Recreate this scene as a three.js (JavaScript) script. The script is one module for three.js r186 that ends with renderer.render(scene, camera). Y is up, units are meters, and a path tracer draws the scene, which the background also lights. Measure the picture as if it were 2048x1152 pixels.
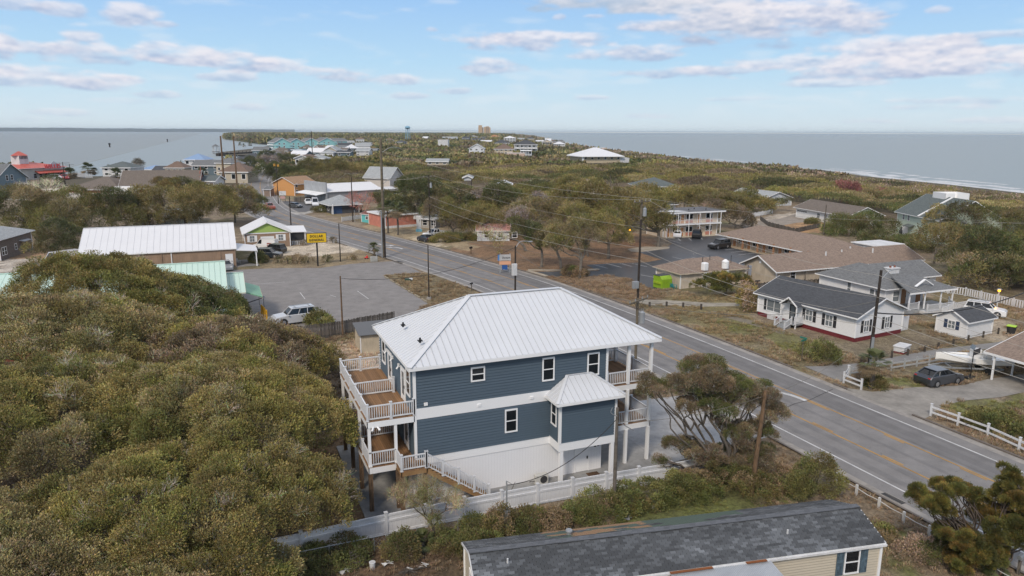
import * as THREE from 'three';
import { mergeGeometries } from 'three/addons/utils/BufferGeometryUtils.js';
import { RoundedBoxGeometry } from 'three/addons/geometries/RoundedBoxGeometry.js';
import { FontLoader } from 'three/addons/loaders/FontLoader.js';
import { TextGeometry } from 'three/addons/geometries/TextGeometry.js';

// ---------------------------------------------------------------- camera, sky, sun, exposure
const scene = new THREE.Scene();
const camera = new THREE.PerspectiveCamera(43.33, 16 / 9, 0.5, 60000);
const EYE = 23, PITCH = Math.atan((576 - 264.1) / 1450), ROLL = 0.0045, YAW = Math.atan2(0.379, 0.925);
camera.position.set(0, EYE, 0);
camera.rotation.set(-PITCH, -YAW, ROLL, 'YXZ');
camera.updateMatrixWorld(true);
scene.add(camera);

const renderer = new THREE.WebGLRenderer({ antialias: true });
renderer.toneMapping = THREE.LinearToneMapping;
renderer.toneMappingExposure = 1.2;
renderer.shadowMap.enabled = true;

const sun = new THREE.DirectionalLight(0xfff2e2, 2.1);
sun.position.set(-140, 210, 90);
sun.target.position.set(20, 0, -80);
sun.castShadow = true;
sun.shadow.radius = 22;
sun.shadow.mapSize.set(4096, 4096);
Object.assign(sun.shadow.camera, { left: -300, right: 300, top: 300, bottom: -300, near: 1, far: 900 });
sun.shadow.camera.updateProjectionMatrix();
scene.add(sun, sun.target);
scene.fog = new THREE.FogExp2(0xcfdde6, 0.00006);

// ---------------------------------------------------------------- small helpers
const V = (x, y, z) => new THREE.Vector3(x, y, z);
const clamp = (x, a = 0, b = 1) => Math.min(b, Math.max(a, x));
const lerp = (a, b, t) => a + (b - a) * t;
const sstep = (a, b, x) => { const t = clamp((x - a) / (b - a)); return t * t * (3 - 2 * t); };
const rng = (s) => () => { s = (s + 0x6d2b79f5) | 0; let t = Math.imul(s ^ (s >>> 15), 1 | s); t = (t + Math.imul(t ^ (t >>> 7), 61 | t)) ^ t; return ((t ^ (t >>> 14)) >>> 0) / 4294967296; };
const hash2 = (x, y, s = 0) => { let h = Math.imul(x | 0, 374761393) + Math.imul(y | 0, 668265263) + Math.imul(s | 0, 1442695041); h = Math.imul(h ^ (h >>> 13), 1274126177); return ((h ^ (h >>> 16)) >>> 0) / 4294967296; };
function vnoise(x, y, s = 0, per = 0) {
  const xi = Math.floor(x), yi = Math.floor(y), fx = x - xi, fy = y - yi, u = fx * fx * (3 - 2 * fx), v = fy * fy * (3 - 2 * fy);
  const w = per ? (a) => ((a % per) + per) % per : (a) => a;
  const a = hash2(w(xi), w(yi), s), b = hash2(w(xi + 1), w(yi), s), c = hash2(w(xi), w(yi + 1), s), d = hash2(w(xi + 1), w(yi + 1), s);
  return lerp(lerp(a, b, u), lerp(c, d, u), v);
}
function fbm(x, y, oct = 4, s = 0, per = 0) { let a = 0.5, t = 0, n = 0; for (let i = 0; i < oct; i++) { t += a * vnoise(x, y, s + i * 17, per); n += a; x *= 2; y *= 2; per *= 2; a *= 0.5; } return t / n; }
// the ray of a viewing direction measured on the spot, and where it meets a level h metres above the ground
function ray(px, py) {
  return V((px - 1024) / 1450, -(py - 576) / 1450, -1).applyQuaternion(camera.quaternion);
}
function G(px, py, h = 0) { const r = ray(px, py), t = (h - EYE) / r.y; return V(r.x * t, h, r.z * t); }
function topOf(base, px, py) { const r = ray(px, py); return EYE + r.y * Math.hypot(base.x, base.z) / Math.hypot(r.x, r.z); }

const taken = {};
const numbered = (n) => { const k = taken[n] = (taken[n] ?? -1) + 1; return k ? n + '_' + String(k).padStart(3, '0') : n; };
function tag(o, label, category, group) { o.userData.label = label; if (category) o.userData.category = category; if (group) o.userData.group = group; return o; }
function thing(name, label, category, [x, y, z] = [0, 0, 0], yaw = 0, group) {
  const o = new THREE.Group(); o.name = numbered(name); o.position.set(x, y, z); o.rotation.y = yaw; scene.add(o);
  return tag(o, label, category, group);
}
function setting(o, name) { o.name = numbered(name); o.userData = { kind: 'structure' }; o.castShadow = o.receiveShadow = true; scene.add(o); return o; }

// uv in metres along the surface: across the slope and up the slope
function metricUV(g) {
  const p = g.attributes.position, n = p.count, uv = new Float32Array(n * 2), a = V(), b = V(), c = V(), nn = V(), t = V(), w = V();
  for (let i = 0; i < n; i += 3) {
    a.fromBufferAttribute(p, i); b.fromBufferAttribute(p, i + 1); c.fromBufferAttribute(p, i + 2);
    nn.crossVectors(b.clone().sub(a), c.clone().sub(a)).normalize();
    if (Math.abs(nn.y) > 0.96) { t.set(1, 0, 0); w.set(0, 0, 1); } else { t.set(nn.z, 0, -nn.x).normalize(); w.crossVectors(nn, t); }
    [a, b, c].forEach((q, k) => { uv[(i + k) * 2] = q.dot(t); uv[(i + k) * 2 + 1] = q.dot(w); });
  }
  g.setAttribute('uv', new THREE.BufferAttribute(uv, 2));
  return g;
}
const mesh = (name, geo, mat, parent) => { const m = new THREE.Mesh(geo, mat); m.name = name; m.castShadow = m.receiveShadow = true; if (parent) parent.add(m); return m; };
class MB {
  constructor() { this.g = []; }
  add(geo, m4) {
    let g = geo.index ? geo.toNonIndexed() : geo.clone();
    for (const k of Object.keys(g.attributes)) if (k !== 'position' && k !== 'normal') g.deleteAttribute(k);
    if (m4) g.applyMatrix4(m4);
    this.g.push(g); return this;
  }
  bx(x0, x1, y0, y1, z0, z1) { const g = new THREE.BoxGeometry(Math.abs(x1 - x0), Math.abs(y1 - y0), Math.abs(z1 - z0)); g.translate((x0 + x1) / 2, (y0 + y1) / 2, (z0 + z1) / 2); return this.add(g); }
  rbox(x, y, z, w, h, d, r = 0.02, ry = 0) { const g = new RoundedBoxGeometry(w, h, d, 2, Math.min(r, w / 2.1, h / 2.1, d / 2.1)); return this.add(g, new THREE.Matrix4().makeRotationY(ry).setPosition(x, y, z)); }
  cyl(p, q, r0, r1 = r0, seg = 8) {
    const d = q.clone().sub(p), g = new THREE.CylinderGeometry(r1, r0, d.length(), seg);
    const m = new THREE.Matrix4().makeRotationFromQuaternion(new THREE.Quaternion().setFromUnitVectors(V(0, 1, 0), d.clone().normalize())).setPosition(p.clone().add(q).multiplyScalar(0.5));
    return this.add(g, m);
  }
  beam(p, q, w, h) { // square bar from p to q, w across (level), h upright
    const d = q.clone().sub(p), len = d.length(), g = new THREE.BoxGeometry(w, h, len), m = new THREE.Matrix4();
    m.lookAt(q, p, Math.abs(d.y) > 0.98 * len ? V(0, 0, 1) : V(0, 1, 0)); m.setPosition(p.clone().add(q).multiplyScalar(0.5)); return this.add(g, m);
  }
  slab(pts, t = 0.1) { // flat convex outline, anticlockwise seen from its top, t thick below it
    const n = V(); for (let i = 1; i < pts.length - 1; i++) n.add(pts[i].clone().sub(pts[0]).cross(pts[i + 1].clone().sub(pts[0]))); n.normalize();
    const lo = pts.map((p) => p.clone().addScaledVector(n, -t)), tri = [], N = pts.length;
    for (let i = 1; i < N - 1; i++) tri.push(pts[0], pts[i], pts[i + 1], lo[0], lo[i + 1], lo[i]);
    for (let i = 0; i < N; i++) { const j = (i + 1) % N; tri.push(pts[i], lo[i], lo[j], pts[i], lo[j], pts[j]); }
    return this.tris(tri);
  }
  tris(tri) { const g = new THREE.BufferGeometry().setFromPoints(tri); g.computeVertexNormals(); return this.add(g); }
  sweep(pts, rad, seg = 7) {
    const ring = [], up = V(0.31, 0.2, 0.93).normalize(); let x = V();
    for (let i = 0; i < pts.length; i++) {
      const d = pts[Math.min(i + 1, pts.length - 1)].clone().sub(pts[Math.max(i - 1, 0)]).normalize();
      if (i === 0) x.crossVectors(d, up).normalize(); else x.addScaledVector(d, -x.dot(d)).normalize();
      const y = d.clone().cross(x), r = typeof rad === 'number' ? rad : rad[i], row = [];
      for (let k = 0; k < seg; k++) { const a = k / seg * 6.2832; row.push(pts[i].clone().addScaledVector(x, Math.cos(a) * r).addScaledVector(y, Math.sin(a) * r)); }
      ring.push(row);
    }
    const pos = [], idx = []; ring.flat().forEach((p) => pos.push(p.x, p.y, p.z));
    for (let i = 0; i < ring.length - 1; i++) for (let k = 0; k < seg; k++) { const a = i * seg + k, b = i * seg + (k + 1) % seg; idx.push(a, b, a + seg, b, b + seg, a + seg); }
    const g = new THREE.BufferGeometry(); g.setAttribute('position', new THREE.Float32BufferAttribute(pos, 3)); g.setIndex(idx); g.computeVertexNormals(); return this.add(g);
  }
  geo() { const g = metricUV(this.g.length > 1 ? mergeGeometries(this.g) : this.g[0]); this.g = []; return g; }
  build(name, mat, parent) { return mesh(name, this.geo(), mat, parent); }
}
const part = (name, mat, parent, f) => { const m = new MB(); f(m); return m.build(name, mat, parent); };
const spline = (pts, n) => new THREE.CatmullRomCurve3(pts).getPoints(n);

// ---------------------------------------------------------------- materials: colour in linear reflectance, grain from computed textures in metres
const enc = (x) => { x = clamp(x); return Math.round(255 * (x <= 0.0031308 ? 12.92 * x : 1.055 * Math.pow(x, 1 / 2.4) - 0.055)); };
function tex(n, metres, f, srgb = true) {
  const d = new Uint8Array(n * n * 4);
  for (let y = 0; y < n; y++) for (let x = 0; x < n; x++) {
    const c = f(x / n, y / n), k = (y * n + x) * 4, e = srgb ? enc : (v) => Math.round(255 * clamp(v));
    if (typeof c === 'number') d[k] = d[k + 1] = d[k + 2] = e(c); else { d[k] = e(c[0]); d[k + 1] = e(c[1]); d[k + 2] = e(c[2]); }
    d[k + 3] = 255;
  }
  const t = new THREE.DataTexture(d, n, n); t.wrapS = t.wrapT = THREE.RepeatWrapping; t.magFilter = THREE.LinearFilter; t.minFilter = THREE.LinearMipmapLinearFilter; t.generateMipmaps = true;
  if (srgb) t.colorSpace = THREE.SRGBColorSpace;
  t.repeat.set(1 / metres, 1 / metres); t.needsUpdate = true; return t;
}
const T = {
  grime: tex(512, 5, (x, y) => clamp(0.62 + 0.3 * fbm(x * 5, y * 5, 5, 3, 5) + 0.22 * (fbm(x * 40, y * 9, 3, 9, 0 * 1 + 40) - 0.5) + 0.06 * hash2(x * 512, y * 512, 5))),
  clean: tex(256, 6, (x, y) => 0.95 + 0.07 * (fbm(x * 5, y * 5, 4, 14, 5) - 0.5)),
  shingle: (() => { const rows = 28, cols = 14; return tex(1024, 4, (x, y) => {
    const r = Math.floor(y * rows), fy = y * rows - r, xx = x * cols + (r % 2) * 0.5 + hash2(r, 3, 2) * 0.3, c = Math.floor(xx), fx = xx - c;
    let v = 0.66 + 0.28 * hash2(((c % cols) + cols) % cols, r, 4) + 0.14 * (fbm(x * 6, y * 6, 4, 8, 6) - 0.5) + 0.16 * (hash2(x * 1024, y * 1024, 1) - 0.5);
    if (fy < 0.13) v *= 0.62; if (fx < 0.045) v *= 0.72; return v; }); })(),
  lap: tex(256, 2.4, (x, y) => { const f = (y * 16) % 1; return f < 0.1 ? 0.0 : 0.35 + 0.65 * (1 - f); }, false),
  lapTone: tex(512, 2.4, (x, y) => { const f = (y * 16) % 1; return (f < 0.12 ? 0.7 : 0.94) + 0.07 * (fbm(x * 6, y * 6, 4, 2, 6) - 0.5) + 0.03 * hash2(x * 512, y * 512, 3); }),
  groove: tex(256, 1.6, (x, y) => { const f = (x * 8) % 1; return f < 0.07 ? 0.86 : 0.97 + 0.04 * (fbm(x * 4, y * 4, 3, 7, 4) - 0.5); }),
  board: tex(512, 2.8, (x, y) => { const c = Math.floor(x * 20), f = x * 20 - c; return (0.68 + 0.36 * hash2(c, 1, 5)) * (0.86 + 0.28 * (fbm(x * 120, y * 4, 3, 4, 0) - 0.1) * 0.7) * (f < 0.07 ? 0.45 : 1); }),
  asphalt: tex(1024, 9, (x, y) => { const crack = Math.abs(fbm(x * 7, y * 7, 4, 31, 7) - 0.5); return clamp(0.7 + 0.3 * (fbm(x * 9, y * 9, 5, 21, 9) - 0.5) + 0.5 * (hash2(x * 1024, y * 1024, 6) - 0.5) * (0.5 + 0.5 * vnoise(x * 200, y * 200, 2, 200)) - (crack < 0.0028 ? 0.16 : 0)); }),
  concrete: tex(1024, 8, (x, y) => clamp(0.72 + 0.42 * (fbm(x * 7, y * 7, 5, 41, 7) - 0.5) + 0.26 * (fbm(x * 31, y * 31, 4, 43, 31) - 0.5) + 0.1 * (hash2(x * 1024, y * 1024, 8) - 0.5))),
  turf: tex(1024, 7, (x, y) => { const a = fbm(x * 14, y * 14, 4, 51, 14), b = fbm(x * 60, y * 60, 3, 53, 60), s = hash2(x * 1024, y * 1024, 9); const v = clamp(0.4 + 0.55 * a + 0.75 * (b - 0.5) + 0.42 * (s - 0.5)); return [v, v * (0.96 + 0.06 * a), v * (0.9 + 0.12 * s)]; }),
  bark: tex(512, 1.6, (x, y) => clamp(0.55 + 0.9 * (fbm(x * 22, y * 6, 4, 61, 0) - 0.5) + 0.3 * (hash2(x * 512, y * 512, 3) - 0.5))),
  bump: tex(512, 0.8, (x, y) => fbm(x * 24, y * 24, 4, 71, 24), false),
  wave: tex(1024, 160, (x, y) => 0.6 * fbm(x * 14, y * 46, 5, 81, 0) + 0.4 * fbm(x * 60 + 7, y * 150, 3, 83, 0), false),
};
const mats = {};
function M(color, { map, bump, bs = 0.004, rough = 0.8, metal = 0, side, vc, key = '', clear, sheen } = {}) {
  const k = [color, map, bump, rough, metal, side, vc, key, clear, bs].join('|');
  if (mats[k]) return mats[k];
  const P = { roughness: rough, metalness: metal };
  const m = clear ? new THREE.MeshPhysicalMaterial({ ...P, clearcoat: 1, clearcoatRoughness: 0.3 }) : new THREE.MeshStandardMaterial(P);
  if (Array.isArray(color)) m.color.setRGB(...color); else m.color.set(color);
  if (map) m.map = T[map]; if (bump) { m.bumpMap = T[bump]; m.bumpScale = bs; }
  if (side) m.side = THREE.DoubleSide; if (vc) m.vertexColors = true;
  return (mats[k] = m);
}
const W = {
  white: M([0.74, 0.74, 0.73], { map: 'grime', rough: 0.55 }), trim: M([0.8, 0.8, 0.79], { rough: 0.5 }), vinyl: M([0.78, 0.79, 0.8], { rough: 0.4, map: 'grime' }),
  whiteSiding: M([0.78, 0.78, 0.77], { map: 'lapTone', bump: 'lap', bs: 0.012, rough: 0.6 }), glass: M([0.012, 0.015, 0.018], { rough: 0.06, key: 'g' }), glassPale: M([0.16, 0.18, 0.19], { rough: 0.12, key: 'gp' }),
  black: M([0.012, 0.012, 0.013], { rough: 0.5 }), dark: M([0.035, 0.035, 0.037], { rough: 0.6 }), steel: M([0.32, 0.33, 0.34], { rough: 0.42, metal: 0.6 }), galv: M([0.42, 0.44, 0.45], { rough: 0.5, metal: 0.35, map: 'grime' }),
  post: M([0.25, 0.155, 0.085], { map: 'bark', rough: 0.9 }), weathered: M([0.22, 0.19, 0.155], { map: 'bark', rough: 0.95 }), darkPole: M([0.06, 0.045, 0.035], { map: 'bark', rough: 0.9 }), palePole: M([0.24, 0.2, 0.14], { map: 'bark', rough: 0.9 }),
  deck: M([0.3, 0.165, 0.075], { map: 'board', rough: 0.8 }), pine: M([0.36, 0.21, 0.09], { map: 'grime', rough: 0.8 }), greyFence: M([0.2, 0.175, 0.15], { map: 'bark', rough: 0.95 }),
  concrete: M([0.42, 0.41, 0.385], { map: 'concrete', bump: 'bump', bs: 0.002, rough: 0.9 }), kerb: M([0.4, 0.37, 0.33], { map: 'concrete', rough: 0.9 }), paint: M([0.72, 0.72, 0.7], { map: 'concrete', rough: 0.7 }), yellow: M([0.62, 0.33, 0.05], { map: 'concrete', rough: 0.75 }),
  tyre: M([0.014, 0.014, 0.014], { rough: 0.85, key: 't' }), rim: M([0.45, 0.45, 0.46], { rough: 0.3, metal: 0.8 }), lampRed: M([0.4, 0.015, 0.012], { rough: 0.25 }), lampClear: M([0.7, 0.7, 0.68], { rough: 0.15 }),
  wire: M([0.16, 0.15, 0.13], { rough: 0.7, key: 'w' }), wirePale: M([0.36, 0.34, 0.3], { rough: 0.7, key: 'wp' }),
};
// ---------------------------------------------------------------- sky: air and fair-weather clouds, on all sides
function makeSky() {
  const w = 4096, h = 2048, d = new Float32Array(w * h * 4), R = rng(77), DEG = 180 / Math.PI;
  // [azimuth, elevation, half width, half height, greyness] in degrees, first the clouds in view
  const at = (px, py, hw, hh, grey = 0, wt = 1) => { const r = ray(px, py); return [Math.atan2(r.x, -r.z) * DEG, Math.asin(r.y / r.length()) * DEG, hw * 0.038, hh * 0.04, grey, wt]; };
  const list = [
    at(40, 8, 60, 14), at(118, 20, 46, 17), at(262, 32, 54, 23), at(330, 48, 28, 7), at(166, 74, 38, 20), at(85, 98, 70, 14), at(180, 106, 110, 22), at(300, 104, 60, 20), at(390, 118, 70, 20), at(470, 124, 90, 22), at(560, 132, 70, 18), at(660, 148, 100, 19), at(760, 160, 90, 13), at(455, 152, 60, 12),
    at(6, 95, 26, 26), at(18, 142, 34, 14), at(100, 158, 120, 20), at(200, 166, 90, 16), at(320, 188, 42, 10), at(865, 58, 16, 6), at(900, 182, 48, 9), at(820, 192, 44, 8), at(630, 232, 34, 7), at(500, 214, 50, 8), at(150, 226, 70, 8), at(240, 202, 60, 6, 0, 0.5), at(60, 238, 40, 6, 0, 0.5),
    at(1070, 84, 172, 25), at(975, 82, 80, 18), at(988, 134, 64, 19), at(1180, 108, 60, 14), at(1280, 106, 108, 20), at(1120, 34, 14, 7), at(1190, 32, 22, 4),
    at(1240, 4, 200, 26, 0.75), at(1400, 14, 170, 26, 0.45), at(1500, 52, 260, 44, 0.12), at(1600, 34, 180, 40), at(1440, 50, 120, 34, 0.3), at(1270, 56, 40, 9), at(1870, 20, 24, 7),
    at(1800, 104, 150, 28), at(1870, 100, 110, 26), at(2010, 112, 80, 20), at(1990, 72, 80, 11), at(1640, 126, 200, 17), at(1760, 142, 220, 20), at(1920, 134, 190, 25), at(1330, 146, 130, 13), at(1460, 140, 120, 10), at(1680, 166, 100, 10), at(1880, 202, 120, 9), at(1850, 214, 100, 8), at(1180, 196, 40, 6), at(1300, 232, 60, 6), at(1750, 242, 60, 7), at(2000, 242, 70, 7), at(1500, 198, 90, 5, 0, 0.6),
  ];
  for (let i = 0; i < 240; i++) { const az = -180 + 360 * R(), el = 0.8 + 12 * R() * R(); if (Math.abs(((az - 22 + 540) % 360) - 180) < 37 && el < 11.5) { R(); R(); R(); continue; } list.push([az, el, 1 + 5.5 * R() * (el + 2) / 8, 0.25 + 0.9 * R() * (el + 2) / 9, R() < 0.15 ? 0.5 : 0, 1]); }
  const air = (el) => { // clear air, linear light
    const k = [[0, 0.68, 0.77, 0.82], [2.5, 0.575, 0.74, 0.85], [5, 0.46, 0.685, 0.875], [9.5, 0.335, 0.56, 0.87], [16, 0.25, 0.47, 0.83], [40, 0.17, 0.35, 0.7], [90, 0.11, 0.25, 0.56]];
    let i = 0; while (i < k.length - 2 && el > k[i + 1][0]) i++;
    const t = clamp((el - k[i][0]) / (k[i + 1][0] - k[i][0])); return [1, 2, 3].map((c) => lerp(k[i][c], k[i + 1][c], t));
  };
  const shade = (t, grey) => { const a = lerp(0.4, 0.84, t), b = lerp(0.485, 0.815, t), c = lerp(0.67, 0.86, t), g = grey * (1 - 0.55 * t); return [lerp(a, 0.42, g), lerp(b, 0.5, g), lerp(c, 0.58, g)]; };
  const put = (x, y, c, k = 0.88) => { const o = (y * w + x) * 4; d[o] = c[0] * k; d[o + 1] = c[1] * k; d[o + 2] = c[2] * k; d[o + 3] = 1; };
  for (let y = 0; y < h; y++) {
    const el = ((y + 0.5) / h) * 180 - 90;
    if (el < 0 || el > 14) continue;
    const near = list.filter((c) => Math.abs(el - c[1]) < c[3] * 1.7 + 0.2);
    for (let x = 0; x < w; x++) {
      const phi = ((x + 0.5) / w) * 360 - 180, az = ((phi + 90 + 540) % 360) - 180; // u = atan2(z, x)
      let c = air(el);
      const wisp = sstep(0.5, 0.8, fbm(az * 0.35 + 5, el * 1.6, 4, 91)) * 0.28 * sstep(0.2, 3, el); c = c.map((v, i) => lerp(v, [0.8, 0.83, 0.87][i], wisp));
      let n1 = -1, n2 = 0, n3 = 0;
      for (const b of near) {
        let dx = az - b[0]; if (dx > 180) dx -= 360; if (dx < -180) dx += 360;
        dx /= b[2]; if (dx > 1.5 || dx < -1.5) continue;
        const dy = (el - b[1]) / b[3], e = dx * dx + (dy > 0 ? dy * dy : dy * dy * 1.5);
        if (e > 2.4) continue;
        if (n1 < 0) { n1 = fbm(az * 0.42, el * 1.7, 5, 11); n2 = fbm(az * 1.0 + 9, el * 3.6, 4, 37); n3 = fbm(az * 3, el * 7, 3, 57); }
        const dens = 1 - e + (n1 - 0.5) * 2.0 + (n2 - 0.5) * 0.55, a = sstep(0.0, 0.75, dens) * (0.5 + 0.36 * clamp(b[3])) * b[5];
        if (a <= 0) continue;
        const t = clamp(0.5 + 0.6 * dy + 1.2 * (n2 - 0.5) + 0.45 * (n3 - 0.5)), s = shade(t, b[4]);
        c = c.map((v, i) => lerp(v, s[i], a * lerp(0.45, 0.96, clamp(el / 4))));
      }
      put(x, y, c);
    }
  }
  for (let by = 0; by < h; by += 8) for (let bx = 0; bx < w; bx += 8) { // higher up: a broken sheet of cloud
    const el = ((by + 4) / h) * 180 - 90; if (el > 0 && el < 13.2) continue;
    const phi = ((bx + 4) / w) * 2 * Math.PI - Math.PI, e = Math.max(el, 4) / DEG, c0 = air(Math.max(el, 0));
    const qx = Math.cos(phi) / Math.tan(e) * 2.2, qy = Math.sin(phi) / Math.tan(e) * 2.2, n = el > 0 ? fbm(qx + 3, qy, 5, 13) : 0, a = sstep(0.3, 0.5, n) * 0.95 * sstep(9, 16, el), t = clamp(1.25 - (n - 0.4) * 2.6);
    const s = shade(t, 0.25), c = el < 0 ? [0.3, 0.31, 0.3] : c0.map((v, i) => lerp(v, s[i] * [1.12, 1.08, 1.0][i], a));
    for (let y = by; y < by + 8; y++) { const el2 = ((y + 0.5) / h) * 180 - 90; if (el2 >= 0 && el2 <= 14) continue; for (let x = bx; x < bx + 8; x++) put(x, y, c); }
  }
  const t = new THREE.DataTexture(d, w, h, THREE.RGBAFormat, THREE.FloatType); t.mapping = THREE.EquirectangularReflectionMapping; t.magFilter = THREE.LinearFilter; t.needsUpdate = true; return t;
}
scene.background = makeSky();
scene.environment = scene.background;
// ---------------------------------------------------------------- land, water, roads and paving (x runs along the house front, -z away along the road)
const P = (list, h = 0) => { const o = []; for (let i = 0; i < list.length; i += 2) o.push(G(list[i], list[i + 1], h)); return o; };
function flat(pts, y) {
  const s = new THREE.Shape(pts.map((p) => new THREE.Vector2(p.x, -p.z))), g = new THREE.ShapeGeometry(s); g.rotateX(-Math.PI / 2); g.translate(0, y, 0); return g;
}
const sheet = (name, pts, y, mat) => setting(new MB().add(flat(pts, y)).build(name, mat), name);
function ribbon(mb, line, a, b, y, y2 = y) { // strip between two offsets to the right of a line of points
  const tri = [];
  const off = line.map((p, i) => { const d = line[Math.min(i + 1, line.length - 1)].clone().sub(line[Math.max(i - 1, 0)]).normalize(), r = V(-d.z, 0, d.x); return [V(p.x + r.x * a, y, p.z + r.z * a), V(p.x + r.x * b, y2, p.z + r.z * b)]; });
  for (let i = 0; i < off.length - 1; i++) tri.push(off[i][0], off[i][1], off[i + 1][1], off[i][0], off[i + 1][1], off[i + 1][0]);
  return mb.tris(tri);
}
const inside = (poly, x, z) => { let c = false; for (let i = 0, j = poly.length - 1; i < poly.length; j = i++) { const a = poly[i], b = poly[j]; if (a.z > z !== b.z > z && x < ((b.x - a.x) * (z - a.z)) / (b.z - a.z) + a.x) c = !c; } return c; };

const shoreSound = [V(-900, 0, -520), V(-300, 0, -475), ...P([0, 352, 150, 352.5, 292, 351, 352, 343, 432, 335, 470, 326, 530, 322, 536, 311, 440, 309.5, 440, 304, 505, 297, 545, 290, 500, 284, 452, 277.5, 468, 271.5, 560, 268]), V(420, 0, -9000)];
const shoreOcean = [V(2500, 0, -9000), ...P([1045, 273.5, 1080, 279, 1125, 289, 1240, 305, 1380, 319, 1500, 332.5, 1640, 339, 1722, 351, 1901, 369, 2048, 386]), V(300, 0, -120), V(285, 0, 0), V(270, 0, 300)];
const coast = [...shoreSound, ...shoreOcean, V(-900, 0, 300)];
sheet('land', coast, -0.08, M([0.12, 0.1, 0.06], { map: 'turf', rough: 1 }));
const waterMat = (c, r) => M(c, { bump: 'wave', bs: 0.9, rough: r });
sheet('ocean', [V(-100, 0, 2000), V(200, 0, -60000), V(60000, 0, -60000), V(60000, 0, 2000)], -1.3, waterMat([0.235, 0.275, 0.275], 0.4));
sheet('sound', [V(-60000, 0, 2000), V(-60000, 0, -60000), V(199, 0, -60000), V(-101, 0, 2000)], -1.3, waterMat([0.225, 0.25, 0.245], 0.45));
{ // beach with its wet edge and lines of surf
  const line = shoreOcean.slice(1).map((p) => p.clone()), path = spline(line, 160), mb = new MB();
  ribbon(mb, path, 26, -14, 0.05, -1.5); setting(mb.build('beach', M([0.5, 0.43, 0.34], { map: 'turf', rough: 1 })), 'beach');
  const sm = new MB(), R = rng(5);
  for (const [o, wd] of [[-13, 6], [-24, 5], [-40, 3.5]]) for (let i = 0; i < path.length - 3; i += 2) { if (o < -20 && R() < 0.4) continue; ribbon(sm, path.slice(i, i + 3 + (R() * 2 | 0)), o + R() * 3, o - wd * (0.5 + R()), -1.28 + 0.004 * (i % 5)); }
  setting(sm.build('surf', M([0.76, 0.78, 0.78], { map: 'concrete', rough: 0.9 })), 'surf');
}
{ // wooded mainland beyond the sound
  const mb = new MB(), R = rng(12), n = 420; let prev = null;
  for (let i = 0; i <= n; i++) { const t = i / n, x = lerp(-16000, 1500, t), z = lerp(-9200, -14500, t), y = 44 + 14 * fbm(i * 0.09, 1, 4, 3) + 5 * R(), c = [V(x, -1, z), V(x, y, z), V(x - 400, -1, z - 900)]; if (prev) mb.tris([prev[0], c[0], c[1], prev[0], c[1], prev[1], prev[1], c[1], c[2], prev[1], c[2], prev[2]]); prev = c; }
  setting(mb.build('hills', M([0.05, 0.06, 0.055], { rough: 1 })), 'hills');
}
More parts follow.
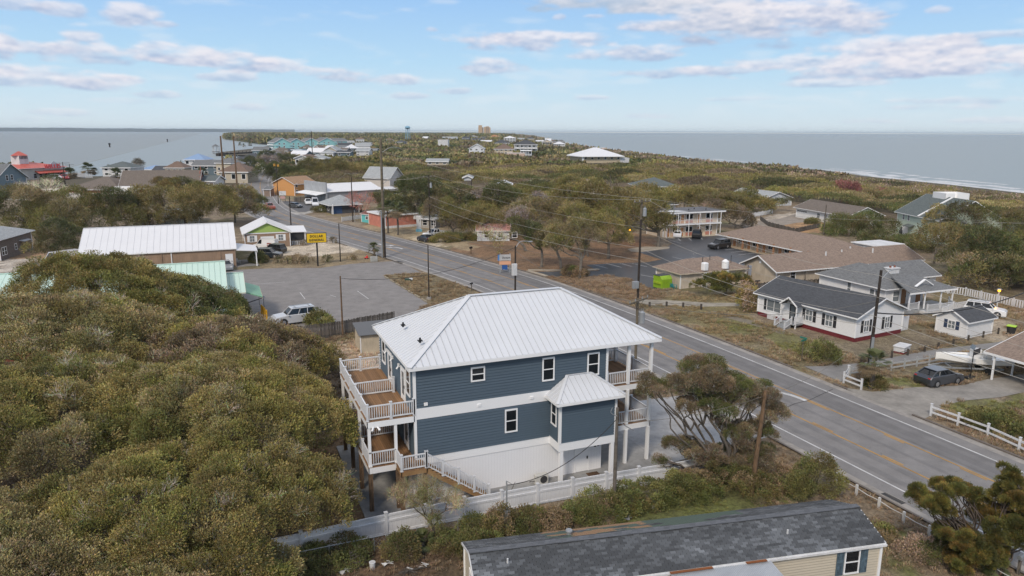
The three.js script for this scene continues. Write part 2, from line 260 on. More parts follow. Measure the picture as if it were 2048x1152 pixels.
// bare and grassed ground close by, with the colours its patches really have
const zones = [ // outline on the ground, colour, how strongly
  [P([640, 692, 770, 676, 775, 760, 700, 735]), [0.5, 0.42, 0.32], 1], [P([600, 880, 760, 820, 780, 1060, 600, 1110]), [0.2, 0.13, 0.07], 1],
  [P([880, 480, 1240, 440, 1330, 500, 1330, 522, 1150, 566, 1040, 548, 930, 520]), [0.19, 0.115, 0.064], 1], [P([1020, 556, 1240, 548, 1330, 580, 1330, 600, 1250, 600]), [0.175, 0.122, 0.075], 1],
  [P([1180, 990, 1400, 955, 1560, 960, 1660, 1000, 1400, 1040, 1200, 1060]), [0.1, 0.115, 0.03], 0.9], [P([1400, 880, 1580, 880, 1660, 960, 1560, 975, 1420, 960]), [0.22, 0.155, 0.09], 1],
  [P([1740, 1040, 1830, 1080, 1870, 1152, 1760, 1160]), [0.12, 0.135, 0.035], 0.85], [P([1640, 980, 1900, 1150, 1760, 1152, 1720, 1080, 1600, 1000]), [0.17, 0.14, 0.09], 0.9], [P([600, 1070, 920, 1040, 940, 1152, 560, 1152]), [0.13, 0.085, 0.05], 1],
  [P([1330, 590, 1500, 590, 1510, 700, 1620, 740, 1500, 700, 1340, 625]), [0.17, 0.14, 0.065], 0.9], [P([1460, 640, 1640, 690, 1600, 705, 1440, 650]), [0.14, 0.14, 0.045], 0.8], [P([1650, 690, 1830, 660, 1990, 655, 1990, 685, 1720, 730]), [0.165, 0.135, 0.09], 0.8],
  [P([1750, 735, 1920, 715, 2048, 690, 2048, 750, 1900, 765, 1720, 780]), [0.17, 0.14, 0.085], 0.9], [P([1770, 755, 1850, 748, 1850, 768, 1740, 780]), [0.12, 0.125, 0.04], 0.9], [P([1870, 830, 1960, 800, 2048, 790, 2048, 900]), [0.17, 0.145, 0.065], 0.9], [P([1900, 805, 2048, 800, 2048, 850, 1960, 830]), [0.11, 0.13, 0.035], 0.6],
  [P([1850, 560, 2048, 590, 2048, 660, 1860, 640]), [0.16, 0.13, 0.065], 0.8], [P([1880, 650, 2048, 640, 2048, 680, 1990, 685]), [0.34, 0.28, 0.21], 0.8],
  [P([600, 415, 760, 440, 760, 455, 620, 420]), [0.19, 0.15, 0.07], 0.9], [P([740, 440, 900, 450, 960, 500, 860, 490, 740, 460]), [0.3, 0.24, 0.15], 0.8], [P([820, 470, 880, 480, 880, 495, 840, 490]), [0.45, 0.38, 0.28], 0.9],
  [P([500, 500, 580, 492, 700, 480, 780, 515, 700, 530, 500, 540]), [0.22, 0.17, 0.1], 0.9], [P([560, 496, 690, 478, 720, 500, 640, 512, 560, 512]), [0.44, 0.38, 0.3], 1],
  [P([0, 490, 80, 490, 90, 530, 0, 540]), [0.3, 0.19, 0.11], 1], [P([0, 520, 110, 515, 160, 545, 0, 560]), [0.42, 0.38, 0.33], 1], [P([0, 375, 200, 365, 330, 352, 420, 348, 440, 380, 300, 380, 140, 400, 0, 400]), [0.5, 0.46, 0.4], 1],
  [P([1500, 440, 1590, 425, 1600, 440, 1500, 465]), [0.4, 0.35, 0.29], 0.9], [P([1530, 445, 1650, 445, 1650, 465, 1560, 470]), [0.33, 0.2, 0.1], 1], [P([770, 548, 880, 548, 960, 590, 860, 612]), [0.15, 0.118, 0.066], 1],
];
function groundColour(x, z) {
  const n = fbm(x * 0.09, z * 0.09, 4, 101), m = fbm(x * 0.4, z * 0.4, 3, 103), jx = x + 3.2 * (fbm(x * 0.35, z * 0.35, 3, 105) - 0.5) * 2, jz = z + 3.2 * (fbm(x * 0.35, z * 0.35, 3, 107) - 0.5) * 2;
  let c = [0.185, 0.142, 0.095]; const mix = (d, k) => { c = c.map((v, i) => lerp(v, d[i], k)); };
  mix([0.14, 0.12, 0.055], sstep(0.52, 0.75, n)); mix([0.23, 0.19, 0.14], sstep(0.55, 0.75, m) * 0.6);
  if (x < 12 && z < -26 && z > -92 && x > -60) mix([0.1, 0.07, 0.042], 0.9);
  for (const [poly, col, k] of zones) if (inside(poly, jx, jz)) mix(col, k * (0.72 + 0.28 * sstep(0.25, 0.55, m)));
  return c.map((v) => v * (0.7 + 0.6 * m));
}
{
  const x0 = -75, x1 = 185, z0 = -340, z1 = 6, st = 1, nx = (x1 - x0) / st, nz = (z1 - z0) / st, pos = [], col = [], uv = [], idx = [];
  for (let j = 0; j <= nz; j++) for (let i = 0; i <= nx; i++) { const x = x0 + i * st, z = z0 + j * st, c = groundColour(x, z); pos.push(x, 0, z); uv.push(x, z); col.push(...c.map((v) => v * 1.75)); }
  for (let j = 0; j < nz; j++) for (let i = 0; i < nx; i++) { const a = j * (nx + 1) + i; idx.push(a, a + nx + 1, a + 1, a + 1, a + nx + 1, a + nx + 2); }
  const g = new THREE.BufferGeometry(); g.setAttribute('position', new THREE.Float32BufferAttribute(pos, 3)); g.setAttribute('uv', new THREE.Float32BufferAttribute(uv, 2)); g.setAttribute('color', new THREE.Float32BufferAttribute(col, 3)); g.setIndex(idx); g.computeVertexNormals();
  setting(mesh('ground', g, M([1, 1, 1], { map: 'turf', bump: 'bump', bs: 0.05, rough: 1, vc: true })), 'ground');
}
// the main road: asphalt, gutter, kerb, lines, arrows
const roadLine = spline([[46, -60], [45.9, 0], [45.6, 28], [45.4, 42], [44.6, 67], [41.9, 100], [38.6, 118], [31.6, 150], [21.8, 187], [15.8, 214], [13.9, 240], [14.2, 270], [15.6, 310], [19, 362], [26, 430], [40, 520]].map(([u, v]) => V(u, 0, -v)), 220);
{
  const asphalt = M([0.285, 0.272, 0.26], { map: 'asphalt', bump: 'bump', bs: 0.003, rough: 0.9 });
  setting(ribbon(new MB(), roadLine, -6.4, 6.4, 0.01).build('road', asphalt), 'road');
  const worn = M([0.215, 0.206, 0.2], { map: 'asphalt', bump: 'bump', bs: 0.003, rough: 0.85 });
  setting(ribbon(new MB(), roadLine.slice(0, 130), 2.2, 4.9, 0.014).build('road_lane', worn), 'road_lane');
  const track = new MB(); for (const [a, b] of [[-4.5, -3.9], [-2.9, -2.35], [2.45, 3.0], [3.9, 4.5], [-0.2, 0.15]]) ribbon(track, roadLine.slice(0, 150), a, b, 0.0175); setting(track.build('wheel_track', M([0.24, 0.23, 0.222], { map: 'asphalt', bump: 'bump', bs: 0.003, rough: 0.8, key: 'wt' })), 'wheel_track');
  const gut = new MB(), kb = new MB();
  ribbon(gut, roadLine, -7.1, -6.38, 0.018); ribbon(gut, roadLine, 6.38, 7.1, 0.018);
  setting(gut.build('gutter', W.kerb), 'gutter');
  const gap = (i, s) => { const p = roadLine[i]; const v = -p.z; return s > 0 ? (v > 47 && v < 52) || (v > 39 && v < 46) || (v > 92 && v < 103) || (v > 75 && v < 79) || (v > 150 && v < 160) || v > 186 : (v > 41 && v < 51) || (v > 103 && v < 126) || (v > 140 && v < 150) || v > 200; };
  for (const s of [-1, 1]) for (let i = 0; i < roadLine.length - 1; i++) if (!gap(i, s)) { const seg = roadLine.slice(i, i + 2), a = s > 0 ? 7.08 : -7.28, b = a + 0.2; ribbon(kb, seg, a, b, 0.13); ribbon(kb, seg, s > 0 ? a : b, s > 0 ? a : b, 0.0, 0.13); }
  setting(kb.build('kerb', M([0.2, 0.17, 0.145], { map: 'concrete', rough: 0.9 })), 'kerb');
  const wl = new MB(), yl = new MB();
  ribbon(wl, roadLine, -5.14, -5.0, 0.022); ribbon(wl, roadLine, 5.0, 5.14, 0.022);
  ribbon(yl, roadLine, -2.02, -1.9, 0.022); ribbon(yl, roadLine, 1.78, 1.9, 0.022);
  for (let i = 0; i < roadLine.length - 4; i += 7) { ribbon(yl, roadLine.slice(i, i + 3), -1.78, -1.66, 0.022); ribbon(yl, roadLine.slice(i + 3, i + 6), 1.54, 1.66, 0.022); }
  setting(wl.build('edge_line', W.paint), 'edge_line'); setting(yl.build('centre_line', W.yellow), 'centre_line');
  const arrow = (px, py, dir) => { // a left-turn arrow painted flat on the road
    const c = G(px, py), a = new MB(), q = (l, f) => V(c.x + l * dir * 1.35, 0.024, c.z - f * dir * 1.35), t = (...v) => { for (let i = 2; i < v.length; i++) a.tris([v[0], v[i - 1], v[i]]); };
    const curve = []; for (let i = 0; i <= 8; i++) { const s = i / 8; curve.push([0.75 - 1.15 * s * s, -1.5 + 2.3 * Math.sin(s * 1.4)]); }
    for (let i = 0; i < 8; i++) { const [x1, y1] = curve[i], [x2, y2] = curve[i + 1], dx = x2 - x1, dy = y2 - y1, l = Math.hypot(dx, dy), nx = -dy / l * 0.16, ny = dx / l * 0.16; t(q(x1 - nx, y1 - ny), q(x2 - nx, y2 - ny), q(x2 + nx, y2 + ny), q(x1 + nx, y1 + ny)); }
    t(q(-0.35, 0.3), q(-0.35, 1.35), q(-1.25, 0.7)); setting(a.build('turn_arrow', W.paint), 'turn_arrow');
  };
  arrow(1562, 790, 1); arrow(1478, 757, -1); arrow(790, 496, 1); arrow(772, 490, -1);
  const st = new MB(), R = rng(44); // tar seams and patches across the lanes
  for (const [i, w] of [[46, 0.07], [66, 0.06], [77, 0.09], [88, 0.07], [100, 0.08]]) { const p = roadLine[i]; let a = V(p.x - 6, 0.026, p.z + 1); for (let k = 1; k <= 6; k++) { const b = V(p.x - 6 + 2 * k, 0.026, p.z + 1 - 0.6 * k + R() * 0.5); st.tris([a, V(a.x, 0.026, a.z + w), V(b.x, 0.026, b.z + w), a, V(b.x, 0.026, b.z + w), b]); a = b; } }
  setting(st.build('tar_seam', M([0.035, 0.034, 0.034], { rough: 0.8 })), 'tar_seam');
}
// car parks, side street, drives, walks
sheet('parking_lot', P([440, 541, 560, 536, 640, 536, 700, 528, 790, 522, 812, 530, 842, 545, 765, 550, 856, 607, 780, 650, 640, 664, 540, 668, 478, 672, 470, 600]), 0.006, M([0.31, 0.29, 0.272], { map: 'asphalt', bump: 'bump', bs: 0.003, rough: 0.9, key: 'lot' }));
{ const m = new MB(); const ln = (a, b, c, d, w = 0.1) => { const p = G(a, b), q = G(c, d); p.y = q.y = 0.014; m.beam(p, q, w, 0.004); }; ln(505, 569, 570, 564); ln(715, 582, 737, 598); ln(600, 585, 610, 598); ln(660, 590, 672, 594); setting(m.build('parking_line', W.paint), 'parking_line'); }
sheet('pavement', P([478, 640, 500, 618, 531, 622, 545, 648, 560, 672, 478, 676]), 0.012, M([0.34, 0.32, 0.29], { map: 'concrete', rough: 0.9, key: 'pv' }));
{ const m = new MB(), a = G(500, 634), b = G(524, 622), c = G(534, 638), d = G(512, 645), L = (p, q) => { p = p.clone(); q = q.clone(); p.y = q.y = 0.02; m.beam(p, q, 0.1, 0.004); }; L(a, b); L(b, c); L(c, d); L(d, a); for (let k = 1; k < 6; k++) L(a.clone().lerp(b, k / 6), d.clone().lerp(c, k / 6)); setting(m.build('hatched_marking', W.yellow), 'hatched_marking'); }
sheet('motel_lot', P([1058, 544, 1197, 541.5, 1172, 530, 1225, 526.5, 1295, 524.5, 1323, 519, 1278, 505, 1330, 496, 1345, 488, 1332, 477, 1440, 470, 1500, 487, 1650, 521, 1560, 545, 1500, 562, 1400, 560, 1325, 573, 1309, 580, 1258, 557, 1220, 551, 1090, 554]), 0.008, M([0.075, 0.078, 0.083], { map: 'asphalt', bump: 'bump', bs: 0.002, rough: 0.45, key: 'ml' }));
{ const m = new MB(); for (const [a, b, c, d] of [[1187, 529, 1216, 537], [1213, 527, 1243, 535], [1240, 526.5, 1263, 533], [1264, 527, 1294, 533.5], [1282, 550, 1310, 555], [1356, 477, 1361, 482], [1377, 476, 1383, 481], [1401, 475, 1405, 479], [1335, 479, 1362, 487], [1450, 500, 1492, 496], [1462, 505, 1510, 500], [1476, 510, 1525, 505], [1383, 514, 1405, 520], [1345, 514, 1366, 519]]) { const p = G(a, b), q = G(c, d); p.y = q.y = 0.016; m.beam(p, q, 0.12, 0.004); } setting(m.build('bay_line', W.paint), 'bay_line'); }
{ const m = new MB(); const kb = (l, w, h) => { const p = P(l); for (let i = 0; i < p.length - 1; i++) { p[i].y = p[i + 1].y = h / 2; m.beam(p[i], p[i + 1], w, h); } }; kb([1056, 541, 1120, 541.5, 1192, 540, 1197, 539], 0.9, 0.14); kb([1056, 542.5, 1093, 553], 0.8, 0.14); setting(m.build('entrance_kerb', M([0.5, 0.43, 0.33], { map: 'concrete', rough: 0.9 })), 'entrance_kerb'); }
sheet('motel_path', P([1255, 498, 1290, 493, 1340, 494, 1338, 497, 1280, 504.5, 1262, 503]), 0.01, M([0.46, 0.4, 0.31], { map: 'concrete', rough: 0.9, key: 'mp' }));
sheet('driveway', P([1262, 599, 1330, 600, 1420, 605.5, 1512, 606, 1512, 611.5, 1400, 613.5, 1290, 609.5]), 0.008, M([0.4, 0.36, 0.29], { map: 'concrete', rough: 1, key: 'dw' }));
sheet('garden_path', P([1416, 624, 1430, 622, 1500, 640, 1585, 668, 1560, 667, 1480, 643]), 0.006, M([0.26, 0.225, 0.165], { map: 'concrete', rough: 1, key: 'gp' }));
sheet('side_street', P([1608, 733, 1640, 733, 1727, 726, 1854, 702, 1992, 685, 2140, 655, 2140, 675, 1980, 697, 1883, 713, 1766, 731, 1705, 745, 1682, 764]), 0.026, M([0.3, 0.29, 0.275], { map: 'asphalt', rough: 0.9, key: 'ss' }));
sheet('concrete_drive', P([1684, 775, 1745, 784, 1830, 775, 1915, 772, 1985, 757, 2110, 740, 2110, 772, 2000, 795, 1925, 802, 1885, 812, 1862, 832, 1846, 839, 1760, 808]), 0.028, M([0.36, 0.335, 0.295], { map: 'concrete', rough: 0.9, key: 'cd' }));
sheet('apron', P([1850, 420, 1795, 466, 1735, 470, 1745, 478, 1800, 480, 1840, 470]), 0.012, M([0.42, 0.37, 0.3], { map: 'concrete', rough: 1, key: 'ap' }));
sheet('sand_track', P([1480, 446, 1560, 437, 1590, 428, 1625, 443, 1590, 446, 1520, 460, 1500, 470]), 0.008, M([0.36, 0.31, 0.255], { map: 'concrete', rough: 1, key: 'st' }));
sheet('white_track', P([1190, 376, 1215, 378, 1262, 394, 1258, 399, 1215, 388]), 0.008, M([0.66, 0.61, 0.55], { map: 'concrete', rough: 1, key: 'wt' }));
sheet('shop_lot', P([552, 402, 640, 404, 650, 415, 612, 424, 585, 424, 556, 412]), 0.008, M([0.15, 0.148, 0.15], { map: 'asphalt', rough: 0.85, key: 'sl' }));
sheet('shop_kerb', P([570, 424, 610, 424.5, 655, 413, 668, 417, 610, 428, 590, 430]), 0.012, M([0.5, 0.47, 0.42], { map: 'concrete', rough: 0.9, key: 'sk' }));
// the carport slab and the drive of the blue house
setting(part('house_slab', M([0.36, 0.355, 0.34], { map: 'concrete', bump: 'bump', bs: 0.002, rough: 0.7, key: 'hs' }), scene, (m) => m.bx(7, 28, 0, 0.11, -51.4, -39.25)), 'house_slab');
sheet('house_drive', [V(28.02, 0, -39.9), V(38.3, 0, -41), V(38.4, 0, -51), V(28.02, 0, -51.6)], 0.03, M([0.46, 0.45, 0.43], { map: 'concrete', bump: 'bump', bs: 0.002, rough: 0.75, key: 'hd' }));
// ---------------------------------------------------------------- building kit
const cache = {};
const cached = (k, f) => cache[k] ?? (cache[k] = f());
function windowOn(parent, m4, w, h, { frame = W.trim, glass = W.glass, style = 'sash', t = 0.09, name = 'window' } = {}) {
  const fg = cached(`wf${w}|${h}|${style}|${t}`, () => {
    const m = new MB(), d = 0.055; m.bx(-w / 2 - t, w / 2 + t, h, h + t * 1.2, 0, d); m.bx(-w / 2 - t, w / 2 + t, -t, 0, 0, d + 0.02); m.bx(-w / 2 - t, -w / 2, 0, h, 0, d); m.bx(w / 2, w / 2 + t, 0, h, 0, d);
    if (style === 'sash' || style === 'grid') m.bx(-w / 2, w / 2, h / 2 - 0.03, h / 2 + 0.03, 0.012, 0.045);
    if (style === 'grid' || style === 'pair') m.bx(-0.03, 0.03, 0, h, 0.013, 0.046);
    return m.geo();
  });
  const f = mesh(name, fg, frame, parent); f.matrixAutoUpdate = true; m4.decompose(f.position, f.quaternion, f.scale);
  mesh('pane', cached(`wp${w}|${h}`, () => new MB().bx(-w / 2, w / 2, 0, h, 0.004, 0.02).geo()), glass, f);
  return f;
}
function doorOn(parent, m4, w, h, mat, { frame = W.trim, glass, knob = true } = {}) {
  const d = mesh('door', cached(`df${w}|${h}`, () => { const m = new MB(); m.bx(-w / 2 - 0.1, -w / 2, 0, h + 0.1, 0, 0.05); m.bx(w / 2, w / 2 + 0.1, 0, h + 0.1, 0, 0.05); m.bx(-w / 2, w / 2, h, h + 0.1, 0, 0.05); return m.geo(); }), frame, parent);
  m4.decompose(d.position, d.quaternion, d.scale);
  mesh('door_leaf', cached(`dl${w}|${h}`, () => { const m = new MB(); m.bx(-w / 2, w / 2, 0.02, h, 0.006, 0.03); for (const [a, b] of [[0.08, 0.44], [0.54, 0.9]]) m.bx(-w * 0.34, w * 0.34, h * a, h * b, 0.03, 0.038); return m.geo(); }), mat, d);
  if (glass) mesh('pane', cached(`dg${w}|${h}`, () => new MB().bx(-w * 0.3, w * 0.3, h * 0.2, h * 0.92, 0.03, 0.045).geo()), glass, d);
  if (knob) mesh('handle', cached('knob' + w, () => new MB().bx(w * 0.36, w * 0.44, 0.92, 1.1, 0.03, 0.09).geo()), W.dark, d);
  return d;
}
// standing-seam sheets on one slope: each strip between two seams is a panel
function seamRoof(parent, outline, space, mat, name = 'roof_panel', t = 0.03) {
  const n = V(); for (let i = 1; i < outline.length - 1; i++) n.add(outline[i].clone().sub(outline[0]).cross(outline[i + 1].clone().sub(outline[0]))); n.normalize();
  const U = V(n.z, 0, -n.x).normalize(), Wv = n.clone().cross(U), o = outline[0];
  const uv = outline.map((p) => { const d = p.clone().sub(o); return [d.dot(U), d.dot(Wv)]; });
  const lo = Math.min(...uv.map((p) => p[0])), hi = Math.max(...uv.map((p) => p[0])), k = Math.max(1, Math.round((hi - lo) / space)), st = (hi - lo) / k;
  const clip = (poly, c, s) => { const r = []; for (let i = 0; i < poly.length; i++) { const a = poly[i], b = poly[(i + 1) % poly.length], da = s * (a[0] - c), db = s * (b[0] - c); if (da >= 0) r.push(a); if (da * db < 0) { const q = da / (da - db); r.push([a[0] + (b[0] - a[0]) * q, a[1] + (b[1] - a[1]) * q]); } } return r; };
  const to3 = ([a, b], up = 0) => o.clone().addScaledVector(U, a).addScaledVector(Wv, b).addScaledVector(n, up);
  for (let i = 0; i < k; i++) {
    const a = lo + i * st, b = a + st, poly = clip(clip(uv, a + 0.004, 1), b - 0.009, -1); if (poly.length < 3) continue;
    const m = new MB().slab(poly.map((p) => to3(p)), t), e = poly.filter((p) => Math.abs(p[0] - a) < 0.01).map((p) => p[1]);
    if (e.length >= 2) { const y0 = Math.min(...e), y1 = Math.max(...e); if (y1 - y0 > 0.05) m.beam(to3([a + 0.02, y0], 0.018), to3([a + 0.02, y1], 0.018), 0.03, 0.04); }
    m.build(name, mat, parent);
  }
}
const RM = (x, y, z, ry = 0) => new THREE.Matrix4().makeRotationY(ry).setPosition(x, y, z);
// a building standing on the ground: x along its front, -z back from it
function building({ name, label, cat, at, L, D, H, yaw = 0, y0 = 0, wall, roof = {}, trim = W.trim, base, group, corners = true }) {
  const g = thing(name, label, cat, [at[0], y0, at[1]], yaw, group), { t = 'gx', rise = 1.4, ov = 0.4, mat = W.dark, seam = 0, thick = 0.14 } = roof;
  const gab = (m) => { if (t === 'gx') for (const x of [0, L]) { const a = V(x, H, 0), b = V(x, H, -D), c = V(x, H + rise, -D / 2); m.tris(x ? [a, b, c] : [a, c, b]); } if (t === 'gz') for (const z of [0, -D]) { const a = V(0, H, z), b = V(L, H, z), c = V(L / 2, H + rise, z); m.tris(z ? [a, c, b] : [a, b, c]); } };
  part('wall', wall, g, (m) => { m.bx(0, L, base ? base.h : 0, H, -D, 0); gab(m); });
  if (base) part('foundation', base.mat, g, (m) => m.bx(0.03, L - 0.03, -0.05 - (base.deep ?? 0), base.h, -D + 0.03, -0.03));
  if (corners) for (const x of [0, L]) for (const z of [0, -D]) part('corner_trim', trim, g, (m) => { m.bx(x - 0.07, x + 0.07, (base?.h ?? 0) + 0.01, H - 0.01, z - 0.07, z + 0.07); });
  const s = [], x0 = -ov, x1 = L + ov, z0 = ov, z1 = -D - ov, lift = thick * 0.9, k = rise / ((t === 'gz' || t === 'hz' ? L : D) / 2), e = H - ov * k + lift, tp = H + rise + lift, q = (x, y, z) => V(x, y, z), edge = [];
  if (t === 'gx') { s.push([q(x0, e, z0), q(x1, e, z0), q(x1, tp, -D / 2), q(x0, tp, -D / 2)], [q(x1, e, z1), q(x0, e, z1), q(x0, tp, -D / 2), q(x1, tp, -D / 2)]); edge.push([s[0][0], s[0][1]], [s[1][0], s[1][1]], [s[0][1], s[0][2]], [s[0][0], s[0][3]], [s[1][0], s[1][3]], [s[1][1], s[1][2]]); }
  if (t === 'gz') { s.push([q(x0, e, z1), q(x0, e, z0), q(L / 2, tp, z0), q(L / 2, tp, z1)], [q(x1, e, z0), q(x1, e, z1), q(L / 2, tp, z1), q(L / 2, tp, z0)]); edge.push([s[0][0], s[0][1]], [s[1][0], s[1][1]], [s[0][1], s[0][2]], [s[1][0], s[1][3]], [s[0][0], s[0][3]], [s[1][1], s[1][2]]); }
  if (t === 'hx' || t === 'hz') {
    const lx = t === 'hx', run = Math.min(L, D) / 2, a = lx ? q(run, tp, -D / 2) : q(L / 2, tp, -run), b = lx ? q(L - run, tp, -D / 2) : q(L / 2, tp, -D + run), A = q(x0, e, z0), B = q(x1, e, z0), C = q(x1, e, z1), E = q(x0, e, z1);
    if (lx) s.push([A, B, b, a], [B, C, b], [C, E, a, b], [E, A, a]); else s.push([A, B, a], [B, C, b, a], [C, E, b], [E, A, a, b]);
    edge.push([A, B], [B, C], [C, E], [E, A]);
  }
  if (t === 'shed') { s.push([q(x0, e, z0), q(x1, e, z0), q(x1, H + rise + ov * rise / D + lift, z1), q(x0, H + rise + ov * rise / D + lift, z1)]); edge.push([s[0][0], s[0][1]], [s[0][2], s[0][3]], [s[0][1], s[0][2]], [s[0][3], s[0][0]]); }
  if (t === 'flat') { s.push([q(x0, H + 0.16, z0), q(x1, H + 0.16, z0), q(x1, H + 0.16, z1), q(x0, H + 0.16, z1)]); for (let i = 0; i < 4; i++) edge.push([s[0][i], s[0][(i + 1) % 4]]); }
  if (seam) for (const o of s) seamRoof(g, o, seam, mat); else part('roof', mat, g, (m) => s.forEach((o) => m.slab(o, thick)));
  if (roof.trim !== null && edge.length) part('fascia', roof.trim ?? trim, g, (m) => edge.forEach(([a, b]) => m.beam(a.clone().add(V(0, -thick * 0.55, 0)), b.clone().add(V(0, -thick * 0.55, 0)), 0.05, thick * 1.05)));
  if (seam) part('ridge_cap', mat, g, (m) => { const seen = new Set(); s.forEach((o) => o.forEach((p, i) => { const r = o[(i + 1) % o.length]; if (Math.max(p.y, r.y) > e + 0.1 && s.some((w) => w !== o && w.some((a) => a.distanceTo(p) < 0.01) && w.some((a) => a.distanceTo(r) < 0.01))) { const id = [(p.x + p.z * 9).toFixed(2), (r.x + r.z * 9).toFixed(2)].sort().join(); if (!seen.has(id)) { seen.add(id); m.beam(p.clone().add(V(0, 0.03, 0)), r.clone().add(V(0, 0.03, 0)), 0.3, 0.05); } } })); });
  const m4 = (side, sx, y) => side === 'f' ? RM(sx, y, 0) : side === 'r' ? RM(L, y, -sx, Math.PI / 2) : side === 'l' ? RM(0, y, -D + sx, -Math.PI / 2) : RM(L - sx, y, -D, Math.PI);
  return { g, L, D, H, m4,
    win(side, xs, y, w, h, o = {}) { for (const x of [].concat(xs)) { windowOn(g, m4(side, x, y), w, h, o); if (o.shut) for (const sg of [-1, 1]) { const sm = mesh('shutter', cached(`sh${h}`, () => { const m = new MB().bx(-0.2, 0.2, -0.06, h + 0.08, 0.004, 0.04); for (let k = 0; k < 8; k++) m.bx(-0.15, 0.15, h * (0.04 + k * 0.12), h * (0.1 + k * 0.12), 0.04, 0.052); return m.geo(); }), o.shut, g); m4(side, x + sg * (w / 2 + 0.32), y).decompose(sm.position, sm.quaternion, sm.scale); } } return this; },
    door(side, xs, w, h, mat, o = {}) { for (const x of [].concat(xs)) doorOn(g, m4(side, x, o.y ?? base?.h ?? 0), w, h, mat, o); return this; },
    part(n, mat, f) { part(n, mat, g, f); return this; } };
}
// a balustrade between two points: rails with each baluster a piece of its own; posts where asked
function railing(parent, p, q, { h = 0.95, gap = 0.14, mat = W.vinyl, ends = [1, 1], mid = 0, name = 'railing', bal = 0.04 } = {}) {
  const d = q.clone().sub(p), len = Math.hypot(d.x, d.z), yaw = Math.atan2(-d.z, d.x), sl = d.y / len, r = new THREE.Group();
  const rail = part(name, mat, parent, (m) => { m.beam(V(0, h - 0.03, 0), V(len, h - 0.03 + d.y, 0), 0.09, 0.07); }); part('bottom_rail', mat, rail, (m) => m.beam(V(0, 0.13, 0), V(len, 0.13 + d.y, 0), 0.06, 0.07));
  rail.position.copy(p); rail.rotation.y = yaw;
  const n = Math.max(1, Math.round(len / gap)), bg = cached(`bal${h}|${bal}`, () => new MB().bx(-bal / 2, bal / 2, 0.16, h - 0.06, -bal / 2, bal / 2).geo());
  for (let i = 1; i < n; i++) { const b = mesh('baluster', bg, mat, rail), x = (i / n) * len; b.position.set(x, x * sl, 0); }
  const pg = cached(`post${h}`, () => { const m = new MB().bx(-0.065, 0.065, 0, h + 0.1, -0.065, 0.065); m.bx(-0.09, 0.09, h + 0.1, h + 0.14, -0.09, 0.09); m.bx(-0.09, 0.09, 0, 0.05, -0.09, 0.09); return m.geo(); });
  const post = (x) => { const o = mesh('post', pg, mat, rail); o.position.set(x, x * sl, 0); };
  if (ends[0]) post(0); if (ends[1]) post(len); for (let k = 1; k <= mid; k++) post((len * k) / (mid + 1));
  return rail;
}
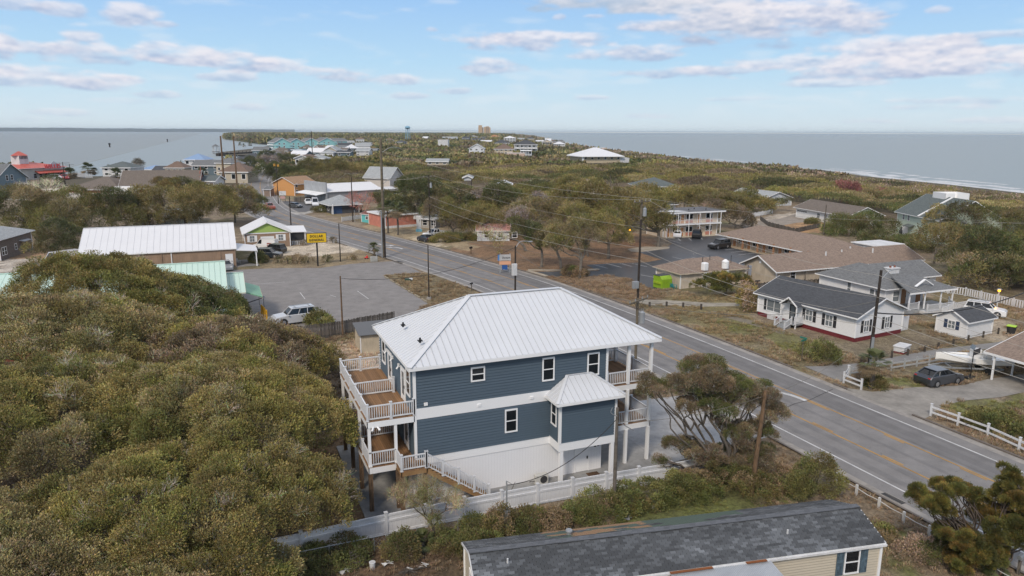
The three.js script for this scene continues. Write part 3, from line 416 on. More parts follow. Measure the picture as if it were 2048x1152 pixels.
// ---------------------------------------------------------------- the blue house on posts
{
  const navy = M([0.072, 0.105, 0.135], { map: 'lapTone', rough: 0.6 }), roofM = M([0.63, 0.645, 0.66], { map: 'clean', rough: 0.38 }), skirt = M([0.78, 0.78, 0.78], { map: 'groove', rough: 0.6 });
  const g = thing('beach_house', 'large navy blue two storey house on posts with white metal hip roof', 'house', [0, 0, 0]);
  const X0 = 10.4, X1 = 23.75, XR = 27.4, ZF = -41, ZB = -50.7, F1 = 3.05, F2 = 6.0, EV = 9.05;
  // lap siding: every course is a sloped board, real edges, too fine to pick apart singly
  const laps = (m, a, b, y0, y1, n) => { const k = Math.round((y1 - y0) / 0.19), s = (y1 - y0) / k, o = (p, y, d) => V(p.x + n.x * d, y, p.z + n.z * d); for (let i = 0; i < k; i++) { const y = y0 + i * s, t = y + s; m.tris([o(a, y, 0.075), o(b, y, 0.075), o(b, t, 0.006), o(a, y, 0.075), o(b, t, 0.006), o(a, t, 0.006), o(a, y, 0.006), o(b, y, 0.006), o(b, y, 0.075), o(a, y, 0.006), o(b, y, 0.075), o(a, y, 0.075)]); } };
  part('wall', navy, g, (m) => { m.bx(X0, X1, F1, EV, ZB, ZF); m.bx(19.6, 23.7, 2.75, 6.0, ZF, -39.55); });
  part('siding', navy, g, (m) => {
    const n = { f: V(0, 0, 1), l: V(-1, 0, 0), r: V(1, 0, 0) };
    laps(m, V(X0, 0, ZF), V(X1, 0, ZF), F1 + 0.1, 5.68, n.f); laps(m, V(X0, 0, ZF), V(X1, 0, ZF), 6.4, EV - 0.02, n.f);
    for (const [a, b] of [[F1, 5.7], [6.05, EV]]) { laps(m, V(X0, 0, ZB), V(X0, 0, ZF), a, b, n.l); laps(m, V(X1, 0, ZF), V(X1, 0, ZB), a, b, n.r); }
    laps(m, V(19.6, 0, -39.55), V(23.7, 0, -39.55), 3.2, 6.0, n.f); laps(m, V(19.6, 0, ZF), V(19.6, 0, -39.55), 3.2, 6.0, n.l);
  }).userData.kind = 'stuff';
  part('ground_storey_wall', skirt, g, (m) => m.bx(X0, X1 - 0.2, 0.1, 2.62, -43.2, ZF));
  part('band', W.trim, g, (m) => { m.bx(X0 - 0.03, X1 + 0.03, 5.68, 6.4, ZF - 0.01, ZF + 0.07); m.bx(X0 - 0.03, X1 + 0.03, 2.62, 3.15, ZB - 0.02, ZF + 0.04); m.bx(19.52, 23.78, 2.62, 3.2, -41, -39.5); });
  for (const x of [X0, X1]) part('corner_trim', W.trim, g, (m) => m.bx(x - 0.08, x + 0.08, 3.16, EV, ZF - 0.08, ZF + 0.085)); part('corner_trim', W.trim, g, (m) => m.bx(X0 - 0.05, X0 + 0.08, 3.1, EV, ZB - 0.05, ZB + 0.1)); for (const x of [19.6, 23.7]) part('bay_corner_trim', W.trim, g, (m) => { m.bx(x - 0.08, x + 0.08, 3.2, 6.02, -39.64, -39.46); });
  // main roof
  const e = EV + 0.12, A = V(10.0, e, -40.55), B = V(27.75, e, -40.55), C = V(27.75, e, -51.15), D = V(10.0, e, -51.15), r0 = V(15.6, 12.05, -45.85), r1 = V(22.5, 12.05, -45.85);
  for (const o of [[A, B, r1, r0], [B, C, r1], [C, D, r0, r1], [D, A, r0]]) seamRoof(g, o, 0.43, roofM);
  part('ridge_cap', roofM, g, (m) => { for (const [p, q] of [[r0, r1], [A, r0], [B, r1], [C, r1], [D, r0]]) m.beam(p.clone().add(V(0, 0.035, 0)), q.clone().add(V(0, 0.035, 0)), 0.34, 0.04); });
  part('fascia', W.trim, g, (m) => { const y = e - 0.12; for (const [p, q] of [[A, B], [B, C], [C, D], [D, A]]) m.beam(V(p.x, y, p.z), V(q.x, y, q.z), 0.06, 0.2); });
  part('soffit', W.trim, g, (m) => m.bx(10.05, 27.7, e - 0.2, e - 0.16, -51.1, -40.6));
  for (const [x, y] of [[806, 645], [840, 676]]) part('roof_vent', W.black, g, (m) => { { const k = G(x, y, 10.4); m.cyl(V(k.x, 10.1, k.z), V(k.x, 10.42, k.z), 0.08, 0.06); m.bx(k.x - 0.14, k.x + 0.14, 10.2, 10.26, k.z - 0.14, k.z + 0.14); } });
  // bay roof
  const b0 = V(19.15, 6.12, -39.0), b1 = V(24.1, 6.12, -39.0), b2 = V(24.1, 6.12, ZF), b3 = V(19.15, 6.12, ZF), t0 = V(20.75, 7.25, ZF + 0.05), t1 = V(22.5, 7.25, ZF + 0.05);
  for (const o of [[b0, b1, t1, t0], [b1, b2, t1], [b3, b0, t0]]) seamRoof(g, o, 0.43, roofM, 'bay_roof_panel');
  part('bay_ridge_cap', roofM, g, (m) => { for (const [p, q] of [[b0, t0], [b1, t1], [t0, t1]]) m.beam(p.clone().add(V(0, 0.03, 0)), q.clone().add(V(0, 0.03, 0)), 0.2, 0.04); });
  part('bay_fascia', W.trim, g, (m) => { for (const [p, q] of [[b0, b1], [b1, b2], [b3, b0]]) m.beam(p.clone().add(V(0, -0.1, 0)), q.clone().add(V(0, -0.1, 0)), 0.05, 0.16); m.bx(19.18, 24.07, 5.98, 6.02, -40.98, -39.03); });
  // windows and doors
  const fr = (x, y) => RM(x, y, ZF + 0.06), lf = (z, y, x = X0) => RM(x - 0.06, y, z, -Math.PI / 2);
  windowOn(g, fr(14.48, 7.76), 0.76, 0.76); windowOn(g, fr(19.36, 7.16), 0.7, 1.4); windowOn(g, fr(22.68, 7.12), 0.72, 1.4); windowOn(g, fr(16.75, 3.98), 0.7, 1.4);
  windowOn(g, lf(-40.3, 4.28, 19.6), 0.62, 1.42);
  for (const z of [-49.2, -42.25]) windowOn(g, lf(z, 6.95), 0.85, 1.5); for (const z of [-49.2, -45.2]) windowOn(g, lf(z, 4.0), 0.85, 1.5);
  for (const z of [-47.3, -43.55]) doorOn(g, lf(z, F2 + 0.05), 0.92, 2.1, W.trim, { glass: W.glassPale }); for (const z of [-47.2, -43.0]) doorOn(g, lf(z, F1 + 0.05), 0.92, 2.1, W.trim, { glass: W.glassPale });
  doorOn(g, RM(22.05, 0.12, ZF + 0.004), 0.95, 2.1, W.trim);
  for (const z of [-43.4, -48.4]) for (const y of [F1, F2]) doorOn(g, RM(X1 + 0.035, y + 0.05, z, Math.PI / 2), 0.92, 2.1, W.trim, { glass: W.glassPale });
  for (const [x, y] of [[11.08, 6.62], [18.2, 6.05], [14.55, 6.05]]) part('dryer_vent', W.trim, g, (m) => m.rbox(x, y, ZF + 0.07, 0.24, 0.2, 0.1, 0.02));
  for (const z of [-48.2, -44.6, -46.4]) part('wall_lamp', W.trim, g, (m) => { m.bx(X0 - 0.16, X0 - 0.035, 8.0, 8.2, z - 0.09, z + 0.09); m.cyl(V(X0 - 0.14, 8.0, z), V(X0 - 0.24, 7.86, z), 0.05, 0.07); });
  part('spot_lamp', W.dark, g, (m) => { m.cyl(V(23.0, 2.1, ZF), V(23.0, 2.1, ZF + 0.2), 0.05); m.cyl(V(22.95, 2.12, ZF + 0.16), V(22.85, 2.0, ZF + 0.34), 0.06, 0.1); m.cyl(V(23.05, 2.12, ZF + 0.16), V(23.15, 2.0, ZF + 0.34), 0.06, 0.1); });
  part('fascia_lamp', W.trim, g, (m) => { for (const s of [-0.12, 0.12]) m.cyl(V(7.9 + s, 5.66, -40.82), V(7.9 + s * 2, 5.5, -40.6), 0.05, 0.08); });
  // decks, left side: upper runs the whole depth, lower steps forward to the stair landing
  const deck = (x0, x1, y, z0, z1, along) => part('deck_boards', W.deck, g, (m) => { const n = Math.round(Math.abs(along ? x1 - x0 : z1 - z0) / 0.145), s = (along ? x1 - x0 : z1 - z0) / n; for (let i = 0; i < n; i++) along ? m.bx(x0 + i * s, x0 + (i + 1) * s - 0.006, y - 0.035, y + ((i * 7) % 3) * 0.002, z0, z1) : m.bx(x0, x1, y - 0.035, y + ((i * 7) % 3) * 0.002, z0 + i * s, z0 + (i + 1) * s - 0.006 * Math.sign(s)); }).userData.kind = 'stuff';
  const frame = (mat, x0, x1, y0, y1, z0, z1, t = 0.05) => part('deck_frame', mat, g, (m) => { m.bx(x0, x1, y0, y1, z1, z1 + t); m.bx(x0, x1, y0, y1, z0 - t, z0); m.bx(x0, x0 + t, y0, y1, z0 - t, z1 + t); m.bx(x1 - t, x1, y0, y1, z0 - t, z1 + t); for (let z = z0 + 0.4; z < z1 - 0.2; z += 0.5) m.bx(x0 + t, x1 - t, y0 + 0.05, y1 - 0.045, z - 0.02, z + 0.02); });
  deck(7.4, X0 - 0.04, F2, -50.7, -40.9, true); frame(W.trim, 7.42, X0 - 0.05, F2 - 0.42, F2 - 0.036, -50.65, -40.95);
  deck(7.4, X0 - 0.04, F1, -50.7, -40.9, true); frame(W.trim, 7.42, X0 - 0.05, F1 - 0.42, F1 - 0.036, -50.65, -40.95);
  deck(9.1, 10.75, F1, -40.89, -39.6, true); frame(W.pine, 9.12, 10.73, F1 - 0.3, F1 - 0.036, -40.82, -39.65);
  railing(g, V(7.48, F2, -40.98), V(7.48, F2, -50.6), { mid: 4 }); railing(g, V(7.48, F2, -40.98), V(10.34, F2, -40.98), { ends: [0, 1], mid: 1 }); railing(g, V(7.48, F2, -50.6), V(10.3, F2, -50.6), { ends: [0, 1], mid: 1 }); railing(g, V(7.5, F2, -45.4), V(10.1, F2, -45.4), { ends: [0, 1] });
  railing(g, V(7.48, F1, -40.98), V(7.48, F1, -50.6), { mid: 4, ends: [0, 1] }); railing(g, V(7.48, F1, -40.98), V(9.16, F1, -40.98), { ends: [0, 0] }); railing(g, V(7.48, F1, -50.6), V(10.3, F1, -50.6), { ends: [0, 1] }); railing(g, V(9.16, F1, -40.98), V(9.16, F1, -39.68), { ends: [0, 1] }); railing(g, V(9.16, F1, -39.68), V(10.68, F1, -39.68), { ends: [0, 1] }); railing(g, V(7.5, F1, -45.4), V(10.1, F1, -45.4), { ends: [0, 1] });
  for (const [x, z] of [[7.55, -41.02], [9.16, -41.02], [7.55, -44.2], [7.55, -47.4], [7.55, -50.55]]) part('porch_post', W.trim, g, (m) => { m.bx(x - 0.085, x + 0.085, F1, F2 - 0.42, z - 0.085, z + 0.085); m.bx(x - 0.11, x + 0.11, F1, F1 + 0.1, z - 0.11, z + 0.11); });
  for (const [x, z] of [[7.55, -41.05], [9.2, -40.85], [7.55, -44.2], [7.55, -47.4], [7.55, -50.55], [9.2, -39.75], [10.6, -39.75], [10.2, -44.2], [10.2, -47.4], [12.6, -44], [12.6, -48]]) part('piling', W.post, g, (m) => m.bx(x - 0.12, x + 0.12, 0, (x > 10.7 ? 2.62 : F1 - 0.3), z - 0.12, z + 0.12));
  // stair to the ground along the front
  const n = 16, sx0 = 10.8, sx1 = 14.75;
  for (let i = 0; i < n; i++) part('tread', W.pine, g, (m) => { const x = lerp(sx0, sx1, (i + 0.5) / n), y = lerp(F1, 0.1, (i + 1) / (n + 1)); m.bx(x - 0.14, x + 0.15, y - 0.04, y, -40.7, -39.62); });
  part('stringer', W.pine, g, (m) => { for (const z of [-40.68, -39.66]) m.beam(V(sx0 - 0.1, F1 - 0.22, z), V(sx1, 0.04, z), 0.05, 0.28); });
  railing(g, V(10.72, F1, -39.68), V(sx1, 0.12, -39.68), { ends: [1, 1], mid: 3, gap: 0.15 });
  // porches on the road side
  for (const y of [F1, F2]) {
    deck(X1 + 0.06, XR, y, -50.6, -41.0, true); frame(W.trim, X1 + 0.06, XR + 0.02, y - 0.42, y - 0.036, -50.55, -41.05);
    railing(g, V(X1 + 0.1, y, -41.08), V(XR - 0.06, y, -41.08), { ends: [1, 1] }); railing(g, V(XR - 0.06, y, -41.08), V(XR - 0.06, y, -50.5), { ends: [0, 1], mid: 3 }); railing(g, V(X1 + 0.1, y, -50.5), V(XR - 0.06, y, -50.5), { ends: [0, 0] }); railing(g, V(X1 + 0.2, y, -45.8), V(XR - 0.06, y, -45.8), { ends: [0, 0] });
  }
  for (const [x, z] of [[25.5, -41.05], [XR - 0.1, -41.05], [XR - 0.1, -45.8], [XR - 0.1, -50.5], [25.5, -50.5]]) { part('porch_post', W.trim, g, (m) => { for (const [a, b] of [[0.1, F1 - 0.42], [F1, F2 - 0.42], [F2, e - 0.2]]) m.bx(x - 0.1, x + 0.1, a, b, z - 0.1, z + 0.1); }); }
  for (const x of [19.75, 23.55]) part('bay_post', W.trim, g, (m) => m.bx(x - 0.12, x + 0.12, 0.1, 2.62, -39.75, -39.51));
  for (const z of [-45.8, -48, -50.3]) part('porch_post', W.trim, g, (m) => m.bx(23.5, 23.7, 0.1, 2.62, z - 0.1, z + 0.1));
}
// ---------------------------------------------------------------- plants
// a sprig: small bent leaves round a few bare twigs; leaf and twig tones are vertex colours, multiplied by the copy's own colour
function sprig(seed, { n = 30, r = 0.3, leaf = 0.075, wide = 0.5, twigs = 4, tw = 0.006, tone = [2.3, 2.2, 3.1], up = 0.5, flat = 0.75 } = {}) {
  const R = rng(seed), pos = [], col = [], tri = (a, b, c, k) => { for (const p of [a, b, c]) { pos.push(p.x, p.y, p.z); col.push(...k); } };
  for (let i = 0; i < n; i++) {
    const a = R() * 6.283, q = Math.pow(R(), 0.45) * r, p = V(Math.cos(a) * q, (R() - 0.35) * r * 1.5 * flat, Math.sin(a) * q);
    const d = V(p.x / r + (R() - 0.5), up + R() * 0.9, p.z / r + (R() - 0.5)).normalize(), s = V(R() - 0.5, (R() - 0.5) * 0.6, R() - 0.5).cross(d).normalize(), L = leaf * (0.7 + 0.7 * R()), w = L * wide * 0.5, bend = d.clone().cross(s).multiplyScalar(L * 0.16);
    const tip = p.clone().addScaledVector(d, L), m1 = p.clone().addScaledVector(d, L * 0.5).addScaledVector(s, w).add(bend), m2 = p.clone().addScaledVector(d, L * 0.5).addScaledVector(s, -w).add(bend);
    const t = 0.7 + 0.6 * R(), k = [t * (0.9 + 0.35 * R()), t, t * (0.75 + 0.5 * R())]; tri(p, m1, tip, k); tri(p, tip, m2, k);
  }
  for (let i = 0; i < twigs; i++) {
    const a = R() * 6.283, b = V(0, -r * 0.8, 0), m = V(Math.cos(a) * r * 0.3, 0, Math.sin(a) * r * 0.3), e = V(Math.cos(a + R()) * r * 0.9, r * (0.2 + 0.75 * R()), Math.sin(a + R()) * r * 0.9), k = tone.map((v) => v * (0.7 + 0.6 * R()));
    for (const [p, q, w0, w1] of [[b, m, tw, tw * 0.8], [m, e, tw * 0.8, tw * 0.3]]) { const s = V(-Math.sin(a), 0.3, Math.cos(a)).normalize(); tri(p.clone().addScaledVector(s, w0), p.clone().addScaledVector(s, -w0), q.clone().addScaledVector(s, w1), k); const s2 = V(0.4, 0.8, 0.2).normalize(); tri(p.clone().addScaledVector(s2, w0), p.clone().addScaledVector(s2, -w0), q.clone().addScaledVector(s2, -w1), k); }
  }
  const g = new THREE.BufferGeometry(); g.setAttribute('position', new THREE.Float32BufferAttribute(pos, 3)); g.setAttribute('color', new THREE.Float32BufferAttribute(col, 3)); g.computeVertexNormals();
  g.setAttribute('uv', new THREE.Float32BufferAttribute(new Float32Array(pos.length / 3 * 2), 2)); return g;
}
const leafMat = new THREE.MeshStandardMaterial({ vertexColors: true, side: THREE.DoubleSide, roughness: 0.72 });
const SPRIG = {
  oak: [sprig(1, { n: 84, r: 0.33, leaf: 0.088, wide: 0.62, twigs: 3 }), sprig(2, { n: 64, r: 0.36, leaf: 0.085, wide: 0.58, twigs: 5, tw: 0.007 })],
  bare: [sprig(3, { tone: [2, 1.95, 2.0], n: 10, r: 0.42, leaf: 0.07, twigs: 13, tw: 0.008 })],
  mid: [sprig(4, { n: 34, r: 0.9, leaf: 0.3, twigs: 4, tw: 0.02 }), sprig(5, { n: 22, r: 0.9, leaf: 0.28, twigs: 9, tw: 0.022 })],
  far: [sprig(6, { n: 22, r: 1, leaf: 0.75, twigs: 0, wide: 0.8, flat: 0.55 }), sprig(7, { n: 22, r: 1, leaf: 0.7, twigs: 0, wide: 0.75, flat: 0.5 })],
  cedar: [sprig(8, { n: 80, r: 0.3, leaf: 0.15, wide: 0.34, twigs: 0, up: 0.9 })],
  vine: [sprig(9, { n: 30, r: 0.3, leaf: 0.1, wide: 0.8, twigs: 3 })],
  grass: [sprig(10, { n: 26, r: 0.16, leaf: 0.16, wide: 0.12, twigs: 0, up: 1.2, flat: 0.1 })],
};
const PAL = {
  oak: [[0.125, 0.112, 0.026], [0.105, 0.104, 0.022], [0.142, 0.12, 0.034], [0.09, 0.094, 0.02], [0.15, 0.126, 0.038], [0.118, 0.1, 0.028]],
  myrtle: [[0.142, 0.124, 0.042], [0.155, 0.134, 0.05], [0.12, 0.114, 0.034], [0.17, 0.138, 0.056]],
  green: [[0.062, 0.074, 0.018], [0.05, 0.063, 0.015], [0.08, 0.082, 0.022], [0.068, 0.058, 0.018]],
  brown: [[0.112, 0.09, 0.042], [0.098, 0.08, 0.038], [0.13, 0.1, 0.052], [0.085, 0.07, 0.03]],
  grey: [[0.19, 0.165, 0.108], [0.16, 0.14, 0.092], [0.21, 0.183, 0.122]],
  red: [[0.16, 0.065, 0.045], [0.13, 0.06, 0.04], [0.17, 0.085, 0.06]],
  cedar: [[0.062, 0.068, 0.014], [0.09, 0.082, 0.016], [0.045, 0.05, 0.012], [0.12, 0.085, 0.02]],
  dry: [[0.19, 0.15, 0.09], [0.155, 0.12, 0.07], [0.23, 0.185, 0.115]], turf: [[0.11, 0.125, 0.03], [0.15, 0.145, 0.045], [0.085, 0.11, 0.026]],
};
const _q = new THREE.Quaternion(), _y = V(0, 1, 0), _c = new THREE.Color();
function copies(name, geo, list, mat = leafMat) { // list of [x, y, z, size, nx, ny, nz, r, g, b]
  const im = new THREE.InstancedMesh(geo, mat, list.length), m = new THREE.Matrix4(), R = rng(list.length + 7), spin = new THREE.Quaternion();
  list.forEach((a, i) => { _q.setFromUnitVectors(_y, V(a[4], a[5], a[6]).normalize()); spin.setFromAxisAngle(_y, R() * 6.283); _q.multiply(spin); m.compose(V(a[0], a[1], a[2]), _q, V(a[3], a[3] * (0.8 + 0.4 * R()), a[3])); im.setMatrixAt(i, m); im.setColorAt(i, _c.setRGB(a[7] * 1.86, a[8] * 1.88, a[9] * 2.2)); });
  im.name = name; im.userData.kind = 'stuff'; im.castShadow = im.receiveShadow = true; return im;
}
// leaf sprigs over and inside the outer skin of a set of lobes [x, y, z, rx, ry, rz]
function crown(lobes, { kind = 'oak', pal = 'oak', pal2, size = 1, dens = 1.5, seed = 1, name = 'crown', under = -0.35, mix2 = 0.3, dark = 1 } = {}) {
  const R = rng(seed), geos = SPRIG[kind], lists = geos.map(() => []), s0 = (kind === 'oak' || kind === 'bare' || kind === 'vine' || kind === 'cedar' ? 0.33 : 0.9) * size;
  for (const [k, b] of lobes.entries()) {
    const area = 4 * Math.PI * Math.pow((Math.pow(b[3] * b[4], 1.6) + Math.pow(b[3] * b[5], 1.6) + Math.pow(b[4] * b[5], 1.6)) / 3, 1 / 1.6), n = Math.round((dens * area) / (s0 * s0 * 3.1)), lt = dark * (0.75 + 0.5 * R()), pl = PAL[pal2 && R() < mix2 ? pal2 : pal], tint = pl[(R() * pl.length) | 0];
    for (let i = 0; i < n; i++) {
      const y = lerp(under, 1, R()), a = R() * 6.283, h = Math.sqrt(1 - y * y), d = [Math.cos(a) * h, y, Math.sin(a) * h], tu = vnoise(b[0] + d[0] * b[3] / (s0 * 2.2) + k * 9, d[1] * b[4] / (s0 * 2.2) + d[2] * b[5] / (s0 * 2.6), seed), q = 0.86 + (tu - 0.5) * Math.min(0.6, 2.3 * s0 / Math.min(b[3], b[4], b[5])) + 0.08 * R() - (R() < 0.3 ? 0.22 * R() : 0), p = [b[0] + d[0] * b[3] * q, b[1] + d[1] * b[4] * q, b[2] + d[2] * b[5] * q];
      if (p[1] < 0.1) continue;
      let hid = false; for (const [j, o] of lobes.entries()) if (j !== k) { const e = ((p[0] - o[0]) / o[3]) ** 2 + ((p[1] - o[1]) / o[4]) ** 2 + ((p[2] - o[2]) / o[5]) ** 2; if (e < 0.66) { hid = true; break; } }
      if (hid) continue;
      const c = pl[(R() * pl.length) | 0], v = lt * (0.5 + 0.42 * R() + 0.55 * vnoise(p[0] / (s0 * 2.4), p[1] / (s0 * 2.4) + p[2] / (s0 * 2.1), seed + 3)), g = R() < 0.65 ? tint : c, nn = [d[0] / b[3] + (R() - 0.5) * 0.5 / b[3], d[1] / b[4] + 0.55 / b[4], d[2] / b[5] + (R() - 0.5) * 0.5 / b[5]];
      lists[(R() * geos.length) | 0].push([...p, size * (0.75 + 0.5 * R()), ...nn, g[0] * v, g[1] * v, g[2] * v]);
    }
  }
  return lists.map((l, i) => (l.length ? copies(name, geos[i], l) : null)).filter(Boolean);
}
const bark = M([0.3, 0.265, 0.22], { map: 'bark', rough: 0.95 }), barkDark = M([0.13, 0.11, 0.09], { map: 'bark', rough: 0.95 });
// lobes of a wind-clipped crown: low on the seaward side (+x), high inland, ridged
function windLobes(seed, w, h, d, { n = 14, base = 0.35, lean = 0.35, big = 0.34, pw = 0.5 } = {}) {
  const R = rng(seed), out = [];
  for (let i = 0; i < n; i++) {
    const a = R() * 6.283, q = Math.sqrt(R()) * 0.78, x = Math.cos(a) * q, z = Math.sin(a) * q, r = big * (0.7 + 0.6 * R()), dome = Math.pow(Math.max(0.05, 1 - q * q), pw) * (1 - lean * (x * 0.5 + 0.35));
    const ry = h * (1 - base) * r * 1.1, y = h * (base + (1 - base) * dome) - ry * 0.9;
    out.push([x * w / 2, Math.max(y, ry * 0.7), z * d / 2, (w / 2) * r * 1.15, ry, (d / 2) * r * 1.15]);
  }
  return out;
}
function limbs(m, R, fork, lobes, r0, trunk) { // trunk, a few crooked main limbs, lighter ones to each lobe
  m.sweep(trunk, trunk.map((_, i) => lerp(r0, r0 * 0.75, i / (trunk.length - 1))), 8);
  const crook = (p, q, k, n = 3) => { const o = [p]; for (let i = 1; i < n; i++) o.push(p.clone().lerp(q, i / n).add(V((R() - 0.5) * k, (R() - 0.35) * k * 0.6, (R() - 0.5) * k))); return spline([...o, q], 9); };
  const list = lobes.map((b) => V(b[0], b[1], b[2])).sort((p, q) => Math.atan2(p.y - fork.y, p.x - fork.x) - Math.atan2(q.y - fork.y, q.x - fork.x)), G3 = Math.max(1, Math.ceil(list.length / 4));
  for (let i = 0; i < list.length; i += Math.ceil(list.length / G3)) {
    const gr = list.slice(i, i + Math.ceil(list.length / G3)), c = gr.reduce((t, p) => t.add(p), V()).divideScalar(gr.length), h = fork.clone().lerp(c, 0.62).add(V(0, -0.06 * c.distanceTo(fork), 0)), d = c.distanceTo(fork);
    m.sweep(crook(fork, h, d * 0.22), Array.from({ length: 10 }, (_, k) => lerp(0.55, 0.26, k / 9) * r0), 6);
    for (const p of gr) m.sweep(crook(h, p, p.distanceTo(h) * 0.3), Array.from({ length: 10 }, (_, k) => lerp(0.26, 0.07, k / 9) * r0), 5);
  }
}
let treeSeed = 100;
function tree(name, label, cat, base, { w = 8, h = 6, d = w, kind = 'mid', pal = 'oak', pal2, size = 1, dens = 1.3, n = 14, baseH = 0.35, lean = 0.35, r = 0.28, tlean = 0, mat = bark, big = 0.34, group, mix2, trunk = true } = {}) {
  const g = thing(name, label, cat, [base.x, 0, base.z], 0, group), seed = treeSeed++, R = rng(seed * 13), lobes = windLobes(seed, w, h, d, { n, base: baseH, lean, big });
  if (trunk) part('trunk', mat, g, (m) => { const fk = V(tlean * h * 0.3, h * Math.max(0.16, baseH * 0.75), (R() - 0.5) * 0.4); limbs(m, R, fk, lobes.filter((_, i) => i % 2 === 0), r, [V(0, -0.1, 0), V(tlean * h * 0.1 + (R() - 0.5) * 0.3, fk.y * 0.5, 0.1), fk]); });
  for (const c of crown(lobes, { kind, pal, pal2, size, dens, seed, mix2 })) g.add(c);
  return g;
}
// a low bush standing on the ground
function bush(name, label, base, w, h, { kind = 'vine', pal = 'green', size = 1, dens = 3.4, d = w, group, pal2, bare = 0 } = {}) {
  const g = thing(name, label, 'bush', [base.x, 0, base.z], 0, group), seed = treeSeed++, R = rng(seed), lobes = [];
  for (let i = 0; i < 11; i++) { const a = R() * 6.28, q = 0.25 + R() * 0.62, f = 0.16 + 0.2 * R(), hh = h * (0.22 + 0.5 * R() * (1.1 - q)); lobes.push([Math.cos(a) * q * w / 2, hh, Math.sin(a) * q * d / 2, w * f, Math.min(hh, h * (0.2 + 0.2 * R())), d * f]); }
  for (const c of crown(lobes, { kind, pal, pal2, size, dens, seed, name: 'foliage', under: -0.8 })) g.add(c);
  part('stem', barkDark, g, (m) => { for (let i = 0; i < 5; i++) m.cyl(V(0, 0, 0), V((R() - 0.5) * w * 0.5, h * 0.7, (R() - 0.5) * d * 0.5), 0.03 + w * 0.006, 0.012, 5); });
  return g;
}
// the big wind-clipped live oaks filling the left foreground
{
  const spots = [ // x, -z, width, height, depth, palette, label
    [0.2, 46.5, 12, 9.6, 15, 'oak', 'green-brown live oak whose crown brushes the left decks of the blue house'],
    [-1.8, 38, 13, 7.4, 11, 'oak', 'live oak hiding the left end of the white vinyl fence'],
    [-8, 48, 13, 10.2, 14, 'oak', 'live oak with deep dark hollow, second row left of the blue house'],
    [1, 61, 13, 8.4, 15, 'brown', 'rusty brown-leaved live oak in front of the grey plank fence and the silver car'],
    [-12, 35.5, 13, 7.4, 12, 'myrtle', 'pale grey-brown live oak crown nearest the bottom left'],
    [-6.5, 28.5, 13, 6.2, 9, 'myrtle', 'pale twiggy crown along the bottom edge left of the littered yard'],
    [-20, 47, 14, 9.6, 15, 'myrtle', 'broad pale live oak at the left edge of the foreground grove'],
    [-11, 65, 15, 11, 17, 'myrtle', 'tall sandy-topped live oak in front of the pale green metal roof'],
    [-23.5, 65, 14, 6.4, 16, 'oak', 'live oak crown at the left edge below the pale green roof corner'],
    [-10, 78, 15, 12.6, 11, 'oak', 'live oak at the top of the grove in front of the long white roof'],
    [-2.6, 33.6, 8, 4.6, 6, 'oak', 'low live oak bough between the littered yard and the grove'],
    [-3, 77, 10, 9.4, 12, 'green', 'dark green live oak leaning over the pale green metal roof edge'],
  ];
  spots.forEach(([x, v, w, h, d, pal, label], i) => {
    const g = thing('live_oak', label, 'tree', [x, 0, -v]), R = rng(900 + i), lobes = windLobes(40 + i * 3, w * 1.28, h, d * 1.25, { n: 64, base: 0.14, lean: 0.42, big: 0.17, pw: 0.36 });
    part('trunk', bark, g, (m) => limbs(m, R, V(0.3, 2.2, 0), lobes.filter((_, k) => k % 2), 0.34, [V(0, -0.1, 0), V(0.2, 1, 0.2), V(0.3, 2.2, 0)]));
    const size = v > 55 ? 1.35 : 1;
    for (const c of crown(lobes, { kind: 'oak', pal, pal2: i % 2 ? 'oak' : 'myrtle', size, dens: 1.7, seed: 500 + i, under: -0.25 })) g.add(c);
    for (const c of crown(lobes.filter((_, k) => k % 5 === i % 5).map((b) => [b[0], b[1] + 0.1, b[2], b[3] * 1.02, b[4] * 1.04, b[5] * 1.02]), { kind: 'bare', pal: 'grey', size: size * 1.1, dens: 0.22, seed: 700 + i, under: 0.2, name: 'bare_twigs' })) g.add(c);
  });
}
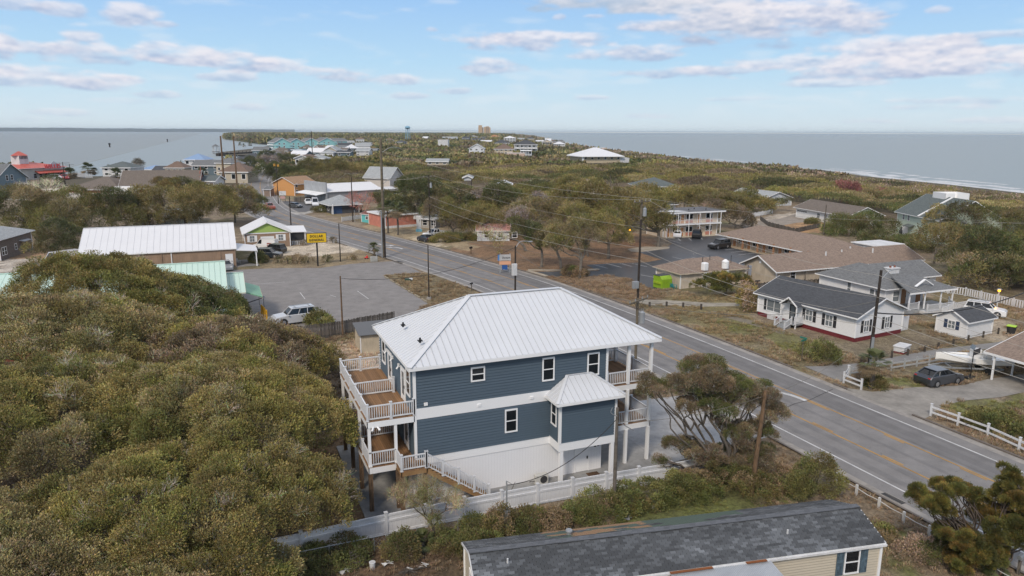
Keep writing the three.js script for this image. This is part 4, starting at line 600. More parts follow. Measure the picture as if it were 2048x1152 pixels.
// ---------------------------------------------------------------- the other buildings
const shingleDark = M([0.085, 0.09, 0.098], { map: 'shingle', rough: 0.95 }), shingleGrey = M([0.2, 0.205, 0.205], { map: 'shingle', rough: 0.95 }), shinglePale = M([0.42, 0.44, 0.44], { map: 'shingle', rough: 0.95 }), shingleBrown = M([0.3, 0.225, 0.175], { map: 'shingle', rough: 0.95 }), shingleTaupe = M([0.2, 0.165, 0.135], { map: 'shingle', rough: 0.95 }), shingleGreenGrey = M([0.14, 0.165, 0.16], { map: 'shingle', rough: 0.95 });
const roofWhite = M([0.72, 0.72, 0.72], { map: 'clean', rough: 0.45, key: 'rw' }), roofMint = M([0.55, 0.72, 0.62], { map: 'clean', rough: 0.45, key: 'rm' }), roofRed = M([0.62, 0.13, 0.09], { map: 'grime', rough: 0.5 });
const cream = M([0.62, 0.53, 0.39], { map: 'grime', rough: 0.85 }), tan = M([0.36, 0.245, 0.165], { map: 'grime', rough: 0.85 }), teal = M([0.3, 0.6, 0.6], { map: 'lapTone', rough: 0.7 }), brick = M([0.26, 0.09, 0.055], { map: 'grime', rough: 0.95 }), slate = M([0.12, 0.17, 0.2], { map: 'lapTone', rough: 0.8 }), coral = M([0.62, 0.24, 0.17], { map: 'grime', rough: 0.8 }), turq = M([0.13, 0.5, 0.5], { map: 'lapTone', rough: 0.7 }), orange = M([0.62, 0.31, 0.11], { map: 'lapTone', rough: 0.8 }), grey = M([0.3, 0.3, 0.3], { map: 'lapTone', rough: 0.8 }), mint = M([0.54, 0.63, 0.52], { map: 'lapTone', rough: 0.7 }), pale = M([0.55, 0.58, 0.6], { map: 'lapTone', rough: 0.7 }), sandWall = M([0.5, 0.44, 0.34], { map: 'lapTone', rough: 0.8 }), greyBrown = M([0.22, 0.18, 0.155], { map: 'shingle', rough: 0.9 });
// a building whose near face stands on the line A-B on the ground
function seen({ A, B, top, ridge, D, roof = {}, H, y0 = 0, level, turn = 0, ...o }) {
  const a = G(...A, y0), b = G(B[0], level ? A[1] + (B[0] - A[0]) * 0.0045 : B[1], y0), L = Math.hypot(b.x - a.x, b.z - a.z), yaw = Math.atan2(-(b.z - a.z), b.x - a.x) + turn;
  const h = H ?? topOf(a, A[0], top) - y0, m = a.clone().lerp(b, 0.5).add(V(-Math.sin(yaw) * D / 2, 0, -Math.cos(yaw) * D / 2)), rise = ridge ? Math.max(0.5, topOf(m, (A[0] + B[0]) / 2, ridge) - y0 - h) : roof.rise;
  return building({ at: [a.x, a.z], L, D, H: h, yaw, y0, base: y0 ? { h: 0.01, mat: W.weathered, deep: y0 } : undefined, ...o, roof: { ...roof, rise } });
}
const many = (b, side, n, y, w, h, o, from = 0.1, to = 0.9) => { const S = side === 'f' || side === 'b' ? b.L : b.D; for (let i = 0; i < n; i++) b.win(side, S * lerp(from, to, n > 1 ? i / (n - 1) : 0.5), y, w, h, o); return b; };
const sitting = (name, label, cat, px, py, yaw, f, group) => { const p = G(px, py), g = thing(name, label, cat, [p.x, 0, p.z], yaw, group); f(g, p); return g; };
// --- by the car park
{
  const b = building({ name: 'warehouse', label: 'long tan metal building with a plain white roof behind the grove', cat: 'building', at: [-20.8, -132.4], L: 23.4, D: 18, H: 3.2, wall: tan, trim: M([0.3, 0.22, 0.16], { rough: 0.7 }), roof: { t: 'gx', rise: 3.3, ov: 0.25, mat: roofWhite, seam: 1.0, trim: W.trim } });
  b.door('f', 22.4, 1.0, 2.2, W.trim); for (const [x, m] of [[11.9, tan], [13.4, W.trim], [21.0, tan]]) b.part('downpipe', m, (k) => k.bx(x - 0.07, x + 0.07, 0, 3.1, 0.01, 0.12));
  const c = thing('canopy', 'white open sided canopy on posts at the tan building end', 'canopy', [2.8, 0, -132.2]);
  part('roof', roofWhite, c, (m) => m.slab([V(0.05, 3.0, 0.4), V(3.4, 2.75, 0.6), V(3.4, 2.75, -6), V(0.05, 3.3, -6)], 0.12)); for (const [x, z] of [[3.2, 0.3], [3.2, -2.6], [3.2, -5.6]]) part('post', W.trim, c, (m) => m.bx(x - 0.09, x + 0.09, 0, 2.7, z - 0.09, z + 0.09)); part('valance', W.trim, c, (m) => m.bx(3.38, 3.43, 2.4, 2.76, -6, 0.6));
  setting(part('canopy_floor', M([0.33, 0.32, 0.3], { map: 'concrete', rough: 0.9, key: 'cf' }), scene, (m) => m.bx(2.7, 6.4, 0, 0.06, -139, -132)), 'canopy_floor');
  const f = building({ name: 'cottage', label: 'tan cottage with lime green gable and white metal roof', cat: 'house', at: [5.0, -153.2], L: 8.7, D: 10, H: 2.95, wall: tan, roof: { t: 'gz', rise: 2.0, ov: 0.45, mat: roofWhite, seam: 0.6 } });
  f.part('gable', M([0.36, 0.5, 0.13], { map: 'lapTone', rough: 0.8 }), (m) => m.slab([V(0.1, 3.0, 0.04), V(8.6, 3.0, 0.04), V(4.35, 4.9, 0.04)], 0.03)); f.part('band', W.trim, (m) => m.bx(-0.05, 8.75, 2.78, 2.98, 0.005, 0.06));
  f.win('f', [1.4, 6.9], 1.25, 0.85, 1.15, { style: 'grid', glass: W.glassPale, shut: W.trim }); f.door('f', 4.3, 2.4, 2.1, W.trim, { knob: false }); f.win('l', [3, 7], 1.2, 0.8, 1.1);
  f.part('porch_roof', roofWhite, (m) => m.slab([V(8.9, 2.55, -2.2), V(12.3, 2.5, -2.2), V(12.3, 3.2, -7.4), V(8.4, 3.25, -7.4)], 0.1)); for (const z of [-2.6, -7]) f.part('porch_post', W.trim, (m) => m.bx(11.9, 12.06, 0, 2.5, z - 0.08, z + 0.08)); f.part('screen', W.dark, (m) => m.bx(8.85, 11.8, 0.8, 2.4, -2.7, -2.62)); f.part('lattice', W.vinyl, (m) => { for (let i = 0; i < 26; i++) m.bx(8.8 + i * 0.35, 8.95 + i * 0.35, 0, 0.75, -1.2, -1.15); m.bx(8.8, 18, 0.72, 0.78, -1.22, -1.13); });
  // the green-roofed store
  const s = building({ name: 'store', label: 'store with pale green standing seam metal roof beyond the oak grove', cat: 'store', at: [-40, -84.3], L: 40, D: 24, H: 3.6, wall: cream, base: { h: 0.9, mat: brick }, roof: { t: 'gx', rise: 3.35, ov: 0.6, mat: roofMint, seam: 0.62, trim: M([0.6, 0.62, 0.5], { rough: 0.5 }) } });
  const e = building({ name: 'store_entrance', label: 'cream store entrance wing with small pale green roof and brick base', cat: 'building', at: [0.3, -91.6], L: 1.9, D: 8.4, H: 4.0, wall: cream, base: { h: 0.95, mat: brick }, roof: { t: 'gx', rise: 1.45, ov: 0.45, mat: roofMint, seam: 0.55, trim: M([0.6, 0.62, 0.5], { rough: 0.5 }) } });
  e.part('canopy', M([0.25, 0.5, 0.3], { map: 'grime', rough: 0.5 }), (m) => m.slab([V(1.9, 3.9, -0.8), V(4.3, 3.0, -0.8), V(4.3, 3.0, -7.5), V(1.9, 3.9, -7.5)], 0.12)); e.part('canopy_edge', cream, (m) => m.bx(4.25, 4.33, 2.75, 3.0, -7.5, -0.8)); e.part('bracket', W.dark, (m) => m.beam(V(1.95, 2.2, -0.9), V(4.2, 2.8, -0.9), 0.07, 0.1)); e.part('downpipe', cream, (m) => m.cyl(V(1.35, 0, 0.08), V(1.35, 3.9, 0.08), 0.08)); e.part('porch_column', W.yellow, (m) => m.bx(2.1, 2.4, 0, 2.6, -1.4, -1.1)); e.door('r', 4, 1.8, 2.2, W.dark, { glass: W.glass });
}
// --- the motel
{
  const doorO = M([0.5, 0.25, 0.11], { rough: 0.6 }), red = M([0.45, 0.2, 0.15], { rough: 0.8 });
  const b = building({ name: 'motel_block', label: 'two storey cream motel block with orange doors, balcony and flat roof', cat: 'motel', at: [92.5, -136.6], L: 14.6, D: 6.6, H: 5.5, wall: M([0.68, 0.56, 0.42], { map: 'grime', rough: 0.8, key: 'mb' }), roof: { t: 'flat', ov: 1.3, mat: M([0.16, 0.16, 0.165], { map: 'concrete', rough: 0.9, key: 'fr' }), thick: 0.3 } });
  for (const y of [0.1, 2.95]) { for (const x of [3.4, 6.9, 12.3]) b.win('f', x, y + 0.95, 1.7, 1.1, { style: 'pair' }); b.door('f', [1.2, 9.6, 5.0], 0.9, 2.0, doorO, { y }); b.part('planter', red, (m) => { for (const x of [3.4, 6.9, 12.3]) m.bx(x - 0.85, x + 0.85, y + 0.05, y + 0.75, 0.01, 0.12); }); }
  b.part('balcony', W.trim, (m) => { m.bx(-0.2, 14.9, 2.72, 2.94, 0.01, 1.35); }); b.part('walkway', cream, (m) => m.bx(-0.3, 15, 0, 0.1, 0.01, 1.7));
  for (let i = 0; i < 6; i++) b.part('post', W.trim, (m) => m.bx(0.05 + i * 2.9, 0.17 + i * 2.9, 0.1, 5.5, 1.2, 1.32));
  const ra = railing(b.g, V(0, 2.94, 1.26), V(14.7, 2.94, 1.26), { ends: [0, 0], gap: 0.3, h: 0.9 });
  b.part('roof_patch', W.white, (m) => m.slab([V(0.2, 5.72, 0.4), V(6, 5.72, 0.6), V(5.2, 5.72, -2.2), V(-0.8, 5.72, -2.6)], 0.03)); for (const [x, z] of [[8, -2], [10.5, -3.4], [12.4, -1.5]]) b.part('roof_pipe', W.dark, (m) => m.cyl(V(x, 5.66, z), V(x, 6, z), 0.12));
  const w1 = building({ name: 'motel_wing', label: 'long single storey motel wing with brown hip roof beside the car park', cat: 'motel', at: [99.2, -95], L: 9.4, D: 28.4, H: 2.5, wall: M([0.6, 0.5, 0.38], { map: 'grime', rough: 0.8, key: 'mw' }), roof: { t: 'hz', rise: 1.75, ov: 1.5, mat: shingleBrown, thick: 0.18 } });
  for (let i = 0; i < 6; i++) { const x = 3 + i * 4.4; w1.win('l', x + 1.9, 0.95, 1.5, 1.05, { style: 'pair' }); w1.door('l', x, 0.95, 2.05, doorO, { y: 0.1 }); w1.part('brick_pier', M([0.4, 0.21, 0.11], { map: 'grime', rough: 0.9, key: 'bp' }), (m) => m.bx(-1.35, -1.1, 0, 2.35, -x - 1.05, -x - 0.7)); }
  w1.part('walkway', M([0.5, 0.4, 0.28], { map: 'concrete', rough: 0.9, key: 'ww' }), (m) => m.bx(-1.8, -0.01, 0, 0.1, -28.4, 0));
  const w2 = building({ name: 'motel_rear_wing', label: 'motel wing with cream gable end and brown roof behind the white houses', cat: 'motel', at: [78.7, -85.4], L: 30.4, D: 7.4, H: 2.5, wall: M([0.56, 0.48, 0.37], { map: 'grime', rough: 0.85, key: 'm2' }), roof: { t: 'gx', rise: 1.7, ov: 0.6, mat: shingleBrown, thick: 0.16 } });
  w2.win('f', [3.2, 10.5], 0.95, 0.95, 1.2, { style: 'sash' }); w2.part('louvre', M([0.35, 0.4, 0.5], { rough: 0.6 }), (m) => { for (let i = 0; i < 8; i++) m.bx(-0.09, -0.01, 0.6 + i * 0.22, 0.76 + i * 0.22, -6.6, -5.6); }); w2.part('gable_vent', W.trim, (m) => m.bx(-0.06, -0.01, 3.0, 3.4, -3.9, -3.5));
  for (const x of [2.2, 5, 8, 12]) w2.part('brace', barkDark, (m) => m.cyl(V(x, 0, 0.9), V(x + 0.5, 2.5, 0.1), 0.05)); for (const [x, z] of [[12, -2.4], [16, -3.0], [22, -2.2], [25, -4.4], [20, -5]]) w2.part('roof_vent', W.white, (m) => m.cyl(V(x, 3.2, z), V(x, 4.35, z), 0.13)); w2.part('satellite_dish', W.galv, (m) => { m.cyl(V(9.5, 1.1, 0.3), V(9.6, 1.25, 0.5), 0.45, 0.4, 14); });
  const l = building({ name: 'laundry_building', label: 'low cream block building with brown hip roof behind the lime dumpster', cat: 'building', at: [63.9, -89.2], L: 12.4, D: 6.2, H: 2.45, yaw: 0.03, wall: M([0.66, 0.57, 0.45], { map: 'grime', rough: 0.85, key: 'lb' }), roof: { t: 'hx', rise: 1.35, ov: 0.45, mat: shingleBrown, trim: cream } });
  for (const x of [4.3, 8.3]) { l.part('chimney', W.white, (m) => m.bx(x - 0.35, x + 0.35, 0, 2.35, 0.01, 0.55)); } l.part('roof_tank', W.trim, (m) => m.rbox(4.3, 3.15, 0.1, 0.85, 1.25, 0.85, 0.15)); l.part('roof_tank', W.trim, (m) => { m.cyl(V(8.3, 2.6, 0), V(8.3, 3.7, 0), 0.55, 0.55, 10); m.cyl(V(8.3, 3.7, 0), V(8.3, 4.0, 0), 0.5, 0.15, 10); });
  l.win('f', [5.9, 7.0], 1.3, 0.6, 0.45, { style: 'plain' }); for (const [x, z] of [[5.2, -1.6], [7.2, -2.4], [10.4, -1.2]]) l.part('vent_pipe', W.dark, (m) => m.cyl(V(x, 2.9, z), V(x, 4.3, z), 0.05));
}
// --- the white houses
{
  const black = M([0.02, 0.021, 0.024], { rough: 0.6, key: 'shut' }), maroon = M([0.17, 0.02, 0.025], { map: 'grime', rough: 0.8 });
  const b = building({ name: 'white_house', label: 'white bungalow with dark shingle roof, black shutters and maroon base', cat: 'house', at: [65.5, -58.1], L: 8.4, D: 14.2, H: 3.0, yaw: 0.112, wall: W.whiteSiding, base: { h: 0.5, mat: maroon }, roof: { t: 'gz', rise: 1.65, ov: 0.5, mat: shingleDark } });
  b.win('f', [1.8, 5.5], 1.05, 0.8, 1.25, { style: 'grid', glass: W.glassPale, shut: black }); b.win('l', [10.7, 7.9], 1.1, 0.9, 1.25, { style: 'grid', glass: W.glassPale, shut: black }); b.win('l', 2.6, 1.05, 2.2, 1.35, { style: 'pair', glass: W.glassPale }); b.part('shutter', black, (m) => m.bx(-0.05, -0.01, 1.0, 2.4, -13.2, -12.8)); b.door('l', 5.5, 0.95, 2.0, W.dark, { y: 0.55, glass: W.glassPale });
  b.part('porch_roof', shingleDark, (m) => { m.slab([V(-1.5, 2.75, -6.9), V(-1.5, 3.7, -8.2), V(1.5, 3.7, -8.2), V(1.5, 2.75, -6.9)].reverse(), 0.1); m.slab([V(-1.5, 2.75, -9.5), V(-1.5, 3.7, -8.2), V(1.5, 3.7, -8.2), V(1.5, 2.75, -9.5)], 0.1); }); b.part('porch_gable', W.trim, (m) => { for (const z of [-6.9, -9.5]) m.beam(V(-1.52, 2.72, z), V(-1.52, 3.68, -8.2), 0.06, 0.16); }); for (const z of [-7.05, -9.35]) b.part('porch_post', W.trim, (m) => m.bx(-1.42, -1.3, 0, 2.7, z - 0.06, z + 0.06));
  b.part('porch_floor', W.galv, (m) => m.bx(-1.5, -0.02, 0.4, 0.55, -9.4, -7)); for (let i = 0; i < 3; i++) b.part('step', W.galv, (m) => m.bx(-1.9 - i * 0.32, -1.5 - i * 0.32, 0, 0.42 - i * 0.14, -8.9, -7.6)); railing(b.g, V(-1.5, 0.55, -7.05), V(-0.05, 0.55, -7.05), { h: 0.85, gap: 0.2 }); railing(b.g, V(-1.55, 0.5, -7.5), V(-2.7, 0, -7.5), { h: 0.85, gap: 0.2 }); railing(b.g, V(-1.55, 0.5, -9.0), V(-2.7, 0, -9.0), { h: 0.85, gap: 0.2 });
  b.part('meter_box', W.white, (m) => m.bx(-0.45, -0.02, 0.05, 0.6, -12.2, -11.2)); b.part('side_screen', W.vinyl, (m) => { for (let i = 0; i < 4; i++) m.bx(8.5 + i * 0.5, 8.96 + i * 0.5, 0.05, 1.75, -0.55, -0.5); });
  const c = building({ name: 'white_house', label: 'white house with grey hip roof, brick chimney and railed corner porch', cat: 'house', at: [82, -68.6], L: 7, D: 11.4, H: 2.95, wall: W.whiteSiding, base: { h: 0.4, mat: W.white }, roof: { t: 'hz', rise: 1.75, ov: 0.55, mat: shingleGrey } });
  c.win('l', 5.4, 0.9, 0.55, 1.6, { glass: W.glassPale }); c.win('l', [9.3, 10.2], 0.9, 0.7, 1.4, { glass: W.glassPale }); c.win('f', 2, 0.9, 1.1, 1.4, { glass: W.glassPale }); c.door('f', [3.4, 6.2], 0.95, 2.05, M([0.28, 0.14, 0.06], { rough: 0.6 }), { y: 0.45 });
  c.part('porch_roof', shingleGrey, (m) => { m.slab([V(0.4, 2.85, 3.4), V(9.2, 2.85, 3.4), V(6.4, 4.1, -1.2), V(2.2, 4.1, -1.2)], 0.14); m.slab([V(9.2, 2.85, 3.4), V(9.2, 2.85, -2), V(6.4, 4.1, -1.2)], 0.14); }); c.part('dormer', W.trim, (m) => { m.beam(V(2.7, 3.3, 2.2), V(4.3, 4.15, 2.2), 0.3, 0.12); m.beam(V(5.9, 3.3, 2.2), V(4.3, 4.15, 2.2), 0.3, 0.12); }); c.part('porch_fascia', W.trim, (m) => { m.beam(V(0.4, 2.72, 3.42), V(9.2, 2.72, 3.42), 0.08, 0.2); m.beam(V(9.2, 2.72, 3.4), V(9.2, 2.72, -2), 0.08, 0.2); });
  c.part('porch_floor', W.galv, (m) => m.bx(0.6, 9, 0, 0.45, 0.02, 3.2)); for (const x of [0.8, 3.6, 6.6, 8.8]) c.part('porch_post', W.trim, (m) => m.bx(x - 0.07, x + 0.07, 0.45, 2.7, 3.0, 3.14)); railing(c.g, V(0.7, 0.45, 3.1), V(2.6, 0.45, 3.1), { gap: 0.2 }); railing(c.g, V(2.8, 0.3, 4.2), V(7.6, 0.3, 4.2), { gap: 0.2, mid: 1 }); railing(c.g, V(7.6, 0.3, 4.2), V(9.4, 0.3, 2.2), { gap: 0.2 }); c.part('terrace', W.white, (m) => m.bx(2.7, 9.3, 0, 0.3, 3.22, 4.3));
  c.part('chimney', W.white, (m) => { m.bx(3.2, 4.8, 2.6, 4.8, -3.2, -2.2); m.bx(3.1, 4.9, 4.8, 4.95, -3.3, -2.1); }); for (const x of [3.6, 4.4]) c.part('chimney_pot', brick, (m) => m.cyl(V(x, 4.95, -2.7), V(x, 5.2, -2.7), 0.14));
  const r = building({ name: 'white_annexe', label: 'grey roofed annexe joined to the white house with corner porch', cat: 'building', at: [89.2, -74.4], L: 9.6, D: 6.4, H: 2.6, wall: W.whiteSiding, roof: { t: 'gx', rise: 1.5, ov: 0.6, mat: shingleGrey } }); r.win('f', [2, 5, 8], 0.8, 0.9, 1.3, { glass: W.glassPale });
  const s = building({ name: 'garden_shed', label: 'small white shed with dark gable roof and navy shutters', cat: 'shed', at: [78.7, -54.5], L: 5.0, D: 3.6, H: 2.05, yaw: 0.1, wall: W.whiteSiding, roof: { t: 'gx', rise: 0.95, ov: 0.35, mat: shingleDark } });
  s.win('l', 1.8, 0.85, 0.75, 0.85, { style: 'grid', glass: W.glassPale, shut: M([0.03, 0.05, 0.1], { rough: 0.6 }) }); s.part('skirt', W.vinyl, (m) => { for (let i = 0; i < 16; i++) m.bx(-0.08, -0.03, 0, 0.22, -3.5 + i * 0.22, -3.38 + i * 0.22); });
  // carport roof at the right edge
  const k = thing('carport', 'brown shingled carport roof on white posts at the right edge', 'carport', [67.4, 0, -44.7]);
  part('roof', shingleBrown, k, (m) => { m.slab([V(0, 2.6, 0), V(0, 2.6, 13), V(7, 4.4, 13), V(7, 4.4, 0)], 0.14); m.slab([V(14, 2.6, 13), V(14, 2.6, 0), V(7, 4.4, 0), V(7, 4.4, 13)], 0.14); }); part('fascia', W.trim, k, (m) => { m.beam(V(-0.03, 2.5, 0), V(-0.03, 2.5, 13), 0.06, 0.2); m.beam(V(0, 2.5, -0.03), V(7, 4.3, -0.03), 0.06, 0.2); }); for (const [x, z] of [[0.15, 1.0], [3.0, 1.0], [0.15, 4.6], [0.15, 8.4]]) part('post', W.trim, k, (m) => m.bx(x - 0.07, x + 0.07, 0, 2.5, z - 0.07, z + 0.07)); part('house_wall', W.whiteSiding, k, (m) => m.bx(6.2, 13.5, 0, 2.6, 0.6, 12.6));
}
// --- houses towards the ocean
{
  const b = building({ name: 'green_house', label: 'tall pale green two storey house with grey roof and white rooftop deck', cat: 'house', at: [141.8, -107.3], L: 13, D: 17.5, H: 5.3, yaw: -0.4, wall: mint, roof: { t: 'gz', rise: 3.9, ov: 0.6, mat: shingleGreenGrey } });
  b.win('l', [2.8, 5], 3.6, 0.8, 1.2, { glass: W.glassPale }); b.win('l', [11, 13], 0.8, 0.8, 1.5, { glass: W.glassPale }); b.door('l', 4, 2.4, 2.2, W.trim, { knob: false }); b.part('awning', shingleGreenGrey, (m) => m.slab([V(-1.3, 2.5, -12.6), V(0, 2.9, -12.6), V(0, 2.9, -9.6), V(-1.3, 2.5, -9.6)].reverse(), 0.08)); b.win('f', [2, 5, 8], 3.5, 0.9, 1.3, { glass: W.glassPale });
  b.part('dormer_rake', W.trim, (m) => m.beam(V(-0.7, 5.2, -7.5), V(6.4, 9.35, -7.5), 0.5, 0.18)); b.part('roof_deck', W.trim, (m) => { m.bx(5.6, 11, 8.5, 8.7, -14, -9); for (const [x0, x1, z0, z1] of [[5.6, 7.8, -9.1, -9], [8.4, 11, -9.1, -9], [5.6, 5.7, -14, -9], [10.9, 11, -14, -9], [5.6, 11, -14, -13.9]]) m.bx(x0, x1, 8.7, 10.1, z0, z1); }); b.part('side_wing', mint, (m) => m.bx(13.02, 19, 0, 4.9, -12, -3)); b.part('side_wing_roof', shingleGreenGrey, (m) => { m.slab([V(12.6, 4.8, -2.4), V(16, 6.9, -2.4), V(16, 6.9, -12.5), V(12.6, 4.8, -12.5)].reverse(), 0.14); m.slab([V(19.5, 4.8, -2.4), V(16, 6.9, -2.4), V(16, 6.9, -12.5), V(19.5, 4.8, -12.5)], 0.14); });
  const a = building({ name: 'ranch_house', label: 'low ranch house with long brown roof and white garage doors', cat: 'house', at: [147.1, -136.3], L: 9.5, D: 22, H: 2.9, yaw: -0.17, roof: { t: 'gz', rise: 1.9, ov: 0.7, mat: shingleTaupe }, wall: W.whiteSiding }); a.win('l', [10, 13, 16, 20], 0.9, 1.2, 1.2, { glass: W.glassPale }); a.win('f', [2, 5], 0.8, 1, 1.2, {}); for (let i = 0; i < 5; i++) a.part('garage_window', W.dark, (m) => m.bx(-0.05, -0.01, 1.75, 2.05, -21.5 + i * 0.9, -20.9 + i * 0.9));
  const c = seen({ name: 'pale_blue_house', label: 'small pale blue house with grey roof left of the ranch', cat: 'house', A: [1527, 413], B: [1582, 411], top: 397, D: 18, roof: { t: 'gz', rise: 1.9, ov: 0.6, mat: shinglePale }, wall: pale }); c.win('f', c.L * 0.72, 0.8, 2.4, 1.4, { style: 'pair', glass: W.glassPale }); c.win('f', c.L * 0.25, 1, 1, 1.2, {});
  seen({ name: 'grey_roof_house', label: 'low house with broad grey hip roof behind the motel oaks', cat: 'house', y0: 3, A: [1278, 386], B: [1356, 386], top: 372, ridge: 355, D: 14, roof: { t: 'hx', ov: 0.8, mat: shingleGreenGrey }, wall: sandWall }).win('f', [3, 8], 0.8, 1.2, 1.2);
  const t2 = seen({ name: 'tan_roof_house', label: 'tan roofed house with white gable facing the white sand track', cat: 'house', y0: 1.5, A: [1158, 392], B: [1192, 390], top: 382, ridge: 357, D: 16, roof: { t: 'gz', ov: 0.6, mat: shingleBrown }, wall: W.whiteSiding }); t2.win('f', t2.L / 2, 1.5, 1.4, 1, {});
  const m = seen({ name: 'cream_house', label: 'large cream house with broad white hip roof near the ocean dunes', cat: 'house', y0: 5, A: [1165, 326], B: [1240, 325.5], top: 311, ridge: 296, D: 22, roof: { t: 'hx', ov: 2, mat: roofWhite, thick: 0.4 }, wall: M([0.66, 0.55, 0.38], { map: 'grime', rough: 0.8, key: 'ch' }) }); many(m, 'f', 6, 2.2, 1.2, 2.2, { t: 0.12 }, 0.08, 0.95); m.part('side_terrace', W.white, (k) => k.bx(m.L + 0.1, m.L + 6, 0, m.H * 0.66, -6, 0)); m.part('column', W.trim, (k) => { k.bx(-0.6, 0.4, 0, m.H, 0.2, 1); });
}
// --- shops past the car park
{
  building({ name: 'pool_house', label: 'low white flat roofed building behind the motel wing end', cat: 'building', at: [112.5, -97.5], L: 7, D: 5, H: 2.6, wall: W.white, roof: { t: 'flat', ov: 0.3, mat: W.white } }).win('f', [2, 5], 0.9, 1.2, 1, {});
  const o = seen({ name: 'orange_house', label: 'orange two storey house with tan gable roof behind the grey shop', cat: 'house', A: [590, 392], B: [632, 388], top: 368, ridge: 353, D: 11, roof: { t: 'gx', ov: 0.6, mat: M([0.42, 0.26, 0.15], { map: 'shingle', rough: 0.9 }) }, wall: orange }); many(o, 'f', 3, 3.2, 0.9, 1.2); many(o, 'f', 2, 0.8, 0.9, 1.3); 
  const s = seen({ name: 'grey_shop', label: 'long grey shop with white metal roof and stepped false front', cat: 'shop', A: [655, 408], B: [762, 401], top: 384, ridge: 366, D: 15, roof: { t: 'gx', ov: 0.4, mat: roofWhite, seam: 1.1 }, wall: grey }); s.part('false_front', M([0.42, 0.44, 0.46], { map: 'grime', rough: 0.8 }), (m) => m.bx(-0.5, -0.05, 0, s.H + 3, -15.4, 0.4)); s.part('shop_awning', W.trim, (m) => m.slab([V(-4, s.H * 0.8, 0.5), V(-0.5, s.H * 0.95, 0.5), V(-0.5, s.H * 0.95, -15), V(-4, s.H * 0.8, -15)], 0.15)); s.win('l', [3, 7, 11], 0.6, 1.6, 2, { glass: W.glass });
  const n = seen({ name: 'navy_office', label: 'small navy and grey office with pale hip roof beside the road', cat: 'office', A: [664, 428], B: [718, 425], top: 408, ridge: 390, D: 9, roof: { t: 'hx', ov: 1, mat: shinglePale }, wall: M([0.09, 0.09, 0.095], { map: 'grime', rough: 0.9 }) }); n.part('blue_panel', M([0.03, 0.07, 0.16], { rough: 0.6 }), (m) => m.bx(0.02, 3, 0, n.H - 0.05, 0.01, 0.06)); n.part('shop_name_board', W.white, (m) => m.bx(3.4, 6, n.H * 0.78, n.H * 0.95, 0.02, 0.07)); n.part('post', W.trim, (m) => m.bx(-0.1, 0.12, 0, n.H, 0.8, 1)); n.win('l', [3, 6], 0.8, 1, 1.4);
  const t = seen({ name: 'turquoise_shed', label: 'turquoise wooden shed with brown roof left of the palms', cat: 'shed', A: [746, 447], B: [768, 444.5], top: 430, ridge: 423, D: 4.6, roof: { t: 'gz', ov: 0.3, mat: M([0.22, 0.08, 0.06], { map: 'shingle', rough: 0.9 }) }, wall: turq }); t.door('f', t.L / 2, 0.9, 1.8, turq); t.win('l', 2.2, 0.9, 1, 0.7, {});
  const c = seen({ name: 'coral_building', label: 'flat coral pink building with white roof edge behind two palms', cat: 'shop', A: [771, 457], B: [838, 452], top: 431, D: 10, roof: { t: 'flat', ov: 0.35, mat: W.white, thick: 0.3 }, wall: coral }); c.part('white_base', W.white, (m) => m.bx(-0.02, c.L + 0.02, 0, 0.55, 0.01, 0.05)); c.part('window_hood', W.white, (m) => m.bx(c.L - 1.6, c.L + 1.5, c.H - 1.3, c.H - 0.4, 0.02, 1)); 
  const cc = seen({ name: 'coral_annexe', label: 'grey fronted coral annexe right of the coral building, half hidden by shrubs', cat: 'shop', A: [839, 455], B: [868, 457], top: 437, D: 9, roof: { t: 'flat', ov: 0.5, mat: W.white, thick: 0.25 }, wall: M([0.4, 0.38, 0.34], { map: 'grime', rough: 0.8 }) }); cc.win('f', [1.6, 4], 0.7, 1.2, 1.2);
  const w = seen({ name: 'white_annexe', label: 'white boxy shop with grey window band right of the tall pole', cat: 'shop', A: [768, 396], B: [806, 394], top: 379, D: 10, roof: { t: 'flat', ov: 0.3, mat: W.white }, wall: W.white }); many(w, 'f', 3, 1.5, 1.8, 1, { style: 'plain' }, 0.3, 0.8);
  const a = seen({ name: 'chalet', label: 'pale chalet with steep roof and dormer among trees', cat: 'house', y0: 1, A: [780, 377], B: [806, 374], top: 355, ridge: 334, D: 12, roof: { t: 'gz', ov: 0.7, mat: shinglePale }, wall: M([0.6, 0.56, 0.52], { map: 'lapTone', rough: 0.8 }) }); a.win('f', a.L * 0.35, 1, 1, 1.6); a.part('balcony', W.weathered, (m) => m.bx(a.L * 0.55, a.L * 0.98, 3, 3.9, 0.05, 1.2)); a.part('dormer', W.white, (m) => m.bx(a.L * 0.75, a.L + 1.4, a.H, a.H + 1.6, -6, -3));
  const k = seen({ name: 'market_stall', label: 'small open shelter with grey roof at the road bend', cat: 'shelter', A: [528, 393], B: [541, 393], top: 379, D: 5, roof: { t: 'shed', rise: 0.6, ov: 0.4, mat: shingleGrey }, wall: M([0.3, 0.22, 0.17], { map: 'grime', rough: 0.9 }) });
  const long = seen({ name: 'pale_cottage', label: 'long pale cottage with red roof edge behind the roadside oaks', cat: 'house', A: [955, 482], B: [1018, 482], top: 461, D: 6, roof: { t: 'gx', rise: 1, ov: 0.4, mat: M([0.5, 0.25, 0.2], { map: 'shingle', rough: 0.9 }) }, wall: pale }); long.win('f', [2, 5, 8], 0.8, 1, 1.1, {});
}
